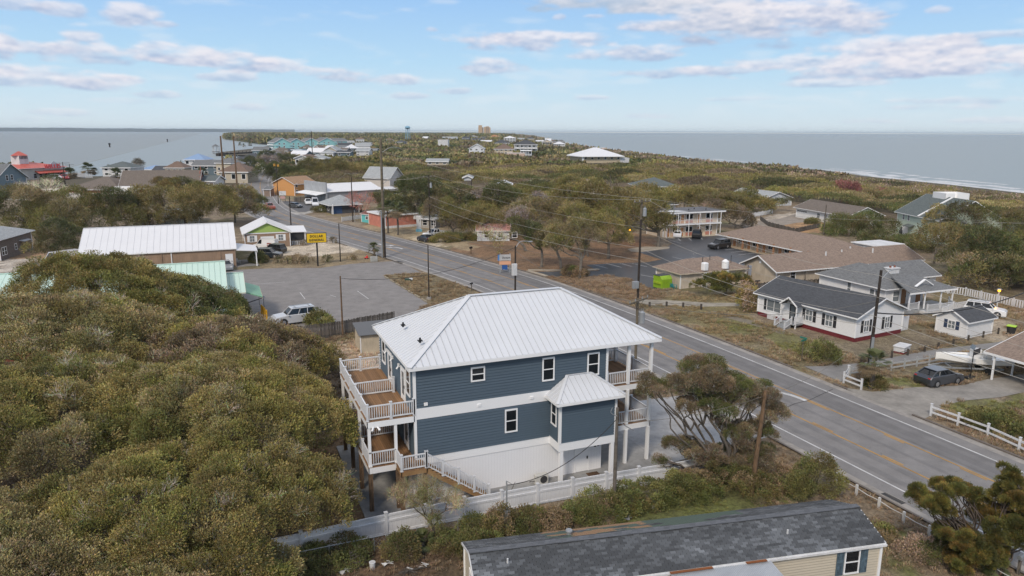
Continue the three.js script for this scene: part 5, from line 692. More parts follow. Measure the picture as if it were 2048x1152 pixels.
// --- left edge
{
  const h = seen({ name: 'grey_house', label: 'grey shingled house with pale roof and white framed windows, far left', cat: 'house', A: [2, 522], B: [66, 500], top: 478, D: 13, roof: { t: 'hx', rise: 2.2, ov: 0.6, mat: shinglePale }, wall: greyBrown }); h.win('f', [1.2, 2.1], 0.9, 0.7, 1.3, {}); h.win('f', 6, 1.2, 0.7, 1.0, {}); h.part('chimney', M([0.38, 0.33, 0.28], { map: 'grime', rough: 0.9 }), (m) => m.bx(6, 7.6, 3, 6, -9, -8)); for (const x of [3, 4]) h.part('vent_pipe', W.dark, (m) => m.cyl(V(x, 3, -2.2), V(x, 4.1, -2.2), 0.1)); h.part('porch_roof', roofWhite, (m) => m.slab([V(7.5, 2.5, 1), V(11, 2.4, 0.6), V(11, 2.9, -3), V(7.5, 3, -3)], 0.1));
  const p = seen({ name: 'pale_green_house', label: 'pale grey-green gabled house half hidden by the dark live oak', cat: 'house', A: [314, 449], B: [398, 446], top: 432, ridge: 418, D: 9, roof: { t: 'gx', ov: 0.4, mat: shinglePale }, wall: M([0.45, 0.48, 0.44], { map: 'lapTone', rough: 0.8 }) }); p.win('f', [2.5, 6], 1, 1.2, 0.7, { style: 'plain' });
  const c = seen({ name: 'church', label: 'red brick hall with long taupe roof and striped red gable', cat: 'church', A: [240, 386], B: [396, 384], top: 376, ridge: 341, D: 17, roof: { t: 'gx', ov: 0.6, mat: shingleTaupe }, wall: brick }); c.part('gable_slat', M([0.42, 0.14, 0.1], { rough: 0.8 }), (m) => { for (let i = 0; i < 9; i++) m.bx(c.L + 0.02, c.L + 0.2, 0, c.H + (8 - Math.abs(i - 4) * 2) * 0.95, -2.4 - i * 1.5, -1.9 - i * 1.5); });
  seen({ name: 'church_wing', label: 'lower brick wing with hip roof left of the brick hall', cat: 'building', A: [131, 385], B: [240, 386], top: 378, ridge: 354, D: 20, roof: { t: 'hx', ov: 0.6, mat: shingleTaupe }, wall: brick }).part('white_porch', W.trim, (m) => m.bx(21, 28, 0, 2.6, 0.2, 3));
  const w = seen({ name: 'waterfront_restaurant', label: 'white restaurant with bright red roof, cupola and red letters', cat: 'restaurant', A: [44, 361], B: [132, 355], top: 337, ridge: 324, D: 20, roof: { t: 'hx', ov: 1, mat: roofRed }, wall: M([0.6, 0.56, 0.5], { map: 'grime', rough: 0.8 }) }); w.part('cupola', W.white, (m) => m.bx(w.L * 0.25, w.L * 0.45, w.H, w.H + 5.6, -12, -7)); w.part('cupola_roof', roofRed, (m) => { const x = w.L * 0.35; m.cyl(V(x, w.H + 5.6, -9.5), V(x, w.H + 7.6, -9.5), 4.6, 0.3, 4); }); w.part('cupola_window', W.dark, (m) => { for (let i = 0; i < 6; i++) m.bx(w.L * (0.26 + i * 0.031), w.L * (0.275 + i * 0.031), w.H + 4, w.H + 5.2, -7, -6.9); }); w.part('awning', roofRed, (m) => m.slab([V(w.L * 0.3, 3, 3), V(w.L * 0.95, 3, 3), V(w.L * 0.95, 4, 0), V(w.L * 0.3, 4, 0)], 0.2)); w.part('awning', roofRed, (m) => m.slab([V(w.L * 0.28, 3, 3.1), V(w.L * 0.98, 3, 3.1), V(w.L * 0.98, 3.1, 2.8), V(w.L * 0.28, 3.1, 2.8)], 0.3)); many(w, 'f', 6, 0.6, 1.6, 2.2, { t: 0.12 }, 0.3, 0.9); w.part('gable', W.white, (m) => m.slab([V(w.L * 0.48, w.H - 1, 0.6), V(w.L * 0.98, w.H - 1, 0.6), V(w.L * 0.73, w.H + 2.8, 0.6)], 0.2));
  const font = await new FontLoader().loadAsync('fonts/droid/droid_sans_bold.typeface.json');
  globalThis.__font = font;
  { const g = new TextGeometry('WILLIS', { font, size: 2.0, depth: 0.15, curveSegments: 2 }); g.computeBoundingBox(); const bb = g.boundingBox; g.translate(-(bb.max.x) / 2, 0, 0); const m = new MB().add(g).build('lettering', M([0.75, 0.03, 0.03], { rough: 0.5 }), w.g); m.position.set(w.L * 0.68, w.H - 0.6, 0.9); }
  const a = seen({ name: 'blue_house', label: 'slate blue A-frame house with grey roof at the left edge', cat: 'house', A: [-8, 392], B: [56, 384], top: 360, ridge: 327, D: 12, roof: { t: 'gz', ov: 0.8, mat: shingleGrey }, wall: slate }); a.win('f', [a.L * 0.4, a.L * 0.55], a.H * 0.9, 1.2, 1.8); a.part('porch', M([0.04, 0.14, 0.26], { rough: 0.6 }), (m) => m.bx(a.L * 0.45, a.L * 0.9, 0, 3, 0.1, 2));
}
// ---------------------------------------------------------------- the far end of the island
{
  const brownR = M([0.22, 0.15, 0.11], { map: 'shingle', rough: 0.95 }), blueR = M([0.22, 0.33, 0.5], { map: 'clean', rough: 0.5 }), peach = M([0.6, 0.44, 0.35], { map: 'lapTone', rough: 0.8 }), yellow = M([0.62, 0.5, 0.25], { map: 'lapTone', rough: 0.8 }), blueBox = M([0.12, 0.32, 0.42], { map: 'lapTone', rough: 0.8 }), terracotta = M([0.42, 0.2, 0.12], { map: 'grime', rough: 0.9 });
  const N = 'house', list = [ // left and right foot of the near face, eave and ridge heights, wall, roof, kind of roof, depth, storeys, label
    ['villa', 206, 353, 262, 351, 335, 324, W.white, shingleGreenGrey, 'hx', 14, 2, 'white two storey house with dark green roof by the sound, behind palms'],
    [N, 284, 349, 318, 348, 339, 331, pale, blueR, 'hx', 12, 1, 'low pale house with blue roof at the water, left of the brick gable'],
    [N, 306, 352, 345, 350, 342, 333, pale, shingleDark, 'gx', 10, 1, 'pale house with long dark roof just behind the brick hall ridge'],
    [N, 371, 346, 410, 344, 319, 308, W.white, blueR, 'hx', 12, 2, 'white two storey waterfront house with bright blue roof'],
    [N, 386, 350, 440, 344, 331, 321, slate, shingleGrey, 'gx', 12, 2, 'slate blue waterfront house with grey roof and white windows'],
    ['shop', 440, 366, 496, 361, 343, 325, sandWall, brownR, 'hx', 14, 1, 'tan roadside shop with brown hip roof and dark awning'],
    ['shop', 386, 381, 430, 374, 362, 352, W.white, shingleGreenGrey, 'gx', 10, 1, 'low white shop with grey-green roof beside the twin poles'],
    [N, 519, 342, 536, 342, 333, 324, W.white, brownR, 'gz', 12, 1, 'narrow white gabled house left of the leaning roadside oak'],
    [N, 591, 331, 618, 329, 316, 310, W.white, brownR, 'gz', 16, 1, 'white gabled house with tan roof below the teal condominiums'],
    [N, 612, 326, 648, 323, 317, 309, pale, shinglePale, 'hx', 14, 1, 'pale house with porch and pale hip roof behind the thin pole'],
    [N, 582, 308, 604, 307, 299, 297, blueBox, blueBox, 'flat', 16, 1, 'flat blue building between the teal condominiums and the road'],
    [N, 624, 308, 641, 306, 298, 291, peach, brownR, 'gz', 18, 1, 'peach gabled house in front of the second teal block'],
    [N, 650, 310, 672, 308, 300, 293, sandWall, shinglePale, 'gz', 18, 1, 'sand coloured gabled house below the right teal block'],
    [N, 674, 306, 693, 305, 300, 296, greyBrown, shingleTaupe, 'gx', 16, 1, 'grey house with taupe roof below the right teal wing'],
    [N, 676, 313, 700, 311, 305, 302, slate, shingleDark, 'gx', 12, 1, 'dark roofed house right of the sand coloured gable'],
    [N, 713, 311, 738, 309, 302, 297, W.white, shinglePale, 'gx', 14, 2, 'white house with railed roof left of the tall brown pole'],
    [N, 740, 305, 753, 304, 300, 297, grey, shingleGrey, 'gx', 12, 1, 'small grey house just left of the tall brown pole'],
    [N, 656, 273.5, 670, 273, 269, 267, terracotta, brownR, 'hx', 30, 1, 'distant brick red house above the teal condominiums'],
    [N, 679, 272.5, 696, 272, 270, 266, W.white, roofWhite, 'hx', 30, 1, 'distant house with bright white pyramid roof above the right teal block'],
    [N, 710, 271.5, 732, 271, 268, 265, sandWall, shinglePale, 'hx', 30, 2, 'distant wide sand coloured house on the left skyline'],
    [N, 746, 277, 753, 277, 273, 271, W.white, shinglePale, 'hx', 18, 2, 'narrow white tower house left of the tall brown pole top'],
    ['hall', 800, 281, 821, 280.5, 278.5, 276, W.white, roofWhite, 'gx', 26, 1, 'distant low hall with white roof below the water tower'],
    ['hall', 822, 279, 834, 278.5, 276, 274.5, W.white, roofWhite, 'gx', 26, 1, 'small distant white roofed hall right of the water tower'],
    ['store_block', 876, 297, 896, 296.5, 280, 279, W.white, W.white, 'flat', 18, 0, 'plain white windowless cube rising from the thicket'],
    [N, 938, 308, 968, 306, 297, 288, M([0.7, 0.72, 0.74], { map: 'lapTone', rough: 0.7 }), shinglePale, 'gz', 18, 2, 'white gabled two storey house alone in the thicket'],
    [N, 854, 330, 895, 329, 323, 318, M([0.52, 0.44, 0.33], { map: 'lapTone', rough: 0.8 }), shinglePale, 'gx', 9, 1, 'long tan house with grey roof in the thicket behind the pole'],
    [N, 885, 283, 914, 281.5, 277, 273.5, pale, shinglePale, 'gx', 24, 1, 'long pale grey house behind the plain white cube'],
    [N, 922, 280, 936, 279.5, 276, 273, yellow, shingleGrey, 'gx', 22, 2, 'distant pale yellow house left of the hotel towers'],
    [N, 938, 281, 955, 280, 274, 271, pale, shingleGrey, 'gz', 22, 3, 'distant pale blue house against the foot of the hotel towers'],
    [N, 960, 289, 983, 287.5, 283, 280.5, M([0.6, 0.72, 0.74], { map: 'lapTone', rough: 0.7 }), roofWhite, 'gx', 16, 1, 'low aqua white house below the orange house'],
    [N, 961, 281, 979, 280, 274, 271, slate, slate, 'flat', 20, 2, 'slate blue flat block in front of the hotel towers'],
    [N, 979, 280.5, 998, 279.5, 273.5, 269.5, M([0.55, 0.26, 0.1], { map: 'grime', rough: 0.8 }), M([0.5, 0.24, 0.1], { map: 'shingle', rough: 0.9 }), 'hx', 20, 2, 'orange house right of the hotel towers'],
    [N, 1008, 289, 1031, 287.5, 276, 272, W.white, roofWhite, 'hx', 18, 3, 'white three storey beach house with white roof and porches'],
    [N, 988, 293, 1020, 291, 286, 280, W.white, shingleDark, 'hx', 18, 2, 'white house with dark hip roof behind the cream one'],
    [N, 989, 309, 1026, 308, 298, 288, cream, brownR, 'hx', 18, 2, 'cream house with brown hip roof, front left of the beach houses'],
    [N, 1029, 304, 1074, 302, 289, 280.5, W.white, shingleDark, 'hx', 18, 2, 'large white porched beach house with dark hip roof'],
    [N, 1041, 311, 1063, 309.5, 301, 299, pale, roofWhite, 'flat', 12, 1, 'small white block in front of the large porched beach house'],
    [N, 1014, 312.5, 1050, 311.5, 306, 304, peach, peach, 'flat', 6, 0, 'long peach garden wall block below the cream house'],
    [N, 1085, 293, 1104, 292, 284, 279.5, M([0.5, 0.42, 0.32], { map: 'lapTone', rough: 0.8 }), shingleTaupe, 'gz', 22, 1, 'tan gabled beach house right of the porched one'],
    [N, 1072, 287, 1088, 286.5, 283, 280.5, W.white, roofWhite, 'gx', 20, 1, 'white roofed beach house behind the tan gable'],
    [N, 1109, 295, 1130, 294, 288, 283.5, W.white, roofWhite, 'hx', 22, 2, 'last white beach house towards the open ocean'],
    [N, 1100, 288, 1118, 287.5, 285, 282, grey, shingleGrey, 'hx', 20, 1, 'grey hip roof just behind the last beach houses'],
    ['ride_hut', 1293, 408, 1320, 408, 402, 395, M([0.5, 0.16, 0.08], { rough: 0.7 }), M([0.5, 0.16, 0.08], { map: 'grime', rough: 0.7 }), 'hx', 5, 0, 'rust red canopy roof left of the motel block'],
    ['hut', 1322, 416, 1350, 415, 409, 404, W.white, shingleDark, 'hx', 4.5, 0, 'small white hut with dark roof behind the motel block'],
    [N, 1290, 413, 1312, 413, 409, 405, W.white, roofWhite, 'gx', 4, 0, 'low white roof between rust canopy and motel block'],
    [N, 928, 361, 942, 360, 355, 351, pale, shinglePale, 'gz', 7, 0, 'pale roof tip showing in the thicket left of the pink shrub'],
    [N, 995, 374, 1022, 374, 370, 363, W.white, roofWhite, 'gz', 8, 0, 'white gable tip in the thicket behind the roadside oaks'],
  ];
  for (const [nm, ax, ay, bx, by, top, rid, wall, roofM, t, D, st, label] of list) {
    const far = G(ax, ay).length() > 300, b = seen({ y0: ax > 545 && far ? 5 : ax > 920 ? 2 : 0, name: nm, label, cat: nm === 'villa' ? 'house' : nm.replace('_', ' '), A: [ax, ay], B: [bx, by], top, ridge: t === 'flat' ? 0 : rid, D, level: far, wall, roof: { t, rise: 1, ov: t === 'flat' ? 0.15 : 0.7, mat: roofM, thick: far ? 0.35 : 0.15 }, corners: !far });
    if (st) for (let s = 0; s < st; s++) { const hh = b.H / st, w = Math.max(1, Math.round(b.L / 4.2)); many(b, 'f', Math.min(5, w), hh * s + hh * 0.36, Math.min(1.6, b.L / 6), hh * 0.42, { t: far ? 0.18 : 0.1, style: far ? 'plain' : 'sash', glass: W.glass }, 0.14, 0.86); many(b, 'l', 2, hh * s + hh * 0.36, 1.2, hh * 0.42, { t: 0.15, style: 'plain' }, 0.3, 0.7); }
    if (label.includes('porch')) for (let s = 1; s <= st; s++) b.part('porch', W.trim, (m) => { m.bx(-0.2, b.L + 0.2, b.H * s / st - 0.3, b.H * s / st, 0.1, 2.4); for (let i = 0; i < 5; i++) m.bx(i * b.L / 4 - 0.12, i * b.L / 4 + 0.12, b.H * (s - 1) / st, b.H * s / st - 0.3, 2.1, 2.35); });
  }
  { // the many small houses of the village, too far to tell more than wall and roof
    const walls = [W.white, pale, sandWall, grey, W.whiteSiding, slate], roofs = [shinglePale, shingleGrey, roofWhite, shingleTaupe, shingleDark, brownR], names = ['white', 'pale blue-grey', 'sand coloured', 'grey', 'bright white', 'slate blue'], rn = ['pale roof', 'grey roof', 'white roof', 'taupe roof', 'dark roof', 'brown roof'], R = rng(404), made = {};
    [[352, 352, 0], [455, 352, 0], [505, 332, 0], [470, 346, 0], [545, 331, 0], [522, 314, 0], [482, 338, 0], [612, 306, 2], [662, 314, 2], [702, 293, 4], [655, 321, 2], [560, 306, 2], [720, 288, 5], [736, 296, 5], [800, 292, 5], [545, 323, 0], [566, 318, 0], [600, 320, 2], [632, 317, 2], [575, 313, 2], [690, 304, 3], [706, 308, 3], [726, 305, 3], [556, 275, 5], [572, 277, 5], [588, 273, 5], [604, 277, 5], [622, 272, 5], [640, 275, 5], [700, 275, 5], [765, 280, 5], [780, 286, 5], [850, 284, 5], [905, 277, 5], [918, 276, 5], [931, 285, 5], [945, 276, 5], [951, 287, 5], [968, 284, 5], [1002, 277, 5], [1012, 282, 5], [1040, 284, 5], [1060, 285, 5], [1096, 287, 5], [868, 279, 5], [985, 276, 5], [1120, 293, 4]].forEach(([x, y, up], i) => {
      const w = (R() * 6) | 0, r = (R() * 6) | 0, p = G(x, y, up), L = 9 + 5 * R(), H = 4 + 3 * R(), side = x < 480 ? 'by the sound, left of the twin poles' : x < 760 ? (y > 300 ? 'below the teal condominiums' : 'on the skyline above the condominiums') : x < 960 ? 'in thicket left of the hotel towers' : 'among the far beach houses';
      const b = building({ name: 'village_house', label: `small ${names[w]} house with ${rn[r]} ${side}`, cat: 'house', at: [p.x - L / 2, p.z], L, D: 9, H, y0: up, yaw: -YAW + (R() - 0.5) * 0.9, wall: walls[w], base: { h: 0.01, mat: W.weathered, deep: up }, roof: { t: R() < 0.6 ? 'gx' : 'hx', rise: 2 + R(), ov: 0.6, mat: roofs[r], thick: 0.3 }, corners: false, group: `small village houses ${side}` });
      many(b, 'f', 3, H * 0.45, 1.3, 1.4, { t: 0.15, style: 'plain' }, 0.2, 0.8); (made[b.g.userData.label] ??= []).push([x, b.g]);
    });
    for (const l of Object.values(made)) if (l.length > 1) l.sort((p, q) => p[0] - q[0]).forEach(([, o], i) => { o.userData.label = o.userData.label.replace('small ', i === 0 ? 'leftmost small ' : i === l.length - 1 ? 'rightmost small ' : 'middle small '); });
  }
  for (const [ax, ay, bx, by, top, rid, label] of [[550, 303, 581, 300, 285, 276, 'leftmost teal condominium block with white balconies'], [578, 301, 610, 298.5, 285.5, 277, 'second teal condominium block from the left'], [608, 297, 640, 295, 284, 276.5, 'third teal condominium block, right behind the thin pole'], [640, 297, 670, 295, 283, 275.5, 'teal condominium block with the tallest right gable'], [668, 295, 695, 294, 282, 277, 'teal condominium wing with plain front, rightmost of the row']]) {
    const b = seen({ y0: 4, level: true, turn: 0.5, name: 'condominium', label, cat: 'apartments', A: [ax, ay], B: [bx, by], top, ridge: rid, D: 30, wall: teal, roof: { t: label.includes('wing') ? 'gx' : 'gz', ov: 0.8, mat: shingleGrey, thick: 0.4 }, corners: false, group: 'teal condominium blocks by the sound' });
    for (let s = 0; s < 3; s++) { const h = b.H / 3; b.win('l', [4, 12, 20, 27], h * s + h * 0.3, 2.6, h * 0.5, { t: 0.3, style: 'plain' }); b.win('f', [b.L * 0.3, b.L * 0.6], h * s + h * 0.35, 1.4, h * 0.4, { t: 0.2, style: 'plain' }); b.part('balcony', W.trim, (m) => { m.bx(-1.6, -0.05, h * s, h * s + 0.3, -29, -1); m.bx(-1.6, -1.45, h * s + 0.3, h * s + 1.2, -29, -1); m.bx(b.L * 0.02, b.L * 0.18, h * s + 0.1, h * s + 0.5, 0.1, 1.4); }); }
  }
  { // hotel: stepped tan slabs with dark window bands
    const p = G(957, 272.4), q = G(981, 272.5), L = p.distanceTo(q), g = thing('hotel_tower', 'pair of stepped tan hotel towers on the skyline', 'hotel', [p.x, 0, p.z], Math.atan2(-(q.z - p.z), q.x - p.x)), h = topOf(p, 960, 250.5), tanW = M([0.62, 0.4, 0.2], { map: 'grime', rough: 0.9 });
    part('tower', tanW, g, (m) => { m.bx(0, L * 0.3, 0, h, -30, 0); m.bx(L * 0.3, L * 0.42, 0, h * 0.8, -30, -1); }); part('tower', tanW, g, (m) => { m.bx(L * 0.46, L * 0.62, 0, h * 0.86, -30, 2); m.bx(L * 0.62, L * 0.88, 0, h * 0.9, -34, 1); m.bx(L * 0.88, L, 0, h * 0.82, -30, 0); });
    for (const [a, b] of [[0.31, 0.4], [0.64, 0.71], [0.76, 0.85]]) for (let i = 0; i < 9; i++) part('window', W.dark, g, (m) => m.bx(L * a, L * b, h * (0.08 + i * 0.085), h * (0.13 + i * 0.085), a < 0.5 ? -0.98 : 1.02, a < 0.5 ? -0.9 : 1.1));
  }
  { // water tower
    const p = G(816, 291), g = thing('water_tower', 'pale blue water tower on legs on the skyline', 'water tower', [p.x, 0, p.z]), h = topOf(p, 816, 250), b = M([0.2, 0.38, 0.5], { rough: 0.5 });
    part('tank', b, g, (m) => m.add(new THREE.SphereGeometry(4.4, 20, 12).scale(1, 0.62, 1).translate(0, h - 4, 0))); for (let i = 0; i < 5; i++) { const a = i * 1.2566; part('leg', b, g, (m) => m.cyl(V(Math.cos(a) * 5, 0, Math.sin(a) * 5), V(Math.cos(a) * 3.4, h - 4, Math.sin(a) * 3.4), 0.3)); } part('riser', b, g, (m) => m.cyl(V(0, 0, 0), V(0, h - 6, 0), 0.7)); part('balcony', b, g, (m) => m.add(new THREE.TorusGeometry(4.6, 0.25, 6, 24).rotateX(Math.PI / 2).translate(0, h - 4.6, 0)));
  }
  // marina edge: bulkhead, pilings, gazebo, channel markers
  { const a = G(437, 309.5), b = G(540, 304.5), g = thing('bulkhead', 'dark timber bulkhead along the marina basin', 'pier', [a.x, 0, a.z], Math.atan2(-(b.z - a.z), b.x - a.x)), L = a.distanceTo(b); part('wall', W.darkPole, g, (m) => m.bx(0, L, -2, 1.2, -3, 0)); part('walkway', W.weathered, g, (m) => m.bx(-0.5, L, 1.2, 1.4, -6, 0.5)); for (let i = 0; i < 14; i++) part('piling', W.darkPole, g, (m) => m.cyl(V(i * L / 14, -2, 0.6), V(i * L / 14, 2.8, 0.6), 0.3)); }
  { const p = G(432, 305), g = thing('gazebo', 'tiny gazebo at the end of the marina bulkhead', 'gazebo', [p.x, 0, p.z]); part('roof', shingleGrey, g, (m) => m.cyl(V(0, 6.4, 0), V(0, 9, 0), 4.6, 0.2, 6)); for (let i = 0; i < 6; i++) part('post', W.white, g, (m) => m.cyl(V(Math.cos(i) * 3.4, -1, Math.sin(i) * 3.4), V(Math.cos(i) * 3.4, 6.4, Math.sin(i) * 3.4), 0.25)); part('floor', W.weathered, g, (m) => m.cyl(V(0, 0.6, 0), V(0, 1.1, 0), 4.4, 4.4, 6)); }
  for (const [x, y, label] of [[219.5, 294, 'dark channel marker out on the sound, left one'], [335, 283.5, 'smaller dark channel marker further out on the sound']]) { const p = G(x, y, -1), g = thing('channel_marker', label, 'marker', [p.x, -1.3, p.z]); part('pile', W.darkPole, g, (m) => { for (const s of [-0.8, 0, 0.8]) m.cyl(V(s, -1, 0), V(s * 0.5, 5, 0), 0.35); }); part('board', W.black, g, (m) => m.bx(-1.4, 1.4, 3.4, 6, -0.2, 0.2)); }
  for (let i = 0; i < 9; i++) { const p = G(444 + i * 4, 323.5 - i * 0.15, -1), g = thing('mooring_post', i === 0 ? 'leftmost mooring post in the marina basin' : i === 8 ? 'rightmost mooring post in the marina basin, nearest the road' : `mooring post in the marina basin, ${['second', 'third', 'fourth', 'fifth', 'sixth', 'seventh', 'eighth'][i - 1]} from the left`, 'post', [p.x, -1.3, p.z], 0, 'mooring posts in a row across the marina basin'); part('shaft', W.darkPole, g, (m) => m.cyl(V(0, -1, 0), V(0, 4.4, 0), 0.26)); part('cap', W.white, g, (m) => m.cyl(V(0, 4.4, 0), V(0, 4.8, 0), 0.3, 0.1)); }
}
// ---------------------------------------------------------------- palms, trees, thicket
// a tree set out from its foot and the ellipses [x, y, half width, half height] its crown fills, at the foot's own distance and size
function treeAt(name, label, cat, foot, ells, { kind = 'mid', pal = 'oak', pal2, size = 1, dens = 1.7, sub = 10, r = 0.26, dark = 0.78, mat = bark, mix2 = 0.3, group, lean = [0, 0], trunk = true, deep = 1, twigs = 0, kk = 1, slope = 0 } = {}) {
  const b = G(...foot), D = Math.hypot(b.x, b.z), mpp = D / 1450 * 1.03, g = thing(name, label, cat, [b.x, 0, b.z], -YAW, group), seed = treeSeed++, R = rng(seed * 7), lobes = [];
  for (const [cx, cy, rx, ry] of ells) {
    const X = (cx - foot[0]) * mpp, Y = Math.max(topOf(b, cx, cy), ry * mpp * 0.5), A = rx * mpp, B = ry * mpp * 1.2, C = Math.min(A, 7) * deep;
    for (let i = 0; i < sub; i++) { const a = R() * 6.283, q = Math.sqrt(R()) * 0.72, ph = R() * 6.283, k = (0.36 + 0.2 * R()) * kk; lobes.push([X + Math.cos(a) * q * A, Math.max(0.3, Y + Math.sin(a) * q * B * 0.85 - slope * Math.cos(a) * q * A), Math.sin(ph) * C * 0.6, A * k, Math.min(B * 0.62, A * k * 0.8), Math.min(C, A) * k]); }
  }
  if (trunk) part('trunk', mat, g, (m) => { const top = Math.min(...lobes.map((l) => l[1])), fk = V(lean[0], Math.max(0.8, Math.min(top * 0.8, 3)), lean[1]); limbs(m, R, fk, lobes.filter((_, i) => i % 2 === 0), r, [V(0, -0.1, 0), V(lean[0] * 0.35 + 0.1, fk.y * 0.5, 0), fk]); });
  for (const c of crown(lobes, { kind, pal, pal2, size, dens, seed, mix2, under: -0.4, dark: kind === 'mid' ? dark : 1 })) g.add(c);
  if (twigs) for (const c of crown(lobes, { kind: 'bare', pal: 'grey', size: size * 1.15, dens: twigs, seed: seed + 5, under: -0.6, name: 'bare_twigs', dark: 0.55 })) g.add(c);
  return g;
}
const oakT = (label, foot, ells, o = {}) => treeAt('live_oak', label, 'tree', foot, ells, { slope: 0.22, twigs: (o.size ?? 1) < 1 && o.trunk !== false ? 0.16 : 0, ...o });
const S1 = { size: 0.62 }, S2 = { size: 0.85 }, S3 = { size: 1.1 };
// road side grove in front of the motel
oakT('slender live oak with forked pale trunk next to the dark round shrub', [1158, 556], [[1140, 478, 42, 22], [1170, 462, 40, 22], [1112, 486, 24, 12]], { ...S1, pal: 'myrtle', pal2: 'oak', r: 0.3, lean: [0.3, 0] });
oakT('leaning pale trunked live oak, second from the dark round shrub', [1122, 537], [[1098, 466, 36, 20], [1122, 480, 28, 16]], { ...S1, pal: 'myrtle', r: 0.27, lean: [-0.8, 0] });
oakT('green crowned live oak between motel sign and leaning oak', [1083, 534], [[1052, 462, 34, 28], [1082, 474, 30, 22], [1036, 450, 20, 18]], { ...S1, pal: 'green', pal2: 'oak', r: 0.27 });
oakT('live oak over the pine straw with crown touching the motel path', [1216, 517], [[1200, 448, 62, 32], [1160, 436, 40, 26], [1235, 470, 30, 18]], { ...S1, r: 0.32 });
oakT('leaning bare based live oak behind the forked one', [1176, 513], [[1150, 452, 30, 20]], { ...S1, pal: 'brown', r: 0.24, lean: [-1.2, 0] });
oakT('big wind swept live oak with twin trunks at the motel lot corner', [1316, 493], [[1200, 398, 62, 26], [1255, 412, 60, 34], [1305, 430, 40, 30], [1150, 388, 40, 16], [1330, 446, 18, 16]], { ...S2, r: 0.42, sub: 10 });
oakT('bare branched leaning oak above the pale cottage', [1052, 502], [[985, 468, 34, 10]], { kind: 'bare', pal: 'grey', size: 1.6, dens: 0.5, r: 0.3, lean: [-1.6, 0] });
oakT('tall pale limbed oak behind the wires in the roadside grove', [958, 452], [[948, 402, 24, 26], [990, 392, 46, 24]], { ...S2, pal: 'green', pal2: 'grey', r: 0.3 });
oakT('broad dark green oak behind the transformer pole', [892, 452], [[860, 392, 56, 34], [905, 405, 50, 30], [820, 372, 20, 16], [800, 412, 30, 24]], { ...S2, pal: 'green', sub: 10 });
oakT('rounded brown live oak right of the transformer pole', [906, 474], [[890, 430, 40, 30], [925, 446, 40, 26]], { ...S1, pal: 'brown', pal2: 'oak' });
oakT('yellow-green live oak right of the rounded brown one', [950, 476], [[955, 440, 44, 26], [985, 452, 26, 16]], { ...S1, pal: 'oak', pal2: 'brown' });
oakT('thin pale live oak crown along the wires above the motel sign', [1040, 470], [[1060, 425, 60, 24], [1110, 420, 50, 26]], { ...S2, pal: 'myrtle', pal2: 'grey', sub: 9 });
oakT('dark live oak behind the motel oaks, left of the white sand track', [1120, 420], [[1080, 395, 60, 22], [1140, 372, 40, 14], [1020, 392, 40, 18]], { ...S2, sub: 9 });
oakT('wind clipped oak right of the two storey motel block', [1470, 456], [[1465, 432, 34, 22], [1440, 420, 40, 16], [1492, 442, 16, 14]], { ...S2, pal: 'brown', pal2: 'oak' });
oakT('long low oak crown behind the motel block roof', [1400, 425], [[1340, 392, 70, 18], [1430, 402, 70, 20], [1490, 408, 40, 18]], { ...S3, sub: 10 });
// left of the road
oakT('broad live oak with dark limbs left of the lime green gable', [372, 456], [[350, 408, 60, 28], [410, 405, 56, 30], [320, 400, 34, 18]], { ...S2, mat: barkDark, r: 0.45, sub: 9 });
oakT('grey-brown oak by the road, right of the broad dark limbed one', [470, 445], [[470, 408, 46, 26], [440, 396, 36, 18], [505, 420, 24, 16]], { ...S2, pal: 'brown', pal2: 'oak', sub: 9 });
oakT('dark spreading cedar in front of the long taupe roof', [355, 402], [[345, 374, 42, 12], [390, 378, 24, 8]], { ...S2, pal: 'cedar', size: 0.8 });
oakT('left oak of the canopy band behind the grey shingled house', [60, 462], [[50, 425, 60, 34], [10, 415, 30, 26]], { ...S2, sub: 9, pal2: 'green' });
oakT('second oak of the canopy band, above the white van', [140, 470], [[140, 420, 64, 36], [105, 400, 40, 16]], { ...S2, sub: 10, pal: 'oak', pal2: 'myrtle' });
oakT('third oak of the canopy band, above the long white roof', [225, 462], [[225, 420, 60, 34], [265, 430, 40, 26]], { ...S2, sub: 10, pal: 'oak', pal2: 'green' });
oakT('fourth oak of the canopy band, left of the pale green house', [292, 456], [[285, 432, 34, 24], [270, 405, 44, 18]], { ...S2, sub: 8, pal: 'brown', pal2: 'oak' });
oakT('bushy oak between the grey shingled house and the tan metal building', [112, 520], [[115, 476, 38, 24], [98, 496, 26, 16], [140, 490, 26, 20]], { ...S1, pal: 'green', pal2: 'oak' });
treeAt('bare_tree', 'leafless pinkish grey tree in front of the red roofed restaurant', 'tree', [92, 392], [[88, 376, 34, 14]], { kind: 'bare', pal: 'grey', size: 3.2, dens: 0.8 });
oakT('dark shrubby oak beside the restaurant cars', [104, 372], [[104, 362, 16, 8]], { ...S3, pal: 'green' });
oakT('roadside oak at the bend above the red pickup', [512, 414], [[505, 396, 26, 10], [520, 404, 20, 8]], { ...S2, pal: 'green' });
oakT('leaning roadside oak with sparse crown left of the road bend', [545, 340], [[560, 318, 44, 12], [540, 326, 24, 10]], { ...S3, pal: 'green', pal2: 'grey', r: 0.4 });
oakT('dark round oak below the orange house, beyond the bend', [556, 366], [[556, 350, 36, 18], [590, 344, 40, 14]], { ...S3, pal: 'green', sub: 9 });
oakT('dark oak left of the white gabled house below the condominiums', [505, 350], [[508, 334, 20, 14]], { ...S3, pal: 'green' });
oakT('wide oak crown behind the grey shop', [690, 364], [[690, 345, 60, 16], [640, 340, 36, 14], [740, 348, 40, 14]], { ...S3, sub: 10 });
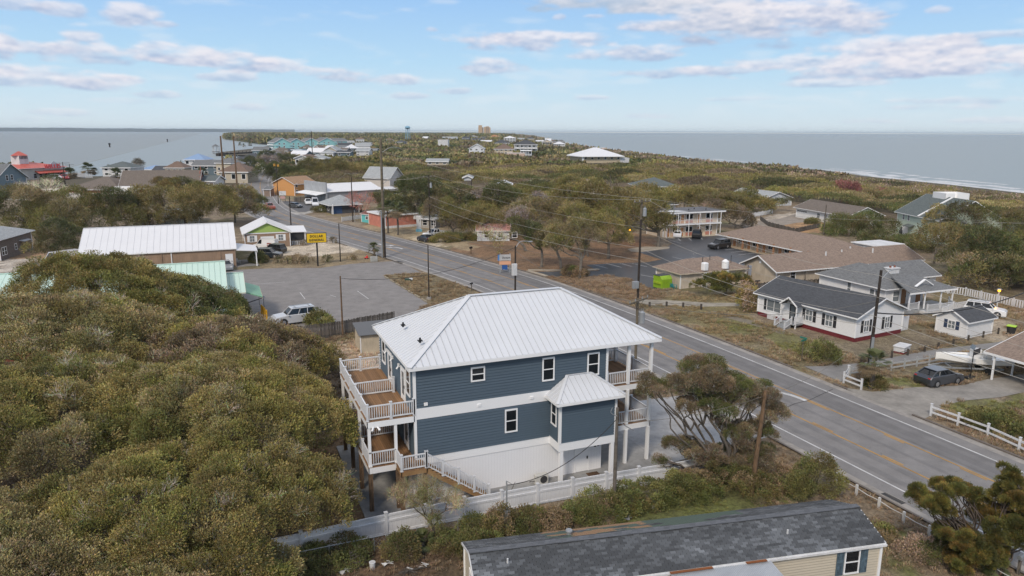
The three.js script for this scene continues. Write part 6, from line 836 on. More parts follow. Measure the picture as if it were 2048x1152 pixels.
treeAt('red_shrub_tree', 'leafless rust red crape myrtle beside the navy office', 'tree', [722, 424], [[722, 404, 30, 14]], { kind: 'bare', pal: 'red', size: 2.4, dens: 0.8 });
treeAt('bare_tree', 'pale pink leafless tree in the thicket left of the tan roofed house', 'tree', [1070, 392], [[1070, 375, 26, 12]], { kind: 'bare', pal: 'grey', size: 2.6, dens: 0.9 });
oakT('dark green oak behind the white annexe, left of the chalet', [770, 424], [[785, 406, 26, 16], [768, 396, 18, 12]], { ...S2, pal: 'green' });
// towards the ocean
oakT('dense green shrub mass in front of the pale green house', [1700, 470], [[1700, 452, 44, 18], [1740, 446, 30, 16], [1672, 462, 24, 10]], { ...S2, pal: 'green', pal2: 'turf', trunk: false });
oakT('low green hedge along the motel back wall', [1770, 498], [[1750, 486, 30, 10], [1800, 486, 44, 12]], { ...S2, pal: 'green', trunk: false });
oakT('high wind clipped oak right of the pale green house', [1950, 490], [[1920, 450, 60, 26], [1985, 452, 70, 26], [2050, 470, 40, 30]], { ...S2, sub: 16, pal: 'green', pal2: 'oak' });
oakT('large oak mound behind the white picket fence', [1985, 560], [[1960, 505, 80, 34], [2030, 515, 60, 36]], { ...S2, sub: 18, pal: 'green', pal2: 'oak' });
oakT('grey-green oak nearest the picket fence and yellow lamp', [1955, 578], [[1950, 545, 56, 28], [2000, 556, 60, 26], [2050, 550, 40, 34]], { ...S2, deep: 0.5, sub: 12, pal: 'myrtle', pal2: 'green', mat: barkDark });
oakT('reddish brown shrub tree behind the ranch house roof', [1712, 408], [[1705, 388, 28, 16], [1760, 395, 24, 10]], { ...S3, pal: 'red', pal2: 'brown' });
oakT('sandy green oak right of the ranch house', [1790, 415], [[1780, 402, 44, 14]], { ...S3, pal: 'myrtle' });
treeAt('wind_pine', 'wind bent pine with flat dark pads in front of the cream block', 'tree', [1447, 592], [[1420, 562, 24, 8], [1462, 556, 34, 9], [1440, 572, 24, 9], [1396, 566, 12, 7], [1486, 566, 16, 8]], { kind: 'cedar', pal: 'cedar', size: 1.3, dens: 1.2, r: 0.17, mat: barkDark, lean: [0.4, 0], sub: 5 });
bush('bush', 'tall brown and green bush at the driveway end by the white bungalow', G(1497, 620), 3.2, 4.0, { pal: 'oak', pal2: 'dry', size: 1.5 });
bush('bush', 'round glossy green shrub beside the street name post', G(1637, 720), 2.9, 2.6, { pal: 'green', size: 1.2, dens: 2 });
bush('bush', 'clipped dark bush by the white house with corner porch', G(1676, 584), 3.2, 1.5, { pal: 'green', size: 1.2 });
bush('bush', 'low clipped bush half behind the bungalow roof', G(1736, 596), 2.2, 1.1, { pal: 'green', size: 1.2 });
bush('bush', 'spreading green bush behind the two rail fence at right', G(1992, 851), 4.4, 1.6, { pal: 'green', size: 1.0, d: 2.6 });
bush('bush', 'dark bush cut by the right edge beyond the rail fence', G(2050, 880), 1.6, 1.2, { pal: 'green', size: 1.2 });
bush('bush', 'dark round shrub at the foot of the forked live oak', G(1150, 552), 3.4, 2.2, { pal: 'brown', pal2: 'green', size: 1.3 });
bush('bush', 'bright green bush beside the silver car at the plank fence', G(652, 646), 3.4, 2.3, { pal: 'green', pal2: 'turf', size: 1.2 });
bush('bush', 'dark shrubs in front of the dark SUVs at the white canopy post', G(518, 525), 2.6, 2.0, { pal: 'green', size: 1.3 });
for (const [x, y, w, h, l] of [[556, 526, 1.2, 1.5, 'leftmost small bush of the row by the yellow sign'], [576, 528, 1.7, 1.7, 'second small bush of the row by the yellow sign'], [595, 527, 1.9, 1.8, 'third small bush of the row by the yellow sign'], [616, 526, 1.9, 1.7, 'fourth small bush, just left of the yellow sign pole'], [654, 524, 1.6, 1.6, 'small bush right of the yellow sign pole'], [704, 520, 1.4, 0.9, 'low bush near the red toy by the road'], [612, 490, 1.6, 1.2, 'bush in front of the lattice skirt of the tan cottage'], [665, 486, 1.5, 1.5, 'brown bush at the road corner of the cottage yard']]) bush('bush', l, G(x, y), w, h, { pal: 'brown', pal2: 'green', size: 1.2, dens: 1.1 });
for (const [x, y, w, h, l] of [[640, 424, 5, 2, 'dark hedge at the corner of the navy office'], [890, 484, 9, 2.2, 'long dark hedge before the parked white truck'], [960, 480, 8, 2, 'dark undergrowth under the oaks left of the pale cottage'], [1700, 455, 8, 2.5, 'yellow-green bush by the ranch house drive'], [1625, 447, 4, 1.6, 'small yellow bush before the ranch garage']]) bush('bush', l, G(x, y), w, h, { kind: 'mid', pal: 'green', pal2: 'oak', size: 0.55, d: 3 });
// sabal palms: ringed trunk and a ball of fan leaves
function palm(label, base, h, r, { dead = 0.4, group } = {}) {
  const g = thing('palm_tree', label, 'palm', [base.x, 0, base.z], 0, group), R = rng(treeSeed++ * 3), f = new MB(), dm = new MB();
  part('trunk', W.weathered, g, (m) => m.sweep([V(0, 0, 0), V(0.05, h * 0.35, 0.03), V(0, h * 0.7, 0), V(0.03, h, 0)], [0.24, 0.19, 0.18, 0.22].map((v) => v * (r > 1.3 ? 1.1 : 0.8)), 8));
  for (let i = 0; i < 44; i++) {
    const a = R() * 6.283, e = lerp(-0.75, 1.35, i / 44), d = V(Math.cos(a) * Math.cos(e), Math.sin(e), Math.sin(a) * Math.cos(e)), s = V(-Math.sin(a), 0, Math.cos(a)), c = V(0, h, 0), mb = e < -0.75 + 2.1 * dead ? dm : f;
    const hub = c.clone().addScaledVector(d, r * 0.45);
    mb.tris([c.clone().addScaledVector(s, 0.02), c.clone().addScaledVector(s, -0.02), hub]);
    for (let k = -4; k <= 4; k++) { const t = k * 0.2, dir = d.clone().multiplyScalar(Math.cos(t)).addScaledVector(s, Math.sin(t)).normalize(), m = hub.clone().addScaledVector(dir, r * 0.36), tip = hub.clone().addScaledVector(dir, r * 0.6).add(V(0, -r * 0.14, 0)), w = dir.clone().cross(d).length() > 0.01 ? s : s; const n = w.clone().multiplyScalar(r * 0.035); mb.tris([hub, m.clone().add(n), m.clone().sub(n)]); mb.tris([m.clone().add(n), tip, m.clone().sub(n)]); }
  }
  const c1 = f.build('fronds', M([0.085, 0.1, 0.032], { rough: 0.6, side: true, key: 'pf' }), g); c1.userData.kind = 'stuff'; if (dm.g.length) { const c2 = dm.build("dead_fronds", M([0.17, 0.125, 0.07], { rough: 0.9, side: true, key: "pd" }), g); c2.userData.kind = "stuff"; }
  return g;
}
palm('short palm at the dark pole beside the white corner fence', G(1742, 778), 2.5, 1.6); bush('bush', 'green bush at the foot of the short corner palm', G(1752, 776), 1.5, 1.3, { pal: 'green' });
palm('left palm of the pair by the coral building', G(776, 466), 5.6, 2.5); palm('right palm of the pair by the coral building', G(796, 470), 5.6, 2.6); palm('tiny palm near the kerb beside the tall twin pole', G(748, 512), 1.6, 1.3, { dead: 0.2 });
for (const [x, y, t, r, l] of [[177, 351, 326, 4.4, 'large headed palm alone beside the white fence on the sound'], [139, 357, 336, 3.4, 'left palm of the pair right of the red roof'], [143.5, 357, 337, 3.2, 'right palm of the pair right of the red roof'], [223, 352, 331, 4.4, 'palm in front of the white villa, left one'], [232, 361, 337, 4.2, 'palm in front of the white villa, middle one'], [251, 352, 332, 3.8, 'palm at the right corner of the white villa'], [405, 361, 336, 3.6, 'palm in front of the slate blue waterfront house'], [480, 290, 285, 3.6, 'distant palm on the sandy point, left one'], [488, 293, 287.5, 3.2, 'distant palm on the sandy point, middle one'], [500, 290, 285, 4, 'distant palm on the sandy point, right one'], [189, 350, 336, 2.6, 'small palm right of the large headed palm']]) { const b = G(x, y); palm(l, b, topOf(b, x, t) - r * 0.7, r); }
oakT('dark round tree left of the low blue roof by the sound', [278, 348], [[277, 330, 10, 9]], { ...S3, pal: 'brown' });
oakT('round brown tree beside the shop sign at the bend', [502, 360], [[503, 346, 12, 10]], { ...S3, pal: 'brown', pal2: 'green' });
// the wind-clipped thicket that covers the island, built coarser with distance
const clear = []; scene.children.filter((o) => ['house', 'motel', 'building', 'shop', 'apartments', 'hotel', 'hall', 'hut', 'shed', 'office', 'store', 'church', 'restaurant', 'ride hut', 'store block', 'shelter'].includes(o.userData?.category)).forEach((o) => { o.updateMatrixWorld(true); const bb = new THREE.Box3().setFromObject(o); clear.push([bb.min.x - 2, bb.max.x + 2, bb.min.z - 2, bb.max.z + 5 + Math.hypot(bb.max.x, bb.max.z) * 0.05]); });
const openGround = [P([1030, 560, 1000, 500, 1120, 440, 1250, 470, 1340, 440, 1480, 430, 1600, 425, 1660, 450, 1760, 470, 1840, 480, 1900, 560, 2060, 600, 2100, 1200, 900, 1200]), P([1180, 372, 1240, 374, 1300, 410, 1280, 412, 1200, 392]), P([1480, 470, 1500, 440, 1640, 425, 1780, 440, 1700, 470, 1600, 470]), P([0, 358, 330, 346, 460, 330, 540, 322, 560, 345, 530, 420, 440, 385, 120, 400, 0, 400]), P([540, 420, 560, 395, 660, 395, 780, 430, 900, 470, 1000, 500, 800, 520, 600, 440]), P([440, 330, 436, 303, 500, 286, 545, 288, 640, 300, 640, 312, 560, 318, 530, 330]), [V(-75, 0, 10), V(-75, 0, -175), V(30, 0, -175), V(42, 0, -100), V(60, 0, 10)]];
{
  const R = rng(321), near = [[], []], farL = [[], []], pals = ['oak', 'green', 'myrtle', 'green', 'oak', 'brown', 'myrtle'];
  const domes = (x, z, k) => { // height of the canopy and which crown it is
    const cx = (x * 0.94 - z * 0.34) / (k * 1.35), cz = (z * 0.94 + x * 0.34) / k, i0 = Math.floor(cx), j0 = Math.floor(cz); let best = -1, id = 0;
    for (let i = i0 - 1; i <= i0 + 1; i++) for (let j = j0 - 1; j <= j0 + 1; j++) { const px = i + 0.15 + 0.7 * hash2(i, j, 1), pz = j + 0.15 + 0.7 * hash2(i, j, 2), hh = 0.55 + 0.45 * hash2(i, j, 3), d = ((cx - px) ** 2 + (cz - pz) ** 2) * 1.5, v = hh * Math.sqrt(Math.max(0, 1 - d)); if (v > best) { best = v; id = (i * 7919 + j * 104729) | 0; } }
    return [best, id];
  };
  for (let r = 120; r < 5200;) {
    const s = clamp(r / 210, 0.75, 9), da = (s * 0.92) / r;
    for (let a = -0.86; a < 0.86; a += da) {
      const rr = r + s * R(), aa = a + YAW + da * R(), x = Math.sin(aa) * rr, z = -Math.cos(aa) * rr;
      if (!inside(coast, x, z)) continue;
      let dead = false; for (const c of clear) if (x > c[0] && x < c[1] && z > c[2] && z < c[3]) { dead = true; break; }
      if (dead) continue; for (const p of openGround) if (inside(p, x, z)) { dead = true; break; } if (dead) continue;
      let dRoad = 1e9; if (rr < 560) for (let i = 0; i < roadLine.length; i += 3) dRoad = Math.min(dRoad, Math.hypot(x - roadLine[i].x, z - roadLine[i].z)); if (dRoad < 12) continue;
      if (x < 14 && rr < 345) continue; if (x < -20 && rr < 420 && R() < 0.6) continue;
      // lower towards the beach
      let sea = 400; if (x > 40) for (let i = 1; i < shoreOcean.length - 1; i++) { const p = shoreOcean[i], q = shoreOcean[i + 1], t = clamp(((x - p.x) * (q.x - p.x) + (z - p.z) * (q.z - p.z)) / ((q.x - p.x) ** 2 + (q.z - p.z) ** 2)); sea = Math.min(sea, Math.hypot(x - lerp(p.x, q.x, t), z - lerp(p.z, q.z, t))); }
      if (sea < 24 || (sea < 40 && R() < 0.35)) continue;
      const k = rr < 700 ? 13 : 24, [dm, id] = domes(x, z, k), low = sstep(24, 130, sea), H = lerp(1.3, rr < 420 ? 6.6 : 5.4, low) * (0.7 + 0.6 * fbm(x * 0.012, z * 0.012, 3, 5)), y = H * (0.12 + 0.85 * Math.max(0, dm));
      if (dm < 0.02 && R() < 0.5) continue;
      const dry = low < 0.45 && R() < 0.5, pal = PAL[dry ? (R() < 0.5 ? 'dry' : 'brown') : pals[Math.floor(hash2(id, 3, 9) * pals.length)]], c = pal[(R() * pal.length) | 0], v = 0.86 * (0.62 + 0.7 * hash2(id, 5, 4)) * (0.6 + 0.8 * R()), e = 0.6, gx = (domes(x + e, z, k)[0] - dm) / e * H, gz = (domes(x, z + e, k)[0] - dm) / e * H;
      (rr < 420 ? near : farL)[(R() * 2) | 0].push([x, y - s * 0.2, z, s * (0.75 + 0.5 * R()) * (rr < 420 ? 0.95 : 1), -gx * 0.6, 1, -gz * 0.6, c[0] * v, c[1] * v, c[2] * v]);
    }
    r += s * 0.92;
  }
  const t1 = new THREE.Group(); t1.name = 'thicket'; t1.userData = { kind: 'stuff', label: 'wind-clipped thicket of oak and scrub between road and ocean', category: 'thicket' }; near.forEach((l, i) => t1.add(copies('canopy', SPRIG.mid[i], l))); scene.add(t1);
  const t2 = new THREE.Group(); t2.name = 'far_thicket'; t2.userData = { kind: 'stuff', label: 'distant wooded island reaching to the horizon', category: 'woodland' }; farL.forEach((l, i) => t2.add(copies('far_canopy', SPRIG.far[i], l))); scene.add(t2);
  console.log('thicket', near.map((l) => l.length), farL.map((l) => l.length));
}
// ---------------------------------------------------------------- vehicles: x forward
const CARS = { // length, width, wheel radius, wheel positions, body side outline, cabin [rear foot, front foot, rear top, front top, belt, roof]
  suv: { L: 4.9, W: 1.92, r: 0.38, ax: [-1.42, 1.48], body: [-2.42, 0.42, -2.45, 0.9, -2.36, 1.12, 0.95, 1.12, 2.2, 0.98, 2.42, 0.82, 2.45, 0.42, 2.3, 0.28, -2.3, 0.28], cab: [-2.34, 1.12, -2.1, 0.42, 1.1, 1.8], rack: true },
  hatch: { L: 4.35, W: 1.82, r: 0.33, ax: [-1.3, 1.32], body: [-2.12, 0.4, -2.17, 0.8, -2.0, 0.98, 0.9, 0.98, 1.85, 0.82, 2.14, 0.62, 2.17, 0.36, 2, 0.22, -2, 0.22], cab: [-2.0, 1.15, -1.2, 0.15, 0.94, 1.44] },
  sedan: { L: 4.7, W: 1.84, r: 0.33, ax: [-1.42, 1.42], body: [-2.33, 0.4, -2.35, 0.9, -2.2, 1.0, 1.0, 0.98, 2.1, 0.82, 2.33, 0.6, 2.35, 0.36, 2.2, 0.22, -2.2, 0.22], cab: [-1.75, 1.15, -1.05, 0.3, 0.96, 1.46] },
  pickup: { L: 5.6, W: 1.98, r: 0.4, ax: [-1.65, 1.75], body: [-2.78, 0.5, -2.8, 1.1, -0.75, 1.12, 1.15, 1.15, 2.6, 1.05, 2.78, 0.85, 2.8, 0.45, 2.65, 0.34, -2.7, 0.36], cab: [-0.85, 1.3, -0.7, 0.55, 1.12, 1.82], bed: true },
  van: { L: 5.7, W: 2.0, r: 0.36, ax: [-1.75, 1.8], body: [-2.83, 0.4, -2.85, 1.25, 1.5, 1.25, 2.5, 1.08, 2.8, 0.85, 2.85, 0.4, 2.7, 0.28, -2.7, 0.28], cab: [-2.82, 1.75, -2.75, 1.0, 1.2, 2.35], panel: true },
};
function car(name, label, cat, type, color, rear, front, { k = 1, gloss = 0.25, decal } = {}) { // rear, front: where the near side wheels touch the ground, or points
  const c = CARS[type], a = rear.isVector3 ? rear : G(...rear), b = front.isVector3 ? front : G(...front), d = b.clone().sub(a); d.y = 0; d.normalize();
  const side = V(-d.z, 0, d.x), mid = a.clone().lerp(b, 0.5), away = side.dot(mid) > 0 ? side : side.clone().negate(), p = mid.addScaledVector(away, c.W * 0.45);
  const g = thing(name, label, cat, [p.x, 0.014, p.z], Math.atan2(-d.z, d.x)); g.scale.setScalar(k);
  const paint = M(color, { rough: gloss, clear: gloss < 0.5, key: 'paint' }), hw = c.W / 2, s = new THREE.Shape(); for (let i = 0; i < c.body.length; i += 2) i ? s.lineTo(c.body[i], c.body[i + 1]) : s.moveTo(c.body[0], c.body[1]);
  const [r0, f0, r1, f1, y0, y1] = c.cab, in0 = 0.1, in1 = 0.26, roofCorners = [V(r1, y1, -hw + in1), V(f1, y1, -hw + in1), V(f1, y1, hw - in1), V(r1, y1, hw - in1)], foot = [V(r0, y0, -hw + in0), V(f0, y0, -hw + in0), V(f0, y0, hw - in0), V(r0, y0, hw - in0)];
  part('body', paint, g, (m) => {
    const e = new THREE.ExtrudeGeometry(s, { depth: c.W - 0.2, bevelEnabled: true, bevelSize: 0.07, bevelThickness: 0.1, bevelSegments: 3 }); e.translate(0, 0, -hw + 0.1); m.add(e);
    for (let i = 0; i < 4; i++) m.beam(foot[i], roofCorners[i], 0.09, 0.09);
    m.rbox((r1 + f1) / 2, y1 + 0.02, 0, f1 - r1 + 0.16, 0.1, c.W - 2 * in1 + 0.14, 0.05);
    if (!c.panel) for (const t of type === 'pickup' ? [0.5] : [0.3, 0.62]) for (const z of [0, 2]) { const u = foot[z].clone().lerp(foot[z ? 3 : 1], z ? 1 - t : t); u.copy(z ? foot[2].clone().lerp(foot[3], 1 - t) : foot[0].clone().lerp(foot[1], t)); const v = z ? roofCorners[2].clone().lerp(roofCorners[3], 1 - t) : roofCorners[0].clone().lerp(roofCorners[1], t); m.beam(u, v, 0.08, 0.06); }
    if (c.panel) m.slab([V(r0, y0, hw - in0 + 0.03), V(0.55, y0, hw - in0 + 0.03), V(0.45, y1, hw - in1 + 0.03), V(r1, y1, hw - in1 + 0.03)], 0.05).slab([V(0.55, y0, -hw + in0 - 0.03), V(r0, y0, -hw + in0 - 0.03), V(r1, y1, -hw + in1 - 0.03), V(0.45, y1, -hw + in1 - 0.03)], 0.05).slab([V(r0 - 0.02, y0, -hw + in0), V(r0 - 0.02, y0, hw - in0), V(r1 - 0.02, y1, hw - in1), V(r1 - 0.02, y1, -hw + in1)], 0.05);
    for (const z of [-1, 1]) m.rbox(f0 - 0.2, y0 + 0.08, z * (hw + 0.08), 0.16, 0.14, 0.2, 0.05);
  });
  part('window', W.glass, g, (m) => { const q = (i) => foot[i].clone().lerp(roofCorners[i], 0.02), t = (i) => roofCorners[i].clone().add(V(0, -0.03, 0)); for (let i = 0; i < 4; i++) { const j = (i + 1) % 4; m.tris([q(i), t(i), q(j), t(i), t(j), q(j)]); } });
  part('trim', W.dark, g, (m) => { m.rbox(0, 0.3, 0, c.L - 0.3, 0.16, c.W - 0.02, 0.05); m.rbox(c.L / 2 - 0.05, 0.5, 0, 0.12, 0.22, c.W * 0.6, 0.04); for (const x of c.ax) for (const z of [-1, 1]) m.cyl(V(x, c.r + 0.02, z * (hw - 0.32)), V(x, c.r + 0.02, z * (hw + 0.015)), c.r + 0.09, c.r + 0.09, 18); });
  for (const x of c.ax) for (const z of [-1, 1]) { const w = part('wheel', W.tyre, g, (m) => m.cyl(V(0, 0, -0.12), V(0, 0, 0.12), c.r, c.r, 20)); w.position.set(x, c.r, z * (hw - 0.09)); part('rim', W.rim, w, (m) => { m.cyl(V(0, 0, z * 0.118), V(0, 0, z * 0.13), c.r * 0.66, c.r * 0.6, 12); }); }
  const hy = c.body[9] - 0.14; for (const z of [-1, 1]) { part('headlight', W.lampClear, g, (m) => m.rbox(c.L / 2 - 0.06, 0.72, z * (hw - 0.32), 0.16, 0.15, 0.36, 0.05)); part('tail_light', W.lampRed, g, (m) => m.rbox(-c.L / 2 + 0.02, 0.82, z * (hw - 0.22), 0.14, 0.24, 0.26, 0.04)); }
  if (c.rack) part('roof_rack', W.steel, g, (m) => { for (const z of [-1, 1]) m.beam(V(r1 + 0.15, y1 + 0.12, z * (hw - in1 - 0.05)), V(f1 - 0.1, y1 + 0.12, z * (hw - in1 - 0.05)), 0.04, 0.04); for (const x of [r1 + 0.4, f1 - 0.5]) m.beam(V(x, y1 + 0.12, -hw + in1), V(x, y1 + 0.12, hw - in1), 0.04, 0.03); });
  if (c.bed) part('bed', W.dark, g, (m) => m.bx(-2.68, -0.95, 1.08, 1.135, -hw + 0.14, hw - 0.14));
  if (decal) part('print', M(decal, { rough: 0.6 }), g, (m) => { for (const z of [-1, 1]) { m.slab([V(-2, 0.95, z * (hw + 0.012)), V(-0.9, 0.95, z * (hw + 0.012)), V(-0.9, 1.6, z * (hw - 0.06)), V(-2, 1.6, z * (hw - 0.06))], 0.01); } });
  return g;
}
car('parked_car', 'silver SUV with roof rack parked at the grey plank fence', 'SUV', 'suv', [0.5, 0.51, 0.52], [620, 645], [567, 652], { k: 1.06 });
car('parked_car', 'navy SUV, nearer of two dark SUVs by the white canopy', 'SUV', 'suv', [0.018, 0.026, 0.035], [519, 517], [550, 517.5], { k: 0.96 });
car('parked_car', 'black SUV behind the navy one at the tan cottage', 'SUV', 'suv', [0.012, 0.012, 0.014], [555, 508], [530, 506], { k: 0.96 });
car('delivery_van', 'white van with printed side parked at the tan cottage', 'van', 'van', [0.75, 0.75, 0.74], [541, 500], [513, 499], { k: 0.85, decal: [0.25, 0.06, 0.04] });
car('delivery_van', 'white high roofed van with coloured prints at far left', 'van', 'van', [0.75, 0.76, 0.78], [150, 533], [104, 540], { k: 1.15, decal: [0.6, 0.25, 0.2] });
car('pickup_truck', 'white pickup beside the high roofed van at far left', 'pickup', 'pickup', [0.72, 0.73, 0.75], [118, 545], [78, 552], {});
car('parked_car', 'grey car with lit lamp peeping past the pale green roof', 'car', 'hatch', [0.2, 0.21, 0.22], [438, 535], [446, 545], {});
car('parked_car', 'dark grey hatchback on the concrete drive by the boat', 'hatchback', 'hatch', [0.028, 0.033, 0.042], [1872, 775], [1912, 768], { k: 1.02 });
car('parked_car', 'white SUV by the picket fence and yellow lamp', 'SUV', 'suv', [0.78, 0.79, 0.8], [1945, 630], [1990, 636], { k: 0.95 });
car('parked_car', 'white sedan nose in at the motel block', 'sedan', 'sedan', [0.75, 0.75, 0.75], [1361, 478.5], [1364, 470], { k: 0.98 });
car('parked_car', 'black off-roader nose in at the motel block', 'SUV', 'suv', [0.012, 0.012, 0.013], [1399, 480], [1404, 471], { k: 1.0, gloss: 0.65 });
car('parked_car', 'black SUV parked beside the motel wing entrance', 'SUV', 'suv', [0.012, 0.012, 0.013], [1459, 496], [1431, 499.5], { k: 1.0 });
car('pickup_truck', 'red and silver pickup driving on the far road', 'pickup', 'pickup', [0.32, 0.09, 0.06], V(13.9, 0, -231), V(14.6, 0, -228), { k: 1 });
car('parked_car', 'dark grey sedan in the shop car park', 'sedan', 'sedan', [0.06, 0.065, 0.07], [582, 415], [592, 416], { k: 1 });
car('pickup_truck', 'white pickup left of the white van in the shop car park', 'pickup', 'pickup', [0.75, 0.75, 0.74], [608, 406], [613, 412], { k: 1 });
car('delivery_van', 'white van with blue skirt in the shop car park', 'van', 'van', [0.75, 0.76, 0.78], [622, 407], [627, 416], { k: 1, decal: [0.1, 0.2, 0.5] });
car('parked_truck', 'white pickup half hidden by the hedge near the coral annexe', 'pickup', 'pickup', [0.72, 0.73, 0.74], [882, 474], [868, 476], {});
car('parked_car', 'black car at the roadside bins near the hedge', 'car', 'hatch', [0.015, 0.015, 0.02], [850, 485], [838, 482], {});
car('parked_car', 'white car in front of the red roofed restaurant', 'car', 'sedan', [0.75, 0.76, 0.78], [100, 359], [117, 359.5], { k: 1.6 });
car('parked_car', 'red car right of the white one at the restaurant', 'car', 'sedan', [0.3, 0.02, 0.02], [119, 358], [130, 359.5], { k: 1.5 });
car('parked_car', 'white car at the tan roadside shop by the bend', 'car', 'suv', [0.72, 0.73, 0.74], [489, 363], [495, 361], { k: 1.1 });
car('parked_car', 'dark car under the awning of the pale green house', 'car', 'suv', [0.05, 0.055, 0.06], [1806, 470], [1832, 473], { k: 1 });
// the white boat on its trailer
{
  const a = G(1886, 740), b = G(1990, 744), d = b.clone().sub(a).normalize(), g = thing('motor_boat', 'white open motor boat with centre console on a trailer', 'boat', [(a.x + b.x) / 2, 0, (a.z + b.z) / 2], Math.atan2(-d.z, d.x)), L = 6.6, rows = [], hull = new MB();
  for (let i = 0; i <= 14; i++) { const t = i / 14, x = -L / 2 + t * L, f = 1 - Math.pow(Math.max(0, 1 - t * 1.6), 2.0), w = 1.15 * Math.max(0.03, f), sh = 1.5 + 0.35 * Math.pow(1 - t, 2); rows.push([V(x, sh, -w), V(x, 1.0 + 0.3 * (1 - t) ** 2, -w * 0.92), V(x, 0.62 + 0.5 * (1 - Math.min(1, t * 1.8)) ** 2, 0), V(x, 1.0 + 0.3 * (1 - t) ** 2, w * 0.92), V(x, sh, w), V(x, sh, w * 0.86), V(x, sh - 0.12, w * 0.84), V(x, sh - 0.12, -w * 0.84), V(x, sh, -w * 0.86)]); }
  for (let i = 0; i < 14; i++) for (let k = 0; k < 9; k++) { const A = rows[i][k], B = rows[i][(k + 1) % 9], C = rows[i + 1][(k + 1) % 9], D = rows[i + 1][k]; hull.tris([A, B, C, A, C, D]); }
  const e = rows[14]; hull.tris([e[0], e[1], e[2], e[0], e[2], e[4], e[2], e[3], e[4]]); hull.build('hull', M([0.85, 0.84, 0.8], { rough: 0.25, clear: true, side: true, key: 'hull' }), g);
  part('console', W.white, g, (m) => { m.rbox(0.4, 1.85, 0, 0.8, 0.95, 0.9, 0.1); m.rbox(1.5, 1.65, 0, 0.6, 0.5, 0.9, 0.1); }); part('windscreen', W.glassPale, g, (m) => m.slab([V(-0.02, 2.3, -0.42), V(-0.02, 2.3, 0.42), V(0.16, 2.7, 0.36), V(0.16, 2.7, -0.36)], 0.03)); part('outboard_motor', W.dark, g, (m) => { m.rbox(3.5, 1.75, 0, 0.5, 0.7, 0.45, 0.12); m.cyl(V(3.55, 1.4, 0), V(3.5, 0.5, 0), 0.1); }); part('rail', W.steel, g, (m) => m.sweep(spline([V(-0.6, 1.9, -0.95), V(-2.2, 2.0, -0.75), V(-3.1, 2.1, 0), V(-2.2, 2.0, 0.75), V(-0.6, 1.9, 0.95)], 20), 0.025, 5));
  const t = thing('boat_trailer', 'grey boat trailer under the white motor boat', 'trailer', [g.position.x, 0, g.position.z], g.rotation.y); part('frame', W.galv, t, (m) => { for (const z of [-0.75, 0.75]) m.beam(V(-2.2, 0.5, z), V(2.8, 0.5, z), 0.1, 0.14); m.beam(V(-2.2, 0.5, -0.75), V(-3.9, 0.45, 0), 0.1, 0.12); m.beam(V(-2.2, 0.5, 0.75), V(-3.9, 0.45, 0), 0.1, 0.12); for (const x of [-2, 0, 2.4]) m.beam(V(x, 0.52, -0.8), V(x, 0.52, 0.8), 0.08, 0.1); }); for (const z of [-1, 1]) part('wheel', W.tyre, t, (m) => m.cyl(V(1.3, 0.32, z * 0.92), V(1.3, 0.32, z * 1.14), 0.32, 0.32, 16)); for (const z of [-1, 1]) part('mudguard', W.galv, t, (m) => m.rbox(1.3, 0.7, z * 1.03, 0.9, 0.06, 0.28, 0.02));
}
// ---------------------------------------------------------------- poles and wires
function pole(label, base, top, { mat = W.darkPole, r = 0.16, arm = 0, armY = 0.4, armYaw = 0.3, can = 0, lean = [0, 0], parts, name = 'utility_pole', cat = 'utility pole' } = {}) {
  const p = base.isVector3 ? base : G(...base), h = typeof top === 'number' ? top : topOf(p, ...top), g = thing(name, label, cat, [p.x, 0, p.z]);
  part('shaft', mat, g, (m) => m.cyl(V(0, -0.1, 0), V(lean[0], h, lean[1]), r, r * 0.68, 10));
  if (arm) { const y = h - armY, a = new THREE.Group(), c = Math.cos(armYaw), s = -Math.sin(armYaw); part('crossarm', W.palePole, g, (m) => { m.beam(V(-arm * c / 2, y, -arm * s / 2 + 0.16), V(arm * c / 2, y, arm * s / 2 + 0.16), 0.1, 0.13); for (const k of [-1, 1]) m.beam(V(k * arm * c * 0.3, y, k * arm * s * 0.3 + 0.16), V(0, y - 0.7, 0.1), 0.03, 0.03); }); for (const k of [-0.48, -0.18, 0.18, 0.48]) part('insulator', W.galv, g, (m) => m.cyl(V(k * arm * c, y + 0.06, k * arm * s + 0.16), V(k * arm * c, y + 0.28, k * arm * s + 0.16), 0.05, 0.035, 6)); }
  if (can) part('transformer', W.galv, g, (m) => { m.cyl(V(0.36, can - 0.5, 0.18), V(0.36, can + 0.45, 0.18), 0.25, 0.25, 14); m.cyl(V(0.36, can + 0.45, 0.18), V(0.36, can + 0.56, 0.18), 0.2, 0.1, 14); for (const k of [-0.1, 0.1]) m.cyl(V(0.36 + k, can + 0.5, 0.18), V(0.36 + k, can + 0.8, 0.18), 0.035, 0.025, 6); });
  parts?.(g, h); return { g, h, p, at: (y = h, dx = 0, dz = 0) => V(p.x + dx, y, p.z + dz) };
}
function wire(label, pts, sag = 0.6, { mat = W.wire, r = 0.018, seg = 22 } = {}) {
  const m = new MB(), all = [];
  for (let i = 0; i < pts.length - 1; i++) for (let k = i ? 1 : 0; k <= seg; k++) { const t = k / seg, p = pts[i].clone().lerp(pts[i + 1], t); p.y -= 4 * t * (1 - t) * sag; all.push(p); }
  m.sweep(all, r, 4); const o = m.build('overhead_wire', mat, scene); o.name = numbered('overhead_wire'); return tag(o, label, 'wire');
}
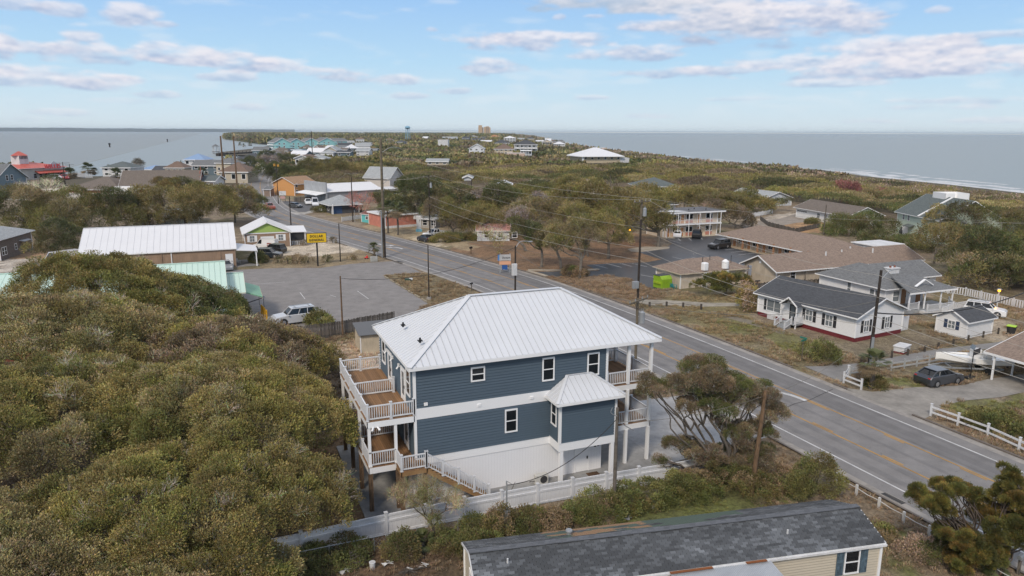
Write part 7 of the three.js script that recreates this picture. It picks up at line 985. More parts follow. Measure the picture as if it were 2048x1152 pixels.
{
  const conduit = (x, z, h, w = 0.07) => (g) => part('conduit', W.galv, g, (m) => m.cyl(V(x, 0, z), V(x, h, z), w));
  const A = pole('thick brown pole left of its twin beyond the brick hall', [449, 376], [440, 272], { mat: W.post, r: 0.45 });
  const B = pole('thick brown pole right of its twin by the tan shop', [474, 371], [467, 272], { mat: W.post, r: 0.4 });
  const C = pole('very tall brown pole by the road with grey conduit at its foot', [769, 515], [763, 277], { mat: W.palePole, r: 0.3, parts: (g, h) => { part('lower_sleeve', W.darkPole, g, (m) => m.cyl(V(0.02, 0, 0.05), V(0, 7.4, 0.05), 0.27, 0.26, 10)); part('conduit', W.galv, g, (m) => m.cyl(V(-0.42, 0, 0.1), V(-0.36, 8.6, 0.1), 0.13)); part('low_crossarm', W.palePole, g, (m) => m.beam(V(-2.0, 9.1, 0.25), V(1.4, 9.3, 0.25), 0.11, 0.13)); part('lamp_arm', W.steel, g, (m) => { m.sweep(spline([V(0, 13.5, 0), V(1.5, 14.6, 0.2), V(3.2, 14.8, 0.4)], 10), 0.05, 5); m.sweep(spline([V(0, 19.2, 0), V(1.8, 20.2, 0.2), V(3.6, 20, 0.4)], 10), 0.05, 5); }); } });
  const D = pole('slim brown pole with pale crossarm by the white picket corner', [706, 444], [702, 345], { arm: 3.4, mat: W.darkPole, parts: (g) => conduit(0.5, 0.1, 3)(g) });
  const E = pole('crossarm pole with grey transformer near the roadside bins', [860, 477], [858, 350], { arm: 3, can: 11.6, mat: W.darkPole, parts: (g) => conduit(0.3, 0.1, 4.2)(g) });
  pole('plain slim pole right of the yellow sign', [681, 523], [679, 447], { r: 0.11, mat: W.darkPole }); pole('dark slim pole on the grass island of the car park', [858, 598], [857, 490], { r: 0.1, mat: W.darkPole, parts: (g) => part('footing', W.kerb, g, (m) => m.cyl(V(0, 0, 0), V(0, 0.3, 0), 0.4, 0.3, 8)) });
  const F = pole('slim brown pole behind the grey plank fence', [686, 673], [683, 552], { r: 0.11, mat: W.post, parts: (g, h) => part('bracket', W.steel, g, (m) => m.beam(V(-0.4, h - 0.2, 0), V(0.4, h - 0.3, 0), 0.04, 0.04)) });
  const H = pole('lamp pole with white box behind the blue house roof', V(36.9, 0, -88.9), 8.1, { r: 0.14, mat: W.darkPole, parts: (g, h) => { part('cabinet', W.white, g, (m) => m.rbox(-0.25, h - 3.2, 0.25, 0.7, 1.6, 0.4, 0.04)); part('lamp_arm', W.galv, g, (m) => m.sweep(spline([V(0, h - 0.3, 0), V(0.7, h + 0.5, 0), V(1.9, h + 0.5, 0)], 10), 0.05, 5)); part('lamp_head', W.galv, g, (m) => m.rbox(2.15, h + 0.45, 0, 0.6, 0.15, 0.25, 0.05)); } });
  const K = pole('dark roadside pole with transformer before the motel lot', V(49.2, 0, -77.6), 14.8, { arm: 3.2, armY: 0.2, armYaw: 0.35, can: 13.3, mat: W.darkPole, r: 0.17, parts: (g) => { part('upper_shaft', W.palePole, g, (m) => m.cyl(V(0, 12.4, 0), V(0, 14.75, 0), 0.155, 0.13, 10)); part('cabinet', W.galv, g, (m) => m.rbox(-0.55, 4.1, 0.2, 0.8, 0.9, 0.45, 0.04)); } });
  const N = pole('brown crossarm pole beside the right porches of the blue house', V(33.5, 0, -52.8), 8.9, { arm: 3.2, armY: 0.2, armYaw: 0.5, can: 7.2, mat: W.palePole, r: 0.15 });
  const O = pole('dark pole with white lower sleeve by the corner palm', [1733, 768], [1750, 540], { mat: W.darkPole, r: 0.17, lean: [0.25, 0], parts: (g) => { part('sleeve', W.galv, g, (m) => m.cyl(V(-0.08, 0, 0.16), V(0.02, 4.6, 0.16), 0.13)); part('lamp_arm', W.galv, g, (m) => m.sweep(spline([V(0.2, 9.8, 0), V(1.1, 10.6, 0), V(1.8, 10.8, 0)], 8), 0.04, 5)); } });
  const Q = pole('slim grey leaning pole behind the annexe and oak', [1868, 527], [1878, 435], { mat: W.weathered, r: 0.17, lean: [0.2, 0], parts: (g) => part('conduit', W.white, g, (m) => m.cyl(V(0.12, 4.5, 0.12), V(0.2, 6.6, 0.12), 0.22)) });
  pole('short brown stub pole inside the scraggly oak', [1502, 990], [1522, 783], { mat: W.post, r: 0.17, lean: [0.5, 0] });
  const Y = pole('weathered grey pole at the white vinyl fence', [1227, 1030], [1229, 815], { mat: W.weathered, r: 0.13, parts: (g, h) => { part('hook', W.steel, g, (m) => { m.sweep(spline([V(-0.05, h - 0.5, 0.1), V(-0.5, h - 0.2, 0.1), V(-0.4, h + 0.1, 0.1)], 8), 0.025, 4); m.beam(V(0.1, h - 0.9, 0.1), V(1.0, h - 1.5, 0.3), 0.05, 0.05); }); } });
  const Z = pole('steel service mast with grey meter box by the vinyl fence', [1013, 1064], [1018, 962], { mat: W.galv, r: 0.06, name: 'meter_mast', cat: 'meter mast', parts: (g, h) => { part('meter_box', W.galv, g, (m) => m.rbox(0, 0.95, 0.12, 0.36, 1.0, 0.2, 0.03)); part('meter', W.steel, g, (m) => m.cyl(V(0.02, 1.1, 0.22), V(0.02, 1.1, 0.3), 0.09, 0.08, 12)); part('drip_loop', W.wire, g, (m) => { m.sweep(spline([V(0, h, 0), V(0.4, h - 0.35, 0.1), V(0.25, h - 0.55, 0.1), V(0.5, h - 0.1, 0.1)], 12), 0.014, 4); }); } });
  pole('lamp pole with twin heads by the bend', [557, 408], [552, 330], { r: 0.14, parts: (g, h) => { part('lamp_head', W.yellow, g, (m) => { m.rbox(-0.5, h, 0, 0.7, 0.8, 0.5, 0.1); m.rbox(0.6, h - 0.2, 0, 0.7, 0.7, 0.5, 0.1); }); } });
  const S = pole('dark pole behind the lime green gable at the road edge', [582, 450], [578, 393], { r: 0.16, mat: W.darkPole }); pole('thin dark pole in front of the teal condominiums', [626, 330], [624, 262], { r: 0.34, mat: W.darkPole }); pole('thin pole with crossarms right of the red roof', [131, 372], [129, 324], { arm: 5, r: 0.2 }); pole('second thin pole near the pair of palms', [142, 356], [138, 328], { arm: 4, r: 0.2 });
  pole('thin brown pole in the thicket left of the water tower', [829, 300], [827, 266], { r: 0.4, mat: W.post }); for (const [x, y, x2, t, l] of [[1113, 366, 1113, 345, 'short wooden pole in the thicket left of the tan roofed house'], [1220, 386, 1218, 350, 'slim pole on the white sand track'], [1289, 398, 1289, 368, 'slim pole above the rust canopy'], [1368, 416, 1368, 398, 'thin pole on the motel block roof line'], [1461, 380, 1463, 334, 'slim pole with white box near the ocean thicket'], [1647, 470, 1647, 409, 'slim pole at the ranch house garden'], [845, 304, 845, 296, 'short white pipe sticking up in the far thicket']]) pole(l, [x, y], [x2, t], { r: 0.15, mat: W.weathered });
  pole('thin post at the wall of the cream block, right end', [1494, 566], [1494, 530], { r: 0.1, mat: W.post, name: 'post', cat: 'post' }); pole('brown post behind the lime dumpster', [1314, 552], [1314, 533], { r: 0.14, mat: W.post, name: 'post', cat: 'post' });
  // line wires along the road and to the houses
  const P1 = (o, y, dx = 0) => V(o.p.x + dx, y, o.p.z);
  wire('high wire from the tall brown pole to the motel pole', [P1(C, 19.5), P1(K, 14.9, 1.4), V(122, 8.1, -91), V(190, 7.5, -60)], 1.2, { mat: W.wirePale });
  wire('upper road wire over the motel grove to the bungalow pole', [P1(D, 12.6, 1), P1(E, 13.7, 1), P1(K, 14.8, 0.9), P1(O, 10.4), V(62, 8.6, -10)], 1.3, { mat: W.wirePale });
  wire('middle road wire over the motel grove', [P1(S, 6.6), P1(D, 12.6, -1), P1(E, 13.6, -1), P1(K, 11.4, -0.2), P1(O, 8.4), V(62, 6.6, -10)], 1.2, { mat: W.wirePale });
  wire('lower road wire passing the motel sign', [P1(E, 9.2), P1(K, 8.8), P1(O, 6.6), V(62, 5.2, -10)], 1.1, { mat: W.wirePale, r: 0.022 });
  wire('lowest cable along the far kerb', [P1(E, 7.6), P1(K, 7.2), P1(O, 5.6), V(62, 4.4, -10)], 1.1, { mat: W.wirePale, r: 0.024 });
  wire('thick bundled cable from the bungalow pole to the shed', [P1(O, 6.9), V(84, 5.6, -52), V(130, 6, -40)], 1.0, { r: 0.06, mat: W.black });
  wire('service wire from the lamp pole to the motel block', [P1(H, 7.8), V(63.5, 3.3, -93), V(79, 4, -92.5)], 0.8); wire('service wire from the plank fence pole over the car park', [P1(F, 6.8), P1(H, 7.9)], 1.5, { r: 0.025, mat: W.black });
  wire('wire from the lamp pole along the near kerb', [P1(C, 9.2, -1.6), P1(H, 7.4), P1(N, 8.7, -0.8)], 0.9); wire('wire from the porch pole down over the road', [P1(N, 8.5), P1(O, 8)], 1.2, { r: 0.02 });
  wire('black service wire from meter mast to the weathered pole', [Z.at(3.0), Y.at(6.3)], 0.9, { r: 0.022, mat: W.black }); wire('thin wire from the weathered pole into the scraggly oak', [Y.at(6.1), V(31, 6.6, -34.3), V(40, 8, -36)], 0.4, { r: 0.014 });
  wire('wire across the left roadside between twin poles and slim pole', [P1(A, 17), P1(S, 6.7)], 1); wire('wire between the slim grey pole and the right edge', [V(120.2, 7.6, -91), V(190, 8, -75)], 0.8, { mat: W.wirePale });
}
// ---------------------------------------------------------------- signs
const letters = (g, text, size, x, y, z, mat, depth = 0.03) => { const t = new TextGeometry(text, { font: globalThis.__font, size, depth, curveSegments: 3 }); t.computeBoundingBox(); t.translate(-(t.boundingBox.max.x + t.boundingBox.min.x) / 2, 0, 0); const o = new MB().add(t).build('lettering', mat, g); o.position.set(x, y, z); return o; };
{
  const p = G(636, 532), g = thing('store_sign', 'yellow pole sign reading DOLLAR GENERAL in black letters', 'sign', [p.x, 0, p.z], -0.12), y = M([0.72, 0.46, 0.012], { rough: 0.5 });
  part('pole', W.black, g, (m) => m.bx(-0.14, 0.14, 0, 4.2, -0.14, 0.14)); part('cabinet', W.dark, g, (m) => m.bx(-1.68, 1.68, 4.1, 5.82, -0.2, 0.2)); part('face', y, g, (m) => m.bx(-1.6, 1.6, 4.18, 5.74, 0.2, 0.22)); letters(g, 'DOLLAR', 0.42, 0, 5.06, 0.222, W.black); letters(g, 'GENERAL', 0.42, 0, 4.4, 0.222, W.black);
  const q = G(1010, 546), s = thing('motel_sign', 'roadside motel sign with grey, orange and blue panels', 'sign', [q.x, 0, q.z], -0.25), hgt = [2.2, 3.3];
  part('post', W.galv, s, (m) => { m.bx(-0.9, -0.75, 0, 3.3, -0.1, 0.1); m.bx(0.75, 0.9, 0, 3.3, -0.1, 0.1); }); 
  for (const [nm, x0, x1, y0, y1, mat] of [['top_panel', -0.95, 0.95, 2.15, 3.1, M([0.55, 0.55, 0.54], { map: 'grime', rough: 0.6, key: 'sp' })], ['orange_panel', -0.95, 0.95, 1.45, 2.0, M([0.68, 0.36, 0.22], { rough: 0.6 })], ['blue_panel', -0.5, 0.4, 0.6, 1.35, M([0.02, 0.09, 0.3], { rough: 0.6 })]]) part(nm, mat, s, (m) => m.bx(x0, x1, y0, y1, -0.12, 0.14)); part('panel_edge', M([0.05, 0.2, 0.5], { rough: 0.6 }), s, (m) => m.bx(-1.2, -0.951, 2.15, 3.1, -0.12, 0.12)); letters(s, 'Ocean', 0.34, 0.15, 2.45, 0.142, W.dark, 0.015);
  const r = G(862, 462), b = thing('board_sign', 'tall white board sign with dark lettering by the coral building', 'sign', [G(838, 463).x, 0, G(838, 463).z], -0.3); part('board', W.white, b, (m) => m.rbox(0, 2.1, 0, 1.1, 3.2, 0.3, 0.3)); part('base', M([0.2, 0.5, 0.6], { rough: 0.7 }), b, (m) => m.bx(-0.7, 0.7, 0, 0.5, -0.4, 0.4)); letters(b, '?', 0.6, 0.15, 2.2, 0.152, W.dark, 0.01);
  const c = G(487, 362), d = thing('shop_sign', 'white roadside shop sign on a post at the bend', 'sign', [c.x, 0, c.z], -0.3); part('post', W.dark, d, (m) => m.bx(-0.2, 0.2, 0, 3, -0.2, 0.2)); part('panel', W.white, d, (m) => m.bx(-1.9, 1.9, 3, 7.5, -0.25, 0.25)); part('red_print', M([0.5, 0.05, 0.04], { rough: 0.6 }), d, (m) => { m.bx(-1.2, 1.2, 4.3, 4.9, 0.25, 0.28); m.bx(-0.8, 0.8, 5.6, 6.1, 0.25, 0.28); });
  const e = G(566, 404), f = thing('shop_sign', 'small white and pink notice board in the shop car park', 'sign', [e.x, 0, e.z], -0.3); part('panel', W.white, f, (m) => m.bx(-1.1, 1.1, 2.2, 3.6, -0.1, 0.1)); part('pink_panel', M([0.5, 0.3, 0.28], { rough: 0.7 }), f, (m) => m.bx(-0.8, 0.8, 1.1, 1.9, -0.1, 0.1)); part('post', W.dark, f, (m) => { m.bx(-0.8, -0.68, 0, 3.4, -0.05, 0.05); m.bx(0.68, 0.8, 0, 3.4, -0.05, 0.05); });
  const h = G(603, 726), k = thing('name_post', 'green name plate on a pale post beside the glossy shrub', 'street sign', [G(1603, 722).x, 0, G(1603, 722).z], 0.2); part('post', W.palePole, k, (m) => m.cyl(V(0, 0, 0), V(0, 2.4, 0), 0.05)); part('name_plate', M([0.02, 0.16, 0.12], { rough: 0.5 }), k, (m) => m.bx(-0.42, 0.42, 2.15, 2.35, 0.04, 0.06)); part('second_plate', M([0.02, 0.16, 0.12], { rough: 0.5 }), k, (m) => m.bx(-0.02, 0.0, 2.4, 2.58, -0.4, 0.4));
  sitting('notice_post', 'small dark plate on a brown post left of the bungalow', 'sign', 1513, 590, -0.2, (g2) => { part('post', W.post, g2, (m) => m.bx(-0.08, 0.08, 0, 2.0, -0.08, 0.08)); part('plate', W.dark, g2, (m) => m.bx(-0.4, 0.4, 2.0, 2.2, 0, 0.06)); });
}
// ---------------------------------------------------------------- fences
function plankFence(name, label, pts, h, mat, { w = 0.15, gap = 0.012, group } = {}) {
  const g = thing(name, label, 'fence', [pts[0].x, 0, pts[0].z]), R = rng(pts.length * 31 + (h * 10 | 0)), geos = [0, 1, 2].map((i) => new MB().bx(-w / 2 + gap, w / 2 - gap, 0.02, h - 0.05 + 0.05 * i, -0.012, 0.012).geo()), tones = [0.75, 1, 1.25].map((t) => M(mat.color.clone().multiplyScalar(t).toArray(), { map: 'bark', rough: 0.95, key: name + t }));
  for (let i = 0; i < pts.length - 1; i++) { const a = pts[i], d = pts[i + 1].clone().sub(a), L = Math.hypot(d.x, d.z), yaw = Math.atan2(-d.z, d.x), n = Math.round(L / w), c = Math.cos(yaw), s = -Math.sin(yaw), bx = a.x - pts[0].x, bz = a.z - pts[0].z; for (let k = 0; k < n; k++) { const m = mesh('plank', geos[(R() * 3) | 0], tones[(R() * 3) | 0], g), x = (k + 0.5) * w; m.position.set(bx + c * x, 0, bz + s * x); m.rotation.set((R() - 0.5) * 0.03, yaw + (R() - 0.5) * 0.05, (R() - 0.5) * 0.025, 'YXZ'); } part('rail', mat, g, (m) => { for (const y of [0.3, h - 0.35]) m.beam(V(bx, y, bz - 0.05), V(bx + d.x, y, bz + d.z - 0.05), 0.05, 0.09); }); }
  return g;
}
plankFence('plank_fence', 'weathered grey plank fence along the car park edge', [G(540, 690), G(640, 678), G(690, 670), G(790, 650)], 1.75, W.greyFence);
plankFence('plank_fence', 'weathered plank fence behind the white bungalow', [G(1500, 592), G(1560, 585), G(1672, 580)], 1.8, W.greyFence, { w: 0.22 });
plankFence('plank_fence', 'low grey plank fence round the ranch house lawn', [G(1520, 440), G(1536, 452), G(1590, 466), G(1640, 455)], 1.1, W.greyFence, { w: 0.4 });
plankFence('plank_fence', 'long plank fence behind the shop car park', [G(588, 404), G(654, 404)], 1.7, W.greyFence, { w: 0.4 });
// white vinyl privacy fence in front of the blue house: posts with caps, panels of boards between rails
{
  const line = [V(-9, 0, -37.7), ...[[3, 37.9], [5.4, 38.05], [7.8, 38.15], [10.2, 38.2], [12.6, 38.2], [15, 38.15], [17.4, 38.1], [19.8, 38.0], [22.2, 37.9], [24.6, 37.8], [27, 37.65], [29.4, 37.5], [31.5, 37.3]].map(([u, v]) => V(u, 0, -v))], g = thing('vinyl_fence', 'white vinyl privacy fence in front of the blue house, overgrown with vines', 'fence', [3, 0, -37.9]);
  line.splice(1, 0, V(-6, 0, -37.75), V(-3, 0, -37.8), V(0, 0, -37.85)); const h = 1.3, o = V(3, 0, -37.9);
  const pg = new MB().bx(-0.085, 0.085, 0, h + 0.14, -0.085, 0.085).bx(-0.11, 0.11, h + 0.14, h + 0.19, -0.11, 0.11).geo();
  for (const p of line) { const m = mesh('post', pg, W.vinyl, g); m.position.copy(p).sub(o); }
  const R = rng(8), bg = [0, 1].map((k) => new MB().bx(-0.147, 0.147, 0.1, h - 0.1, -0.014 - k * 0.004, 0.014).geo());
  for (let i = 0; i < line.length - 1; i++) { const a = line[i].clone().sub(o), b = line[i + 1].clone().sub(o), d = b.clone().sub(a), L = Math.hypot(d.x, d.z), yaw = Math.atan2(-d.z, d.x), f = part('panel', W.vinyl, g, (m) => { m.bx(0.07, L - 0.07, h - 0.1, h + 0.04, -0.045, 0.045); m.bx(0.07, L - 0.07, 0.06, 0.22, -0.045, 0.045); m.bx(0.07, L - 0.07, 0.84, 0.98, -0.05, 0.05); }); f.position.copy(a); f.rotation.y = yaw; const n = Math.round((L - 0.14) / 0.3); for (let k = 0; k < n; k++) { const m = mesh('board', bg[k % 2], W.vinyl, f); m.position.set(0.07 + (k + 0.5) * (L - 0.14) / n, 0, 0); m.scale.x = (L - 0.14) / n / 0.3; } }
  const c = thing('chain_link_fence', 'low chain link fence with top rail in front of the vinyl fence', 'fence', [3, 0, -36.7]); part('top_rail', W.galv, c, (m) => { m.cyl(V(-6, 0.95, 0), V(26, 0.95, 0.1), 0.025); }); for (let i = 0; i < 14; i++) part('post', W.galv, c, (m) => m.cyl(V(-6 + i * 2.45, 0, 0), V(-6 + i * 2.45, 1.0, 0), 0.03)); part('mesh', W.galv, c, (m) => { for (let i = 0; i < 130; i++) for (const s of [-1, 1]) m.beam(V(-6 + i * 0.25, 0, 0), V(-6 + i * 0.25 + s * 0.9, 0.95, 0), 0.006, 0.006); }).userData.kind = 'stuff';
}
function railFence(name, label, pts, h, rails, mat, { t = 0.14, cap = true, rope = 0 } = {}) {
  const g = thing(name, label, 'fence', [pts[0].x, 0, pts[0].z]), q = pts.map((p) => p.clone().sub(pts[0]).setY(0)), pg = new MB().bx(-t / 2, t / 2, 0, h + (cap ? 0.1 : 0), -t / 2, t / 2); if (cap) pg.bx(-t * 0.65, t * 0.65, h + 0.1, h + 0.15, -t * 0.65, t * 0.65); const geo = pg.geo();
  q.forEach((p, i) => { const m = mesh('post', geo, mat, g); m.position.copy(p); m.rotation.y = 0.1; if (i) for (const y of rails) part(rope ? 'rope' : 'rail', mat, g, (k) => rope ? k.sweep([q[i - 1].clone().add(V(0, y, 0)), q[i - 1].clone().lerp(p, 0.5).add(V(0, y - rope, 0)), p.clone().add(V(0, y, 0))], 0.025, 5) : k.beam(q[i - 1].clone().add(V(0, y, 0)), p.clone().add(V(0, y, 0)), 0.05, 0.15)); });
  return g;
}
railFence('rail_fence', 'white two rail fence along the far kerb at right', P([1861, 832, 1915, 851, 1974, 873, 2037, 902, 2100, 935]), 0.95, [0.35, 0.8], W.vinyl);
railFence('rail_fence', 'white corner rail fence by the short palm', P([1696, 752, 1687, 766, 1722, 780]), 0.95, [0.35, 0.8], W.vinyl); railFence('rail_fence', 'low whitewashed rail fence along the side street', P([1700, 752, 1782, 741, 1808, 737, 1833, 733, 1858, 729, 1882, 724, 1910, 719]), 0.85, [0.3, 0.72], M([0.45, 0.46, 0.45], { map: 'grime', rough: 0.8, key: 'wf' }), { t: 0.12 });
railFence('rope_fence', 'low dark post and rope fence along the side street', P([1722, 728, 1752, 722, 1783, 716, 1815, 711, 1849, 704, 1876, 698, 1906, 691, 1936, 683, 1966, 675, 1996, 668]), 0.75, [0.6], barkDark, { t: 0.16, cap: false, rope: 0.12 }); railFence('rope_fence', 'short dark post and rope fence by the driveway', P([1299, 615, 1333, 614, 1366, 616, 1402, 619]), 0.75, [0.6], barkDark, { t: 0.2, cap: false, rope: 0.1 });
railFence('rail_fence', 'peeling low white post and rail fence along the near kerb', P([1672, 965, 1712, 990, 1757, 1016, 1806, 1045, 1857, 1073, 1905, 1100, 1970, 1142, 2040, 1182]), 0.72, [0.5], M([0.72, 0.71, 0.68], { map: 'grime', rough: 0.8, key: 'pf2' }), { t: 0.13, cap: false, rope: 0.06 });
{
  const picket = (label, pts, h) => { const g = thing('picket_fence', label, 'fence', [pts[0].x, 0, pts[0].z]); const q = pts.map((p) => p.clone().sub(pts[0]).setY(0)); for (let i = 0; i < q.length - 1; i++) railing(g, q[i], q[i + 1], { h, gap: 0.36, bal: 0.14, ends: [1, i === q.length - 2], mid: Math.max(0, Math.round(q[i].distanceTo(q[i + 1]) / 2.6) - 1), name: 'fence_panel' }); return g; };
  picket('long white picket fence before the oak mound at right', P([1862, 582, 1930, 592, 2060, 622]), 1.15); picket('short white picket fence behind the white SUV', P([1884, 632, 1905, 622, 1942, 617]), 1.1); picket('white picket fence by the sand track to the ranch house', P([1490, 440, 1510, 434, 1545, 427]), 1.2); picket('low white picket fence before the turquoise shed', P([684, 443, 700, 441, 728, 437]), 1.1); picket('white wall fence by the sound, beside the large headed palm', P([147, 353, 172, 356, 185, 356]), 2);
}
// ---------------------------------------------------------------- smaller things
const yard = (name, label, cat, px, py, f, yaw = 0) => sitting(name, label, cat, px, py, yaw, f);
for (const [x, y, l] of [[524, 628, 'rearmost yellow bollard at the store walk'], [527, 631, 'second yellow bollard from the rear at the store walk'], [530, 634.5, 'third yellow bollard from the rear at the store walk'], [534, 639, 'nearest yellow bollard at the store walk']]) yard('bollard', l, 'bollard', x, y, (g) => { part('shaft', M([0.62, 0.32, 0.012], { rough: 0.6 }), g, (m) => m.cyl(V(0, 0, 0), V(0, 1.15, 0), 0.11, 0.11, 12)); part('cap', M([0.62, 0.32, 0.012], { rough: 0.6 }), g, (m) => m.add(new THREE.SphereGeometry(0.11, 12, 6, 0, 6.29, 0, 1.57).translate(0, 1.15, 0))); });
yard('sign_post', 'thin parking sign post left of the bollards', 'sign post', 519, 610, (g) => { part('post', W.dark, g, (m) => m.cyl(V(0, 0, 0), V(0, 2, 0), 0.03)); part('plate', W.white, g, (m) => m.bx(-0.15, 0.15, 1.6, 2, 0.03, 0.05)); }); yard('sign_post', 'thin parking sign post behind the nearest bollard', 'sign post', 529, 626, (g) => { part('post', W.dark, g, (m) => m.cyl(V(0, 0, 0), V(0, 2.3, 0), 0.03)); part('plate', W.white, g, (m) => m.bx(-0.15, 0.15, 1.9, 2.3, 0.03, 0.05)); });
{ const a = G(768, 553), b = G(856, 606), n = 7, d = b.clone().sub(a), yaw = Math.atan2(-d.z, d.x); for (let i = 0; i < n; i++) { const p = a.clone().lerp(b, (i + 0.5) / n), w = thing('wheel_stop', i === 0 ? 'farthest concrete wheel stop at the grass island' : i === 6 ? 'nearest concrete wheel stop at the grass island' : `concrete wheel stop at the grass island, ${['', 'second', 'third', 'fourth', 'fifth', 'sixth'][i]} from the far end`, 'wheel stop', [p.x, 0, p.z], yaw, 'wheel stops along the grass island'); part('block', M([0.42, 0.36, 0.26], { map: 'concrete', rough: 0.9, key: 'wst' }), w, (m) => m.rbox(0, 0.08, 0, 2.1, 0.16, 0.2, 0.03)); part('pin', W.steel, w, (m) => { for (const x of [-0.7, 0.7]) m.cyl(V(x, 0.1, 0), V(x, 0.175, 0), 0.02); }); } }
yard('dumpster', 'lime green steel dumpster beside the cream block', 'dumpster', 1322, 580, (g) => { const lime = M([0.3, 0.5, 0.02], { rough: 0.55, map: 'grime' }), lime2 = M([0.42, 0.58, 0.03], { rough: 0.5, map: 'grime' }); part('body', lime, g, (m) => m.add(new THREE.ExtrudeGeometry(new THREE.Shape([[0, 0.1], [2, 0.1], [2, 1.5], [1.6, 1.95], [0, 1.95]].map(([a, b]) => new THREE.Vector2(a, b))), { depth: 1.9, bevelEnabled: true, bevelSize: 0.03, bevelThickness: 0.03, bevelSegments: 1 }).rotateY(-Math.PI / 2).translate(2.1, 0, -2.1))); part('lid', W.dark, g, (m) => m.slab([V(0.1, 2.02, -0.65), V(2.2, 2.02, -0.65), V(2.2, 2.02, -2.15), V(0.1, 2.02, -2.15)], 0.06)); part('side_pocket', lime2, g, (m) => m.bx(-0.02, 0.17, 0.8, 1.1, -1.9, -0.3)); for (const x of [0.4, 1.9]) part('skid', W.dark, g, (m) => m.bx(x - 0.06, x + 0.06, 0, 0.1, -2, -0.2)); }, 0.1);
function adirondack(label, px, py, col, yaw) { yard('garden_chair', label, 'chair', px, py, (g) => { const c = M(col, { rough: 0.6 }); part('seat', c, g, (m) => m.slab([V(-0.28, 0.38, 0.3), V(0.28, 0.38, 0.3), V(0.28, 0.3, -0.25), V(-0.28, 0.3, -0.25)], 0.04)); part('backrest', c, g, (m) => { for (let i = 0; i < 5; i++) m.beam(V(-0.24 + i * 0.12, 0.3, -0.22), V(-0.26 + i * 0.13, 1.05 - Math.abs(i - 2) * 0.05, -0.5), 0.1, 0.02); }); for (const s of [-1, 1]) { part('arm', c, g, (m) => m.bx(s * 0.38 - 0.06, s * 0.38 + 0.06, 0.6, 0.63, -0.4, 0.35)); part('leg', c, g, (m) => m.bx(s * 0.36 - 0.02, s * 0.36 + 0.02, 0, 0.6, 0.25, 0.33)); part('leg', c, g, (m) => m.bx(s * 0.36 - 0.02, s * 0.36 + 0.02, 0, 0.6, -0.4, -0.3)); } }, yaw); }
adirondack('teal garden chair at the cream block wall', 1347, 578, [0.02, 0.22, 0.22], 0.4); adirondack('teal garden chair left by the grey shingled house', 42, 500, [0.02, 0.3, 0.32], 0.5); adirondack('second teal garden chair right of its twin by the grey shingled house', 50, 499, [0.02, 0.3, 0.32], 0.3); adirondack('dark rocking chair on the corner porch lawn', 1815, 598, [0.05, 0.03, 0.02], 0.2); adirondack('white plastic chair under the white canopy', 475, 528, [0.7, 0.7, 0.7], 0.4);
yard('storage_box', 'white lidded box on the lawn by the rope fence', 'box', 1803, 704, (g) => { part('base', M([0.2, 0.03, 0.03], { rough: 0.8 }), g, (m) => m.bx(-0.85, 0.85, 0, 0.2, -0.5, 0.5)); part('box', W.white, g, (m) => m.rbox(0, 0.42, 0, 1.8, 0.5, 1.1, 0.06)); part('lid', W.white, g, (m) => m.rbox(0, 0.74, 0, 1.95, 0.16, 1.25, 0.06)); }, 0.35);
yard('wheelie_bin', 'dark wheeled bin with lime green lid at right edge', 'bin', 2021, 669, (g) => { part('body', W.dark, g, (m) => m.cyl(V(0, 0.08, 0), V(0, 1.0, 0), 0.38, 0.52, 4)); part('lid', M([0.4, 0.62, 0.05], { rough: 0.5 }), g, (m) => m.rbox(0, 1.05, 0, 0.9, 0.12, 0.95, 0.05)); for (const s of [-1, 1]) part('wheel', W.tyre, g, (m) => m.cyl(V(s * 0.3, 0.1, -0.35), V(s * 0.36, 0.1, -0.35), 0.1, 0.1, 10)); }, 0.4);
yard('wheelie_bin', 'blue recycling bin by the white house with corner porch', 'bin', 1649, 590, (g) => { part('body', M([0.05, 0.12, 0.25], { rough: 0.6 }), g, (m) => m.cyl(V(0, 0.08, 0), V(0, 1.0, 0), 0.36, 0.48, 4)); part('lid', M([0.05, 0.12, 0.25], { rough: 0.6 }), g, (m) => m.rbox(0, 1.05, 0, 0.8, 0.1, 0.85, 0.04)); }, 0.4);
yard('basketball_hoop', 'black portable basketball hoop beside the boat', 'basketball hoop', 1940, 757, (g) => { part('base', W.black, g, (m) => m.rbox(0, 0.12, 0, 1.0, 0.24, 0.7, 0.08)); part('pole', W.black, g, (m) => m.cyl(V(0, 0.2, 0), V(0, 2.9, 0), 0.05)); part('backboard', W.dark, g, (m) => m.bx(-0.9, 0.4, 2.55, 3.1, 0.35, 0.39)); part('rim', W.dark, g, (m) => m.add(new THREE.TorusGeometry(0.23, 0.02, 6, 16).rotateX(Math.PI / 2).translate(-0.25, 2.65, 0.65))); part('bracket', W.black, g, (m) => m.beam(V(0, 2.75, 0), V(-0.25, 2.8, 0.35), 0.06, 0.06)); }, 0.2);
yard('mail_box', 'dark mail box on a post by the parked car roadside', 'mail box', 943, 582, (g) => { part('post', W.weathered, g, (m) => m.bx(-0.05, 0.05, 0, 1.05, -0.05, 0.05)); part('box', W.black, g, (m) => m.cyl(V(-0.25, 1.16, 0), V(0.25, 1.16, 0), 0.12, 0.12, 10)); }, 0.5); yard('mail_box', 'dark mail box on a post across the road near the bare oak', 'mail box', 942, 508, (g) => { part('post', W.post, g, (m) => m.bx(-0.07, 0.07, 0, 1.1, -0.07, 0.07)); part('box', W.black, g, (m) => m.rbox(0, 1.25, 0, 0.7, 0.4, 0.3, 0.1)); }, 0.5);
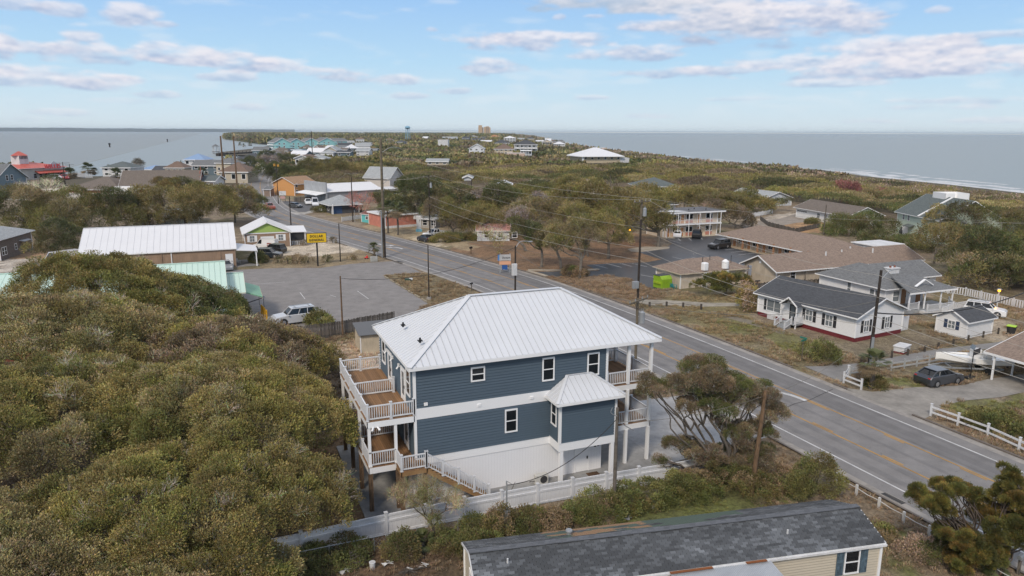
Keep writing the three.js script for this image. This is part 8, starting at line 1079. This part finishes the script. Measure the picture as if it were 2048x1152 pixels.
yard('mail_box', 'black mail box behind the cedar at the right edge', 'mail box', 2012, 1142, (g) => { part('post', W.post, g, (m) => m.bx(-0.07, 0.07, 0, 1.05, -0.07, 0.07)); part('box', W.black, g, (m) => { m.cyl(V(-0.28, 1.2, 0), V(0.28, 1.2, 0), 0.13, 0.13, 12); m.bx(-0.28, 0.28, 1.07, 1.2, -0.13, 0.13); }); }, 0.3); yard('mail_box', 'grey mail box at the very right, behind the black one', 'mail box', 2036, 1148, (g) => { part('post', W.weathered, g, (m) => m.bx(-0.07, 0.07, 0, 0.9, -0.07, 0.07)); part('box', W.galv, g, (m) => { m.cyl(V(-0.26, 1.05, 0), V(0.26, 1.05, 0), 0.12, 0.12, 12); m.bx(-0.26, 0.26, 0.94, 1.05, -0.12, 0.12); }); }, 0.3);
yard('storm_drain', 'dark iron drain grate in the near gutter', 'drain', 1785, 997, (g) => { part('frame', W.kerb, g, (m) => { m.bx(-0.75, 0.75, 0, 0.035, 0.2, 0.3); m.bx(-0.75, 0.75, 0, 0.035, -0.3, -0.2); }); for (let i = 0; i < 11; i++) part('bar', W.black, g, (m) => m.bx(-0.7 + i * 0.14, -0.62 + i * 0.14, 0.02, 0.05, -0.2, 0.2)); }, -1.52); yard('storm_drain', 'drain grate in the far gutter corner of the car park', 'drain', 800, 524, (g) => { part('frame', W.kerb, g, (m) => m.bx(-1.0, 1.0, 0, 0.03, -0.3, 0.3)); for (let i = 0; i < 9; i++) part('bar', W.black, g, (m) => m.bx(-0.9 + i * 0.2, -0.78 + i * 0.2, 0.03, 0.06, -0.25, 0.25)); }, -1.2);
yard('utility_box', 'pale concrete utility cabinet by the tall twin pole', 'cabinet', 748, 523, (g) => { part('cabinet', M([0.45, 0.45, 0.42], { map: 'concrete', rough: 0.8, key: 'ub' }), g, (m) => m.rbox(0, 0.45, 0, 1.3, 0.9, 0.8, 0.05)); part('post', W.galv, g, (m) => m.bx(0.45, 0.6, 0.9, 1.7, -0.1, 0.05)); }, -0.2); yard('utility_box', 'green cable box on the grass island', 'cabinet', 816, 562, (g) => { part('cabinet', M([0.02, 0.06, 0.04], { rough: 0.6 }), g, (m) => m.rbox(0, 0.2, 0, 0.9, 0.4, 0.7, 0.04)); part('lid', W.white, g, (m) => m.rbox(0.45, 0.3, 0.1, 0.5, 0.3, 0.5, 0.04)); });
yard('toy', 'small red plastic thing on the grass by the road', 'toy', 733, 518, (g) => { part('body', M([0.6, 0.04, 0.03], { rough: 0.5 }), g, (m) => { m.rbox(0, 0.25, 0, 0.7, 0.25, 0.4, 0.1); m.rbox(0.1, 0.5, 0, 0.3, 0.3, 0.3, 0.1); }); for (const x of [-0.25, 0.25]) part('wheel', W.dark, g, (m) => m.cyl(V(x, 0.12, -0.2), V(x, 0.12, 0.2), 0.12, 0.12, 10)); });
yard('air_conditioner', 'pale outdoor air conditioner on the slab of the blue house', 'air conditioner', 1082, 971, (g) => { part('case', M([0.5, 0.49, 0.45], { rough: 0.5 }), g, (m) => m.rbox(0, 0.5, 0, 0.92, 0.68, 0.36, 0.03)); part('fan_grille', W.dark, g, (m) => { m.add(new THREE.TorusGeometry(0.24, 0.02, 6, 24).translate(0.12, 0.5, 0.185)); m.cyl(V(0.12, 0.5, 0.17), V(0.12, 0.5, 0.184), 0.23, 0.23, 20); }); part('foot', W.dark, g, (m) => { for (const x of [-0.32, 0.32]) m.bx(x - 0.04, x + 0.04, 0.1, 0.17, -0.16, 0.16); }); part('pipe', W.dark, g, (m) => m.sweep([V(-0.46, 0.4, 0), V(-0.65, 0.4, -0.1), V(-0.7, 0.25, -0.3)], 0.03, 5)); });
yard('door_mat', 'brown door mat before the ground floor door', 'door mat', 1186, 951, (g) => part('mat', M([0.13, 0.07, 0.035], { map: 'turf', rough: 1 }), g, (m) => m.rbox(0, 0.125, 0, 0.85, 0.03, 0.5, 0.01)));
yard('storage_shed', 'grey roofed shed behind the blue house', 'shed', 722, 708, (g) => { part('wall', cream, g, (m) => m.bx(0, 3.6, 0, 2.0, -3.2, 0)); part('roof', M([0.13, 0.135, 0.14], { map: 'clean', rough: 0.8 }), g, (m) => m.slab([V(-0.2, 2.1, 0.3), V(3.8, 2.1, 0.3), V(3.8, 2.6, -3.4), V(-0.2, 2.6, -3.4)], 0.08)); part('corner_board', W.trim, g, (m) => m.bx(-0.04, 0.06, 0, 2.0, -0.06, 0.04)); }, 0);
yard('bucket', 'white plastic bucket in the littered yard', 'bucket', 745, 1138, (g) => { part('pail', W.white, g, (m) => m.cyl(V(0, 0, 0), V(0, 0.42, 0), 0.14, 0.16, 16)); part('rim', W.trim, g, (m) => m.add(new THREE.TorusGeometry(0.165, 0.012, 6, 20).rotateX(1.5708).translate(0, 0.41, 0))); part('handle', W.steel, g, (m) => m.sweep(spline([V(-0.16, 0.38, 0), V(0, 0.22, 0.16), V(0.16, 0.38, 0)], 10), 0.006, 4)); });
yard('old_chair', 'broken wooden chair frame in the littered yard', 'chair', 717, 1132, (g) => { part('seat_frame', W.weathered, g, (m) => { m.beam(V(-0.3, 0.4, 0.25), V(0.3, 0.42, 0.25), 0.05, 0.05); m.beam(V(-0.3, 0.4, -0.25), V(0.3, 0.42, -0.25), 0.05, 0.05); m.beam(V(-0.3, 0.4, -0.25), V(-0.3, 0.4, 0.25), 0.05, 0.05); m.beam(V(0.3, 0.42, -0.25), V(0.3, 0.42, 0.25), 0.05, 0.05); }); for (const [x, z] of [[-0.3, 0.25], [0.3, 0.25], [-0.3, -0.25], [0.3, -0.25]]) part('leg', W.weathered, g, (m) => m.cyl(V(x, 0, z), V(x * 1.05, z < 0 ? 0.95 : 0.45, z * 1.1), 0.025)); part('backrest', W.weathered, g, (m) => { for (const y of [0.6, 0.8]) m.beam(V(-0.31, y, -0.27), V(0.31, y, -0.27), 0.03, 0.06); }); }, 0.5);
{ const R = rng(61), dirt = [M([0.5, 0.5, 0.48], { map: 'grime', rough: 0.8, key: 'rub' }), W.white]; for (const [x, y, l] of [[775, 1130, 'crumpled white sheet in the littered yard'], [815, 1142, 'long pale debris in the littered yard'], [690, 1146, 'small white scrap at the bottom of the littered yard'], [845, 1134, 'flattened pale wrapping in the littered yard'], [1240, 1032, 'white scrap at the foot of the weathered pole'], [1255, 1038, 'second white scrap right of the weathered pole'], [1312, 1017, 'paper scrap on the green grass']]) yard('scrap', l, 'rubbish', x, y, (g) => part('sheet', dirt[(R() * 2) | 0], g, (m) => { for (let i = 0; i < 4; i++) { const a = R() * 6, b = R() * 0.2; m.slab([V(Math.cos(a) * 0.1, 0.05 + b, Math.sin(a) * 0.1), V(Math.cos(a + 1.2) * 0.3, 0.03, Math.sin(a + 1.2) * 0.2), V(Math.cos(a + 2.4) * 0.35, 0.06 + b * 0.5, Math.sin(a + 2.4) * 0.25)], 0.02); } })); yard('stick_pile', 'heap of grey sticks in the littered yard', 'branches', 820, 1148, (g) => { for (let i = 0; i < 14; i++) part('stick', barkDark, g, (m) => { const a = R() * 3.1, l = 0.5 + R() * 0.8; m.sweep([V(-Math.cos(a) * l, 0.05 + R() * 0.1, -Math.sin(a) * l * 0.6), V(0, 0.12 + R() * 0.15, 0), V(Math.cos(a) * l, 0.05 + R() * 0.2, Math.sin(a) * l * 0.6)], [0.02, 0.025, 0.01], 5); }); }); }
// the lit yellow yard lamp
{ const p = G(1993, 619), g = thing('yard_lamp', 'lit yellow lamp on a white post before the picket fence', 'lamp', [p.x, 0, p.z]), h = topOf(p, 1996, 583); part('post', W.white, g, (m) => m.cyl(V(0, 0, 0), V(0, h, 0), 0.07, 0.06)); part('lamp_hood', W.galv, g, (m) => m.cyl(V(0, h + 0.3, 0), V(0, h + 0.42, 0), 0.34, 0.12, 12)); const bulb = new THREE.MeshStandardMaterial({ color: 0xffb040, emissive: 0xff9a20, emissiveIntensity: 5, roughness: 0.4 }); const b = mesh('bulb', new THREE.SphereGeometry(0.17, 14, 10), bulb, g); b.position.set(0, h + 0.14, 0); const l = new THREE.PointLight(0xffa030, 4); l.position.copy(b.position); l.castShadow = true; l.shadow.radius = 6; g.add(l);
  const q = G(1259, 488), k = thing('path_lamp', 'lit orange lamp under the motel oaks', 'lamp', [q.x, 0, q.z]); part('post', W.dark, k, (m) => m.cyl(V(0, 0, 0), V(0, 2.8, 0), 0.06)); part('lamp_hood', W.dark, k, (m) => m.cyl(V(0, 3.2, 0), V(0, 3.35, 0), 0.36, 0.1, 10)); const b2 = mesh('bulb', new THREE.SphereGeometry(0.2, 14, 10), bulb, k); b2.position.set(0, 3.0, 0); const l2 = new THREE.PointLight(0xffa030, 4); l2.position.copy(b2.position); l2.castShadow = true; l2.shadow.radius = 6; k.add(l2); }
// motel terrace furniture and fittings along the front
for (const [x, y, l] of [[1496, 492, 'dark bench in front of the motel wing, left one'], [1509, 496, 'chair in front of the motel wing, right of the dark bench'], [1563, 508, 'bench further along the motel wing front']]) yard('bench', l, 'bench', x, y, (g) => { part('seat', W.dark, g, (m) => m.bx(-0.6, 0.6, 0.4, 0.46, -0.25, 0.25)); part('backrest', W.dark, g, (m) => m.bx(-0.6, 0.6, 0.5, 0.95, -0.28, -0.24)); for (const s of [-0.5, 0.5]) part('leg', W.dark, g, (m) => m.bx(s - 0.03, s + 0.03, 0, 0.4, -0.22, 0.22)); }, -1.57);
// ---------------------------------------------------------------- the mobile home in the foreground
{
  const yaw = -0.172, L = 21, D = 4.25, c = Math.cos(yaw), s = Math.sin(yaw), ox = 30.45 - L * c, oz = -24.0 + L * s, sid = M([0.56, 0.5, 0.39], { map: 'lapTone', bump: 'lap', bs: 0.014, rough: 0.7 });
  const b = building({ name: 'mobile_home', label: 'cream sided mobile home with weathered grey shingle roof at the bottom edge', cat: 'mobile home', at: [ox, oz], L, D, H: 2.45, yaw, wall: sid, base: { h: 0.35, mat: W.greyFence }, roof: { t: 'gx', rise: 0.78, ov: 0.14, mat: shingleDark, thick: 0.1, trim: W.white } });
  const R = rng(2024), k = 0.78 / (D / 2), e = 2.45 - 0.14 * k + 0.09, run = D / 2 + 0.14, sl = Math.hypot(1, k), rows = Math.ceil(run * sl / 0.145), all = [];
  const tab = new MB().bx(-0.151, 0.151, 0, 0.018, -0.1, 0.1).geo(), mats3 = [0.06, 0.08, 0.105, 0.145, 0.2, 0.27].map((v) => M([v * 0.92, v * 0.985, v * 1.05], { map: 'clean', rough: 0.95, key: 'tab' })), odd = [M([0.3, 0.19, 0.11], { map: 'clean', rough: 1, key: 'tab' }), M([0.09, 0.125, 0.1], { map: 'clean', rough: 1, key: 'tab' })];
  for (const side of [1, -1]) for (let r = 0; r < rows; r++) for (let i = 0; i < Math.floor((L + 0.24) / 0.325); i++) {
    const x = -0.12 + (i + 0.5 + (r % 2) * 0.5) * 0.325, d = (r + 0.5) * 0.145 / sl, z = side > 0 ? 0.14 - d : -D - 0.14 + d, y = e + d * k + 0.012 + 0.004 * (i % 2); if (x > L + 0.1) continue;
    const pt = fbm(x * 0.32, r * 0.16 + (side > 0 ? 0 : 40), 4, 55), lum = clamp((pt - 0.34) * 6 + R() * 2.6 - 0.3, 0, 5) | 0; let m = mats3[lum];
    if (side < 0 && x > 4 && x < 15) { const q = fbm(x * 0.5, r * 0.3, 3, 77) + 0.25 * Math.sin((x - 4) / 11 * 3.14) - 0.03 * r; if (q > 0.44) m = odd[x < 9.5 ? 0 : 1]; else if (q > 0.36) m = odd[1]; }
    const w = V(ox + c * x + s * z, y, oz - s * x + c * z); all.push({ x, y, z, a: side * Math.atan(k), m, side, dist: side > 0 ? w.distanceTo(camera.position) : w.distanceTo(camera.position) + 3 });
  }
  all.sort((p, q) => p.dist - q.dist); const rest = new Map();
  all.forEach((t, i) => { if (i < 300) { const o = mesh('shingle', tab, t.m, b.g); o.position.set(t.x, t.y, t.z); o.rotation.x = t.a + 0.05 * t.side; } else { if (!rest.has(t.m)) rest.set(t.m, []); rest.get(t.m).push(t); } });
  for (const [m, l] of rest) { const im = new THREE.InstancedMesh(tab, m, l.length), o = new THREE.Object3D(); l.forEach((t, i) => { o.position.set(t.x, t.y, t.z); o.rotation.set(t.a + 0.05 * t.side, 0, 0); o.updateMatrix(); im.setMatrixAt(i, o.matrix); }); im.name = 'shingles'; im.userData.kind = 'stuff'; im.castShadow = im.receiveShadow = true; b.g.add(im); }
  b.part('ridge_cap', M([0.15, 0.16, 0.175], { map: 'shingle', rough: 0.95 }), (m) => { m.beam(V(-0.14, 2.45 + 0.78 + 0.14, -D / 2 + 0.02), V(L + 0.14, 2.45 + 0.78 + 0.14, -D / 2 + 0.02), 0.34, 0.03); });
  const shut = M([0.13, 0.2, 0.25], { map: 'bark', rough: 0.8 }); b.win('f', 19.35, 0.95, 0.75, 1.2, { t: 0.07 }); for (const x of [18.66, 20.04]) b.part('shutter', shut, (m) => { m.bx(x - 0.21, x + 0.21, 0.86, 2.25, 0.005, 0.045); for (let i = 0; i < 12; i++) m.bx(x - 0.16, x + 0.16, 0.95 + i * 0.105, 1.03 + i * 0.105, 0.045, 0.058); });
  b.win('l', 2.1, 1, 0.7, 1.1, {}); b.win('f', [3, 7], 0.95, 0.9, 1.1, {}); b.part('gutter', W.white, (m) => m.bx(-0.1, L + 0.16, 2.33, 2.44, 0.15, 0.25));
  for (const [x, z, w] of [[1.6, -1.3, 1], [16.2, -1.0, 1], [5.2, -3.2, 0]]) b.part('roof_pipe', w ? W.white : W.galv, (m) => { const y = 2.45 + (1 - Math.abs(z + D / 2) / (D / 2)) * 0.78 + 0.1; m.cyl(V(x, y, z), V(x, y + 0.24, z), w ? 0.045 : 0.13); if (!w) m.cyl(V(x, y + 0.24, z), V(x, y + 0.3, z), 0.19, 0.17); });
  // corrugated lean-to
  const x0 = 9.2, x1 = 14.5, tri = [], f = (x, t) => V(x + t * 0.25 * (x - 11) / 4, 2.42 - t * 0.5 + 0.018 * Math.sin(x * 6.283 / 0.09), 0.18 + t * 2.6);
  for (let x = x0; x < x1 - 0.01; x += 0.0225) tri.push(f(x, 0), f(x, 1), f(x + 0.0225, 1), f(x, 0), f(x + 0.0225, 1), f(x + 0.0225, 0));
  b.part('lean_to_roof', M([0.5, 0.53, 0.56], { map: 'grime', rough: 0.4, metal: 0.4, side: true }), (m) => m.tris(tri)); b.part('rusty_flashing', M([0.25, 0.085, 0.025], { map: 'grime', rough: 0.95 }), (m) => { for (const [a, q] of [[9.2, 11.4], [13.2, 14.3]]) m.beam(V(a, 2.47, 0.26), V(q, 2.47, 0.26), 0.14, 0.04); }); for (const x of [9.4, 11.8, 14.3]) b.part('lean_to_post', W.weathered, (m) => m.bx(x - 0.05, x + 0.05, 0, 1.9, 2.6, 2.7));
}
// ---------------------------------------------------------------- the scraggly oak, the cedar, brush and vines
treeAt('live_oak', 'scraggly open crowned live oak between the blue house and the road', 'tree', [1432, 965], [[1400, 742, 52, 22], [1345, 762, 36, 18], [1292, 762, 30, 16], [1450, 770, 48, 24], [1500, 795, 36, 22], [1535, 832, 28, 22], [1515, 868, 26, 20], [1355, 880, 30, 10], [1320, 912, 14, 8], [1470, 870, 34, 24], [1432, 845, 16, 30], [1495, 918, 38, 24], [1400, 900, 34, 18], [1440, 800, 50, 18], [1370, 800, 30, 14], [1520, 910, 26, 20], [1465, 930, 40, 20]], { kind: 'oak', pal: 'brown', pal2: 'green', size: 0.66, dens: 2.1, sub: 9, kk: 0.9, twigs: 0.9, r: 0.26, mat: M([0.2, 0.17, 0.14], { map: 'bark', rough: 0.95 }), lean: [0.2, 0.2], mix2: 0.35 });
treeAt('vine_thicket', 'dark vines climbing the scraggly oak trunk', 'vines', [1435, 985], [[1432, 930, 22, 34], [1470, 960, 36, 18], [1400, 965, 30, 14]], { kind: 'vine', pal: 'green', pal2: 'brown', size: 0.7, dens: 2, sub: 8, trunk: false });
treeAt('cedar_tree', 'dark bronze green cedar with one long side branch over the road', 'tree', [1972, 1150], [[1846, 962, 30, 18], [1884, 948, 28, 14], [1872, 986, 22, 12], [1918, 962, 20, 10], [1985, 950, 20, 22], [2000, 992, 40, 24], [1992, 1050, 54, 30], [1915, 1052, 36, 14], [1888, 1036, 20, 7], [1950, 1092, 52, 34], [2042, 1010, 36, 36], [2052, 1080, 40, 40], [1925, 1110, 26, 18]], { kind: 'cedar', pal: 'cedar', size: 0.5, dens: 2.6, sub: 20, kk: 0.62, r: 0.17, mat: M([0.17, 0.13, 0.1], { map: 'bark', rough: 0.95 }), lean: [0.3, 0] });
treeAt('bare_bush', 'tangled bare bush before the stair of the blue house', 'bush', [866, 1084], [[855, 985, 48, 26], [802, 984, 28, 18], [910, 1000, 34, 24], [868, 1030, 22, 26]], { kind: 'bare', pal: 'brown', size: 0.8, dens: 1.7, sub: 7, r: 0.09, mat: barkDark, pal2: 'brown', mix2: 0.3 });
treeAt('vine_thicket', 'ivy clump under the tangled bare bush at the fence', 'vines', [872, 1095], [[872, 1050, 22, 36], [850, 1000, 26, 14]], { kind: 'vine', pal: 'green', size: 0.6, dens: 0.9, sub: 5, trunk: false });
for (const [x, y, w, h, pal, l] of [[798, 1118, 1.5, 2.0, 'green', 'ivy mound on the vinyl fence above the bucket'], [958, 1080, 2.4, 1.6, 'green', 'vine mound on the fence left of the meter mast'], [1004, 1068, 1.8, 1.9, 'brown', 'vine mound behind the meter mast'], [1050, 1060, 2.2, 1.5, 'green', 'vine mound right of the meter mast'], [1104, 1056, 2.2, 1.4, 'brown', 'brown vines on the fence, midway to the weathered pole'], [1150, 1044, 2.2, 1.5, 'green', 'green vines on the fence, left of the weathered pole'], [1200, 1036, 2.4, 2.1, 'green', 'tall vine mound just left of the weathered pole'], [1252, 1022, 2.0, 1.9, 'green', 'vine mound just right of the weathered pole'], [1300, 1006, 2.4, 1.6, 'green', 'vines over the old timber wall by the fence'], [1345, 996, 2.2, 2.0, 'green', 'vine mound on the fence left of the scraggly oak'], [1395, 990, 2.4, 1.8, 'brown', 'brown brush at the foot of the scraggly oak'], [1500, 980, 3.2, 1.6, 'brown', 'dark brush right of the scraggly oak trunk'], [1560, 972, 3.0, 1.5, 'brown', 'thin brush between oak and vine covered palm'], [1624, 990, 3.1, 3.0, 'green', 'vine covered round shrub at the near kerb'], [1690, 1040, 1.6, 0.9, 'brown', 'low weeds at the first white kerb post'], [1760, 1078, 2.0, 0.8, 'brown', 'weeds behind the low white fence at right'], [1846, 1112, 2.2, 1.2, 'dry', 'dry stalks left of the cedar foot'], [690, 1120, 2.0, 1.3, 'brown', 'dark brush at the fence in the littered yard'], [620, 1140, 2.6, 1.2, 'green', 'dark undergrowth below the leftmost fence panels'], [905, 1100, 1.8, 1.0, 'green', 'ivy patch left corner behind the mobile home']]) bush('vine_mound', l, G(x, y), w, h, { pal, pal2: pal === 'green' ? (x % 3 ? undefined : 'brown') : 'green', size: 0.75, dens: 2.2 });
{ const p = G(1288, 1012), g = thing('timber_wall', 'stack of old grey timbers among the vines by the fence', 'retaining wall', [p.x, 0, p.z], -0.05); for (let i = 0; i < 5; i++) part('timber', W.weathered, g, (m) => m.rbox(0.05 * (i % 2), 0.11 + i * 0.2, 0, 2.0, 0.18, 0.2, 0.02)); }
for (const [x, y, l] of [[845, 1098, 'fan leaved palmetto at the fence'], [1990, 1150, 'spiky yucca at the cedar foot']]) { const b = G(x, y); palm(l, b, 0.5, 0.8, { dead: 0 }); }
// dead grass, weeds and litter on the near ground
{
  const R = rng(808), lists = { dry: [], turf: [] }, solid = [new THREE.Box3(V(6.5, -1, -51.8), V(38.5, 1, -39.1))];
  const roads = (x, z) => { let d = 1e9; for (let i = 0; i < 110; i++) d = Math.min(d, Math.hypot(x - roadLine[i].x, z - roadLine[i].z)); return d; };
  const far = [P([1684, 775, 1745, 784, 1830, 775, 1915, 772, 1985, 757, 2110, 740, 2110, 772, 2000, 795, 1925, 802, 1885, 812, 1862, 832, 1846, 839, 1760, 808]), P([1608, 733, 1640, 733, 1727, 726, 1854, 702, 1992, 685, 2140, 655, 2140, 675, 1980, 697, 1883, 713, 1766, 731, 1705, 745, 1682, 764]), P([440, 541, 560, 536, 640, 536, 700, 528, 790, 522, 812, 530, 842, 545, 765, 550, 856, 607, 780, 650, 640, 664, 540, 668, 478, 672, 470, 600]), P([1058, 544, 1197, 541.5, 1172, 530, 1225, 526.5, 1295, 524.5, 1323, 519, 1278, 505, 1330, 496, 1345, 488, 1332, 477, 1440, 470, 1500, 487, 1650, 521, 1560, 545, 1500, 562, 1400, 560, 1325, 573, 1309, 580, 1258, 557, 1220, 551, 1090, 554]), P([1262, 599, 1330, 600, 1420, 605.5, 1512, 606, 1512, 611.5, 1400, 613.5, 1290, 609.5])];
  for (let i = 0; i < 60000; i++) {
    const t = Math.pow(R(), 0.75), r = 24 + t * 95, a = YAW + (R() - 0.5) * 1.35, x = Math.sin(a) * r, z = -Math.cos(a) * r;
    if (x < 2 && z > -95) { if (R() < 0.7) continue; } if (solid[0].containsPoint(V(x, 0, z)) || far.some((p) => inside(p, x, z)) || roads(x, z) < 7.5 || clear.some((c) => x > c[0] + 2 && x < c[1] - 2 && z > c[2] + 2 && z < c[3] - 6)) continue;
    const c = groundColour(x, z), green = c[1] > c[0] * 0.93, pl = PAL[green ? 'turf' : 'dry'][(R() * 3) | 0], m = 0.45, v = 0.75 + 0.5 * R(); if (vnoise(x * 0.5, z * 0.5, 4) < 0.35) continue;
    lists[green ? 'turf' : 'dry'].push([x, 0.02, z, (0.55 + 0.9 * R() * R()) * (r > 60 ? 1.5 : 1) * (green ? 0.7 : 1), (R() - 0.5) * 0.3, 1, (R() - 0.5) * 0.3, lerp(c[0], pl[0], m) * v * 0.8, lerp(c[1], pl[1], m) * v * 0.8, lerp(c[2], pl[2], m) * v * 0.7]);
  }
  const g = new THREE.Group(); g.name = 'grass'; g.userData = { kind: 'stuff', label: 'dry winter grass and weeds on the near ground', category: 'grass' }; for (const k of ['dry', 'turf']) if (lists[k].length) g.add(copies('tufts', SPRIG.grass[0], lists[k])); scene.add(g);
}
renderer.render(scene, camera);
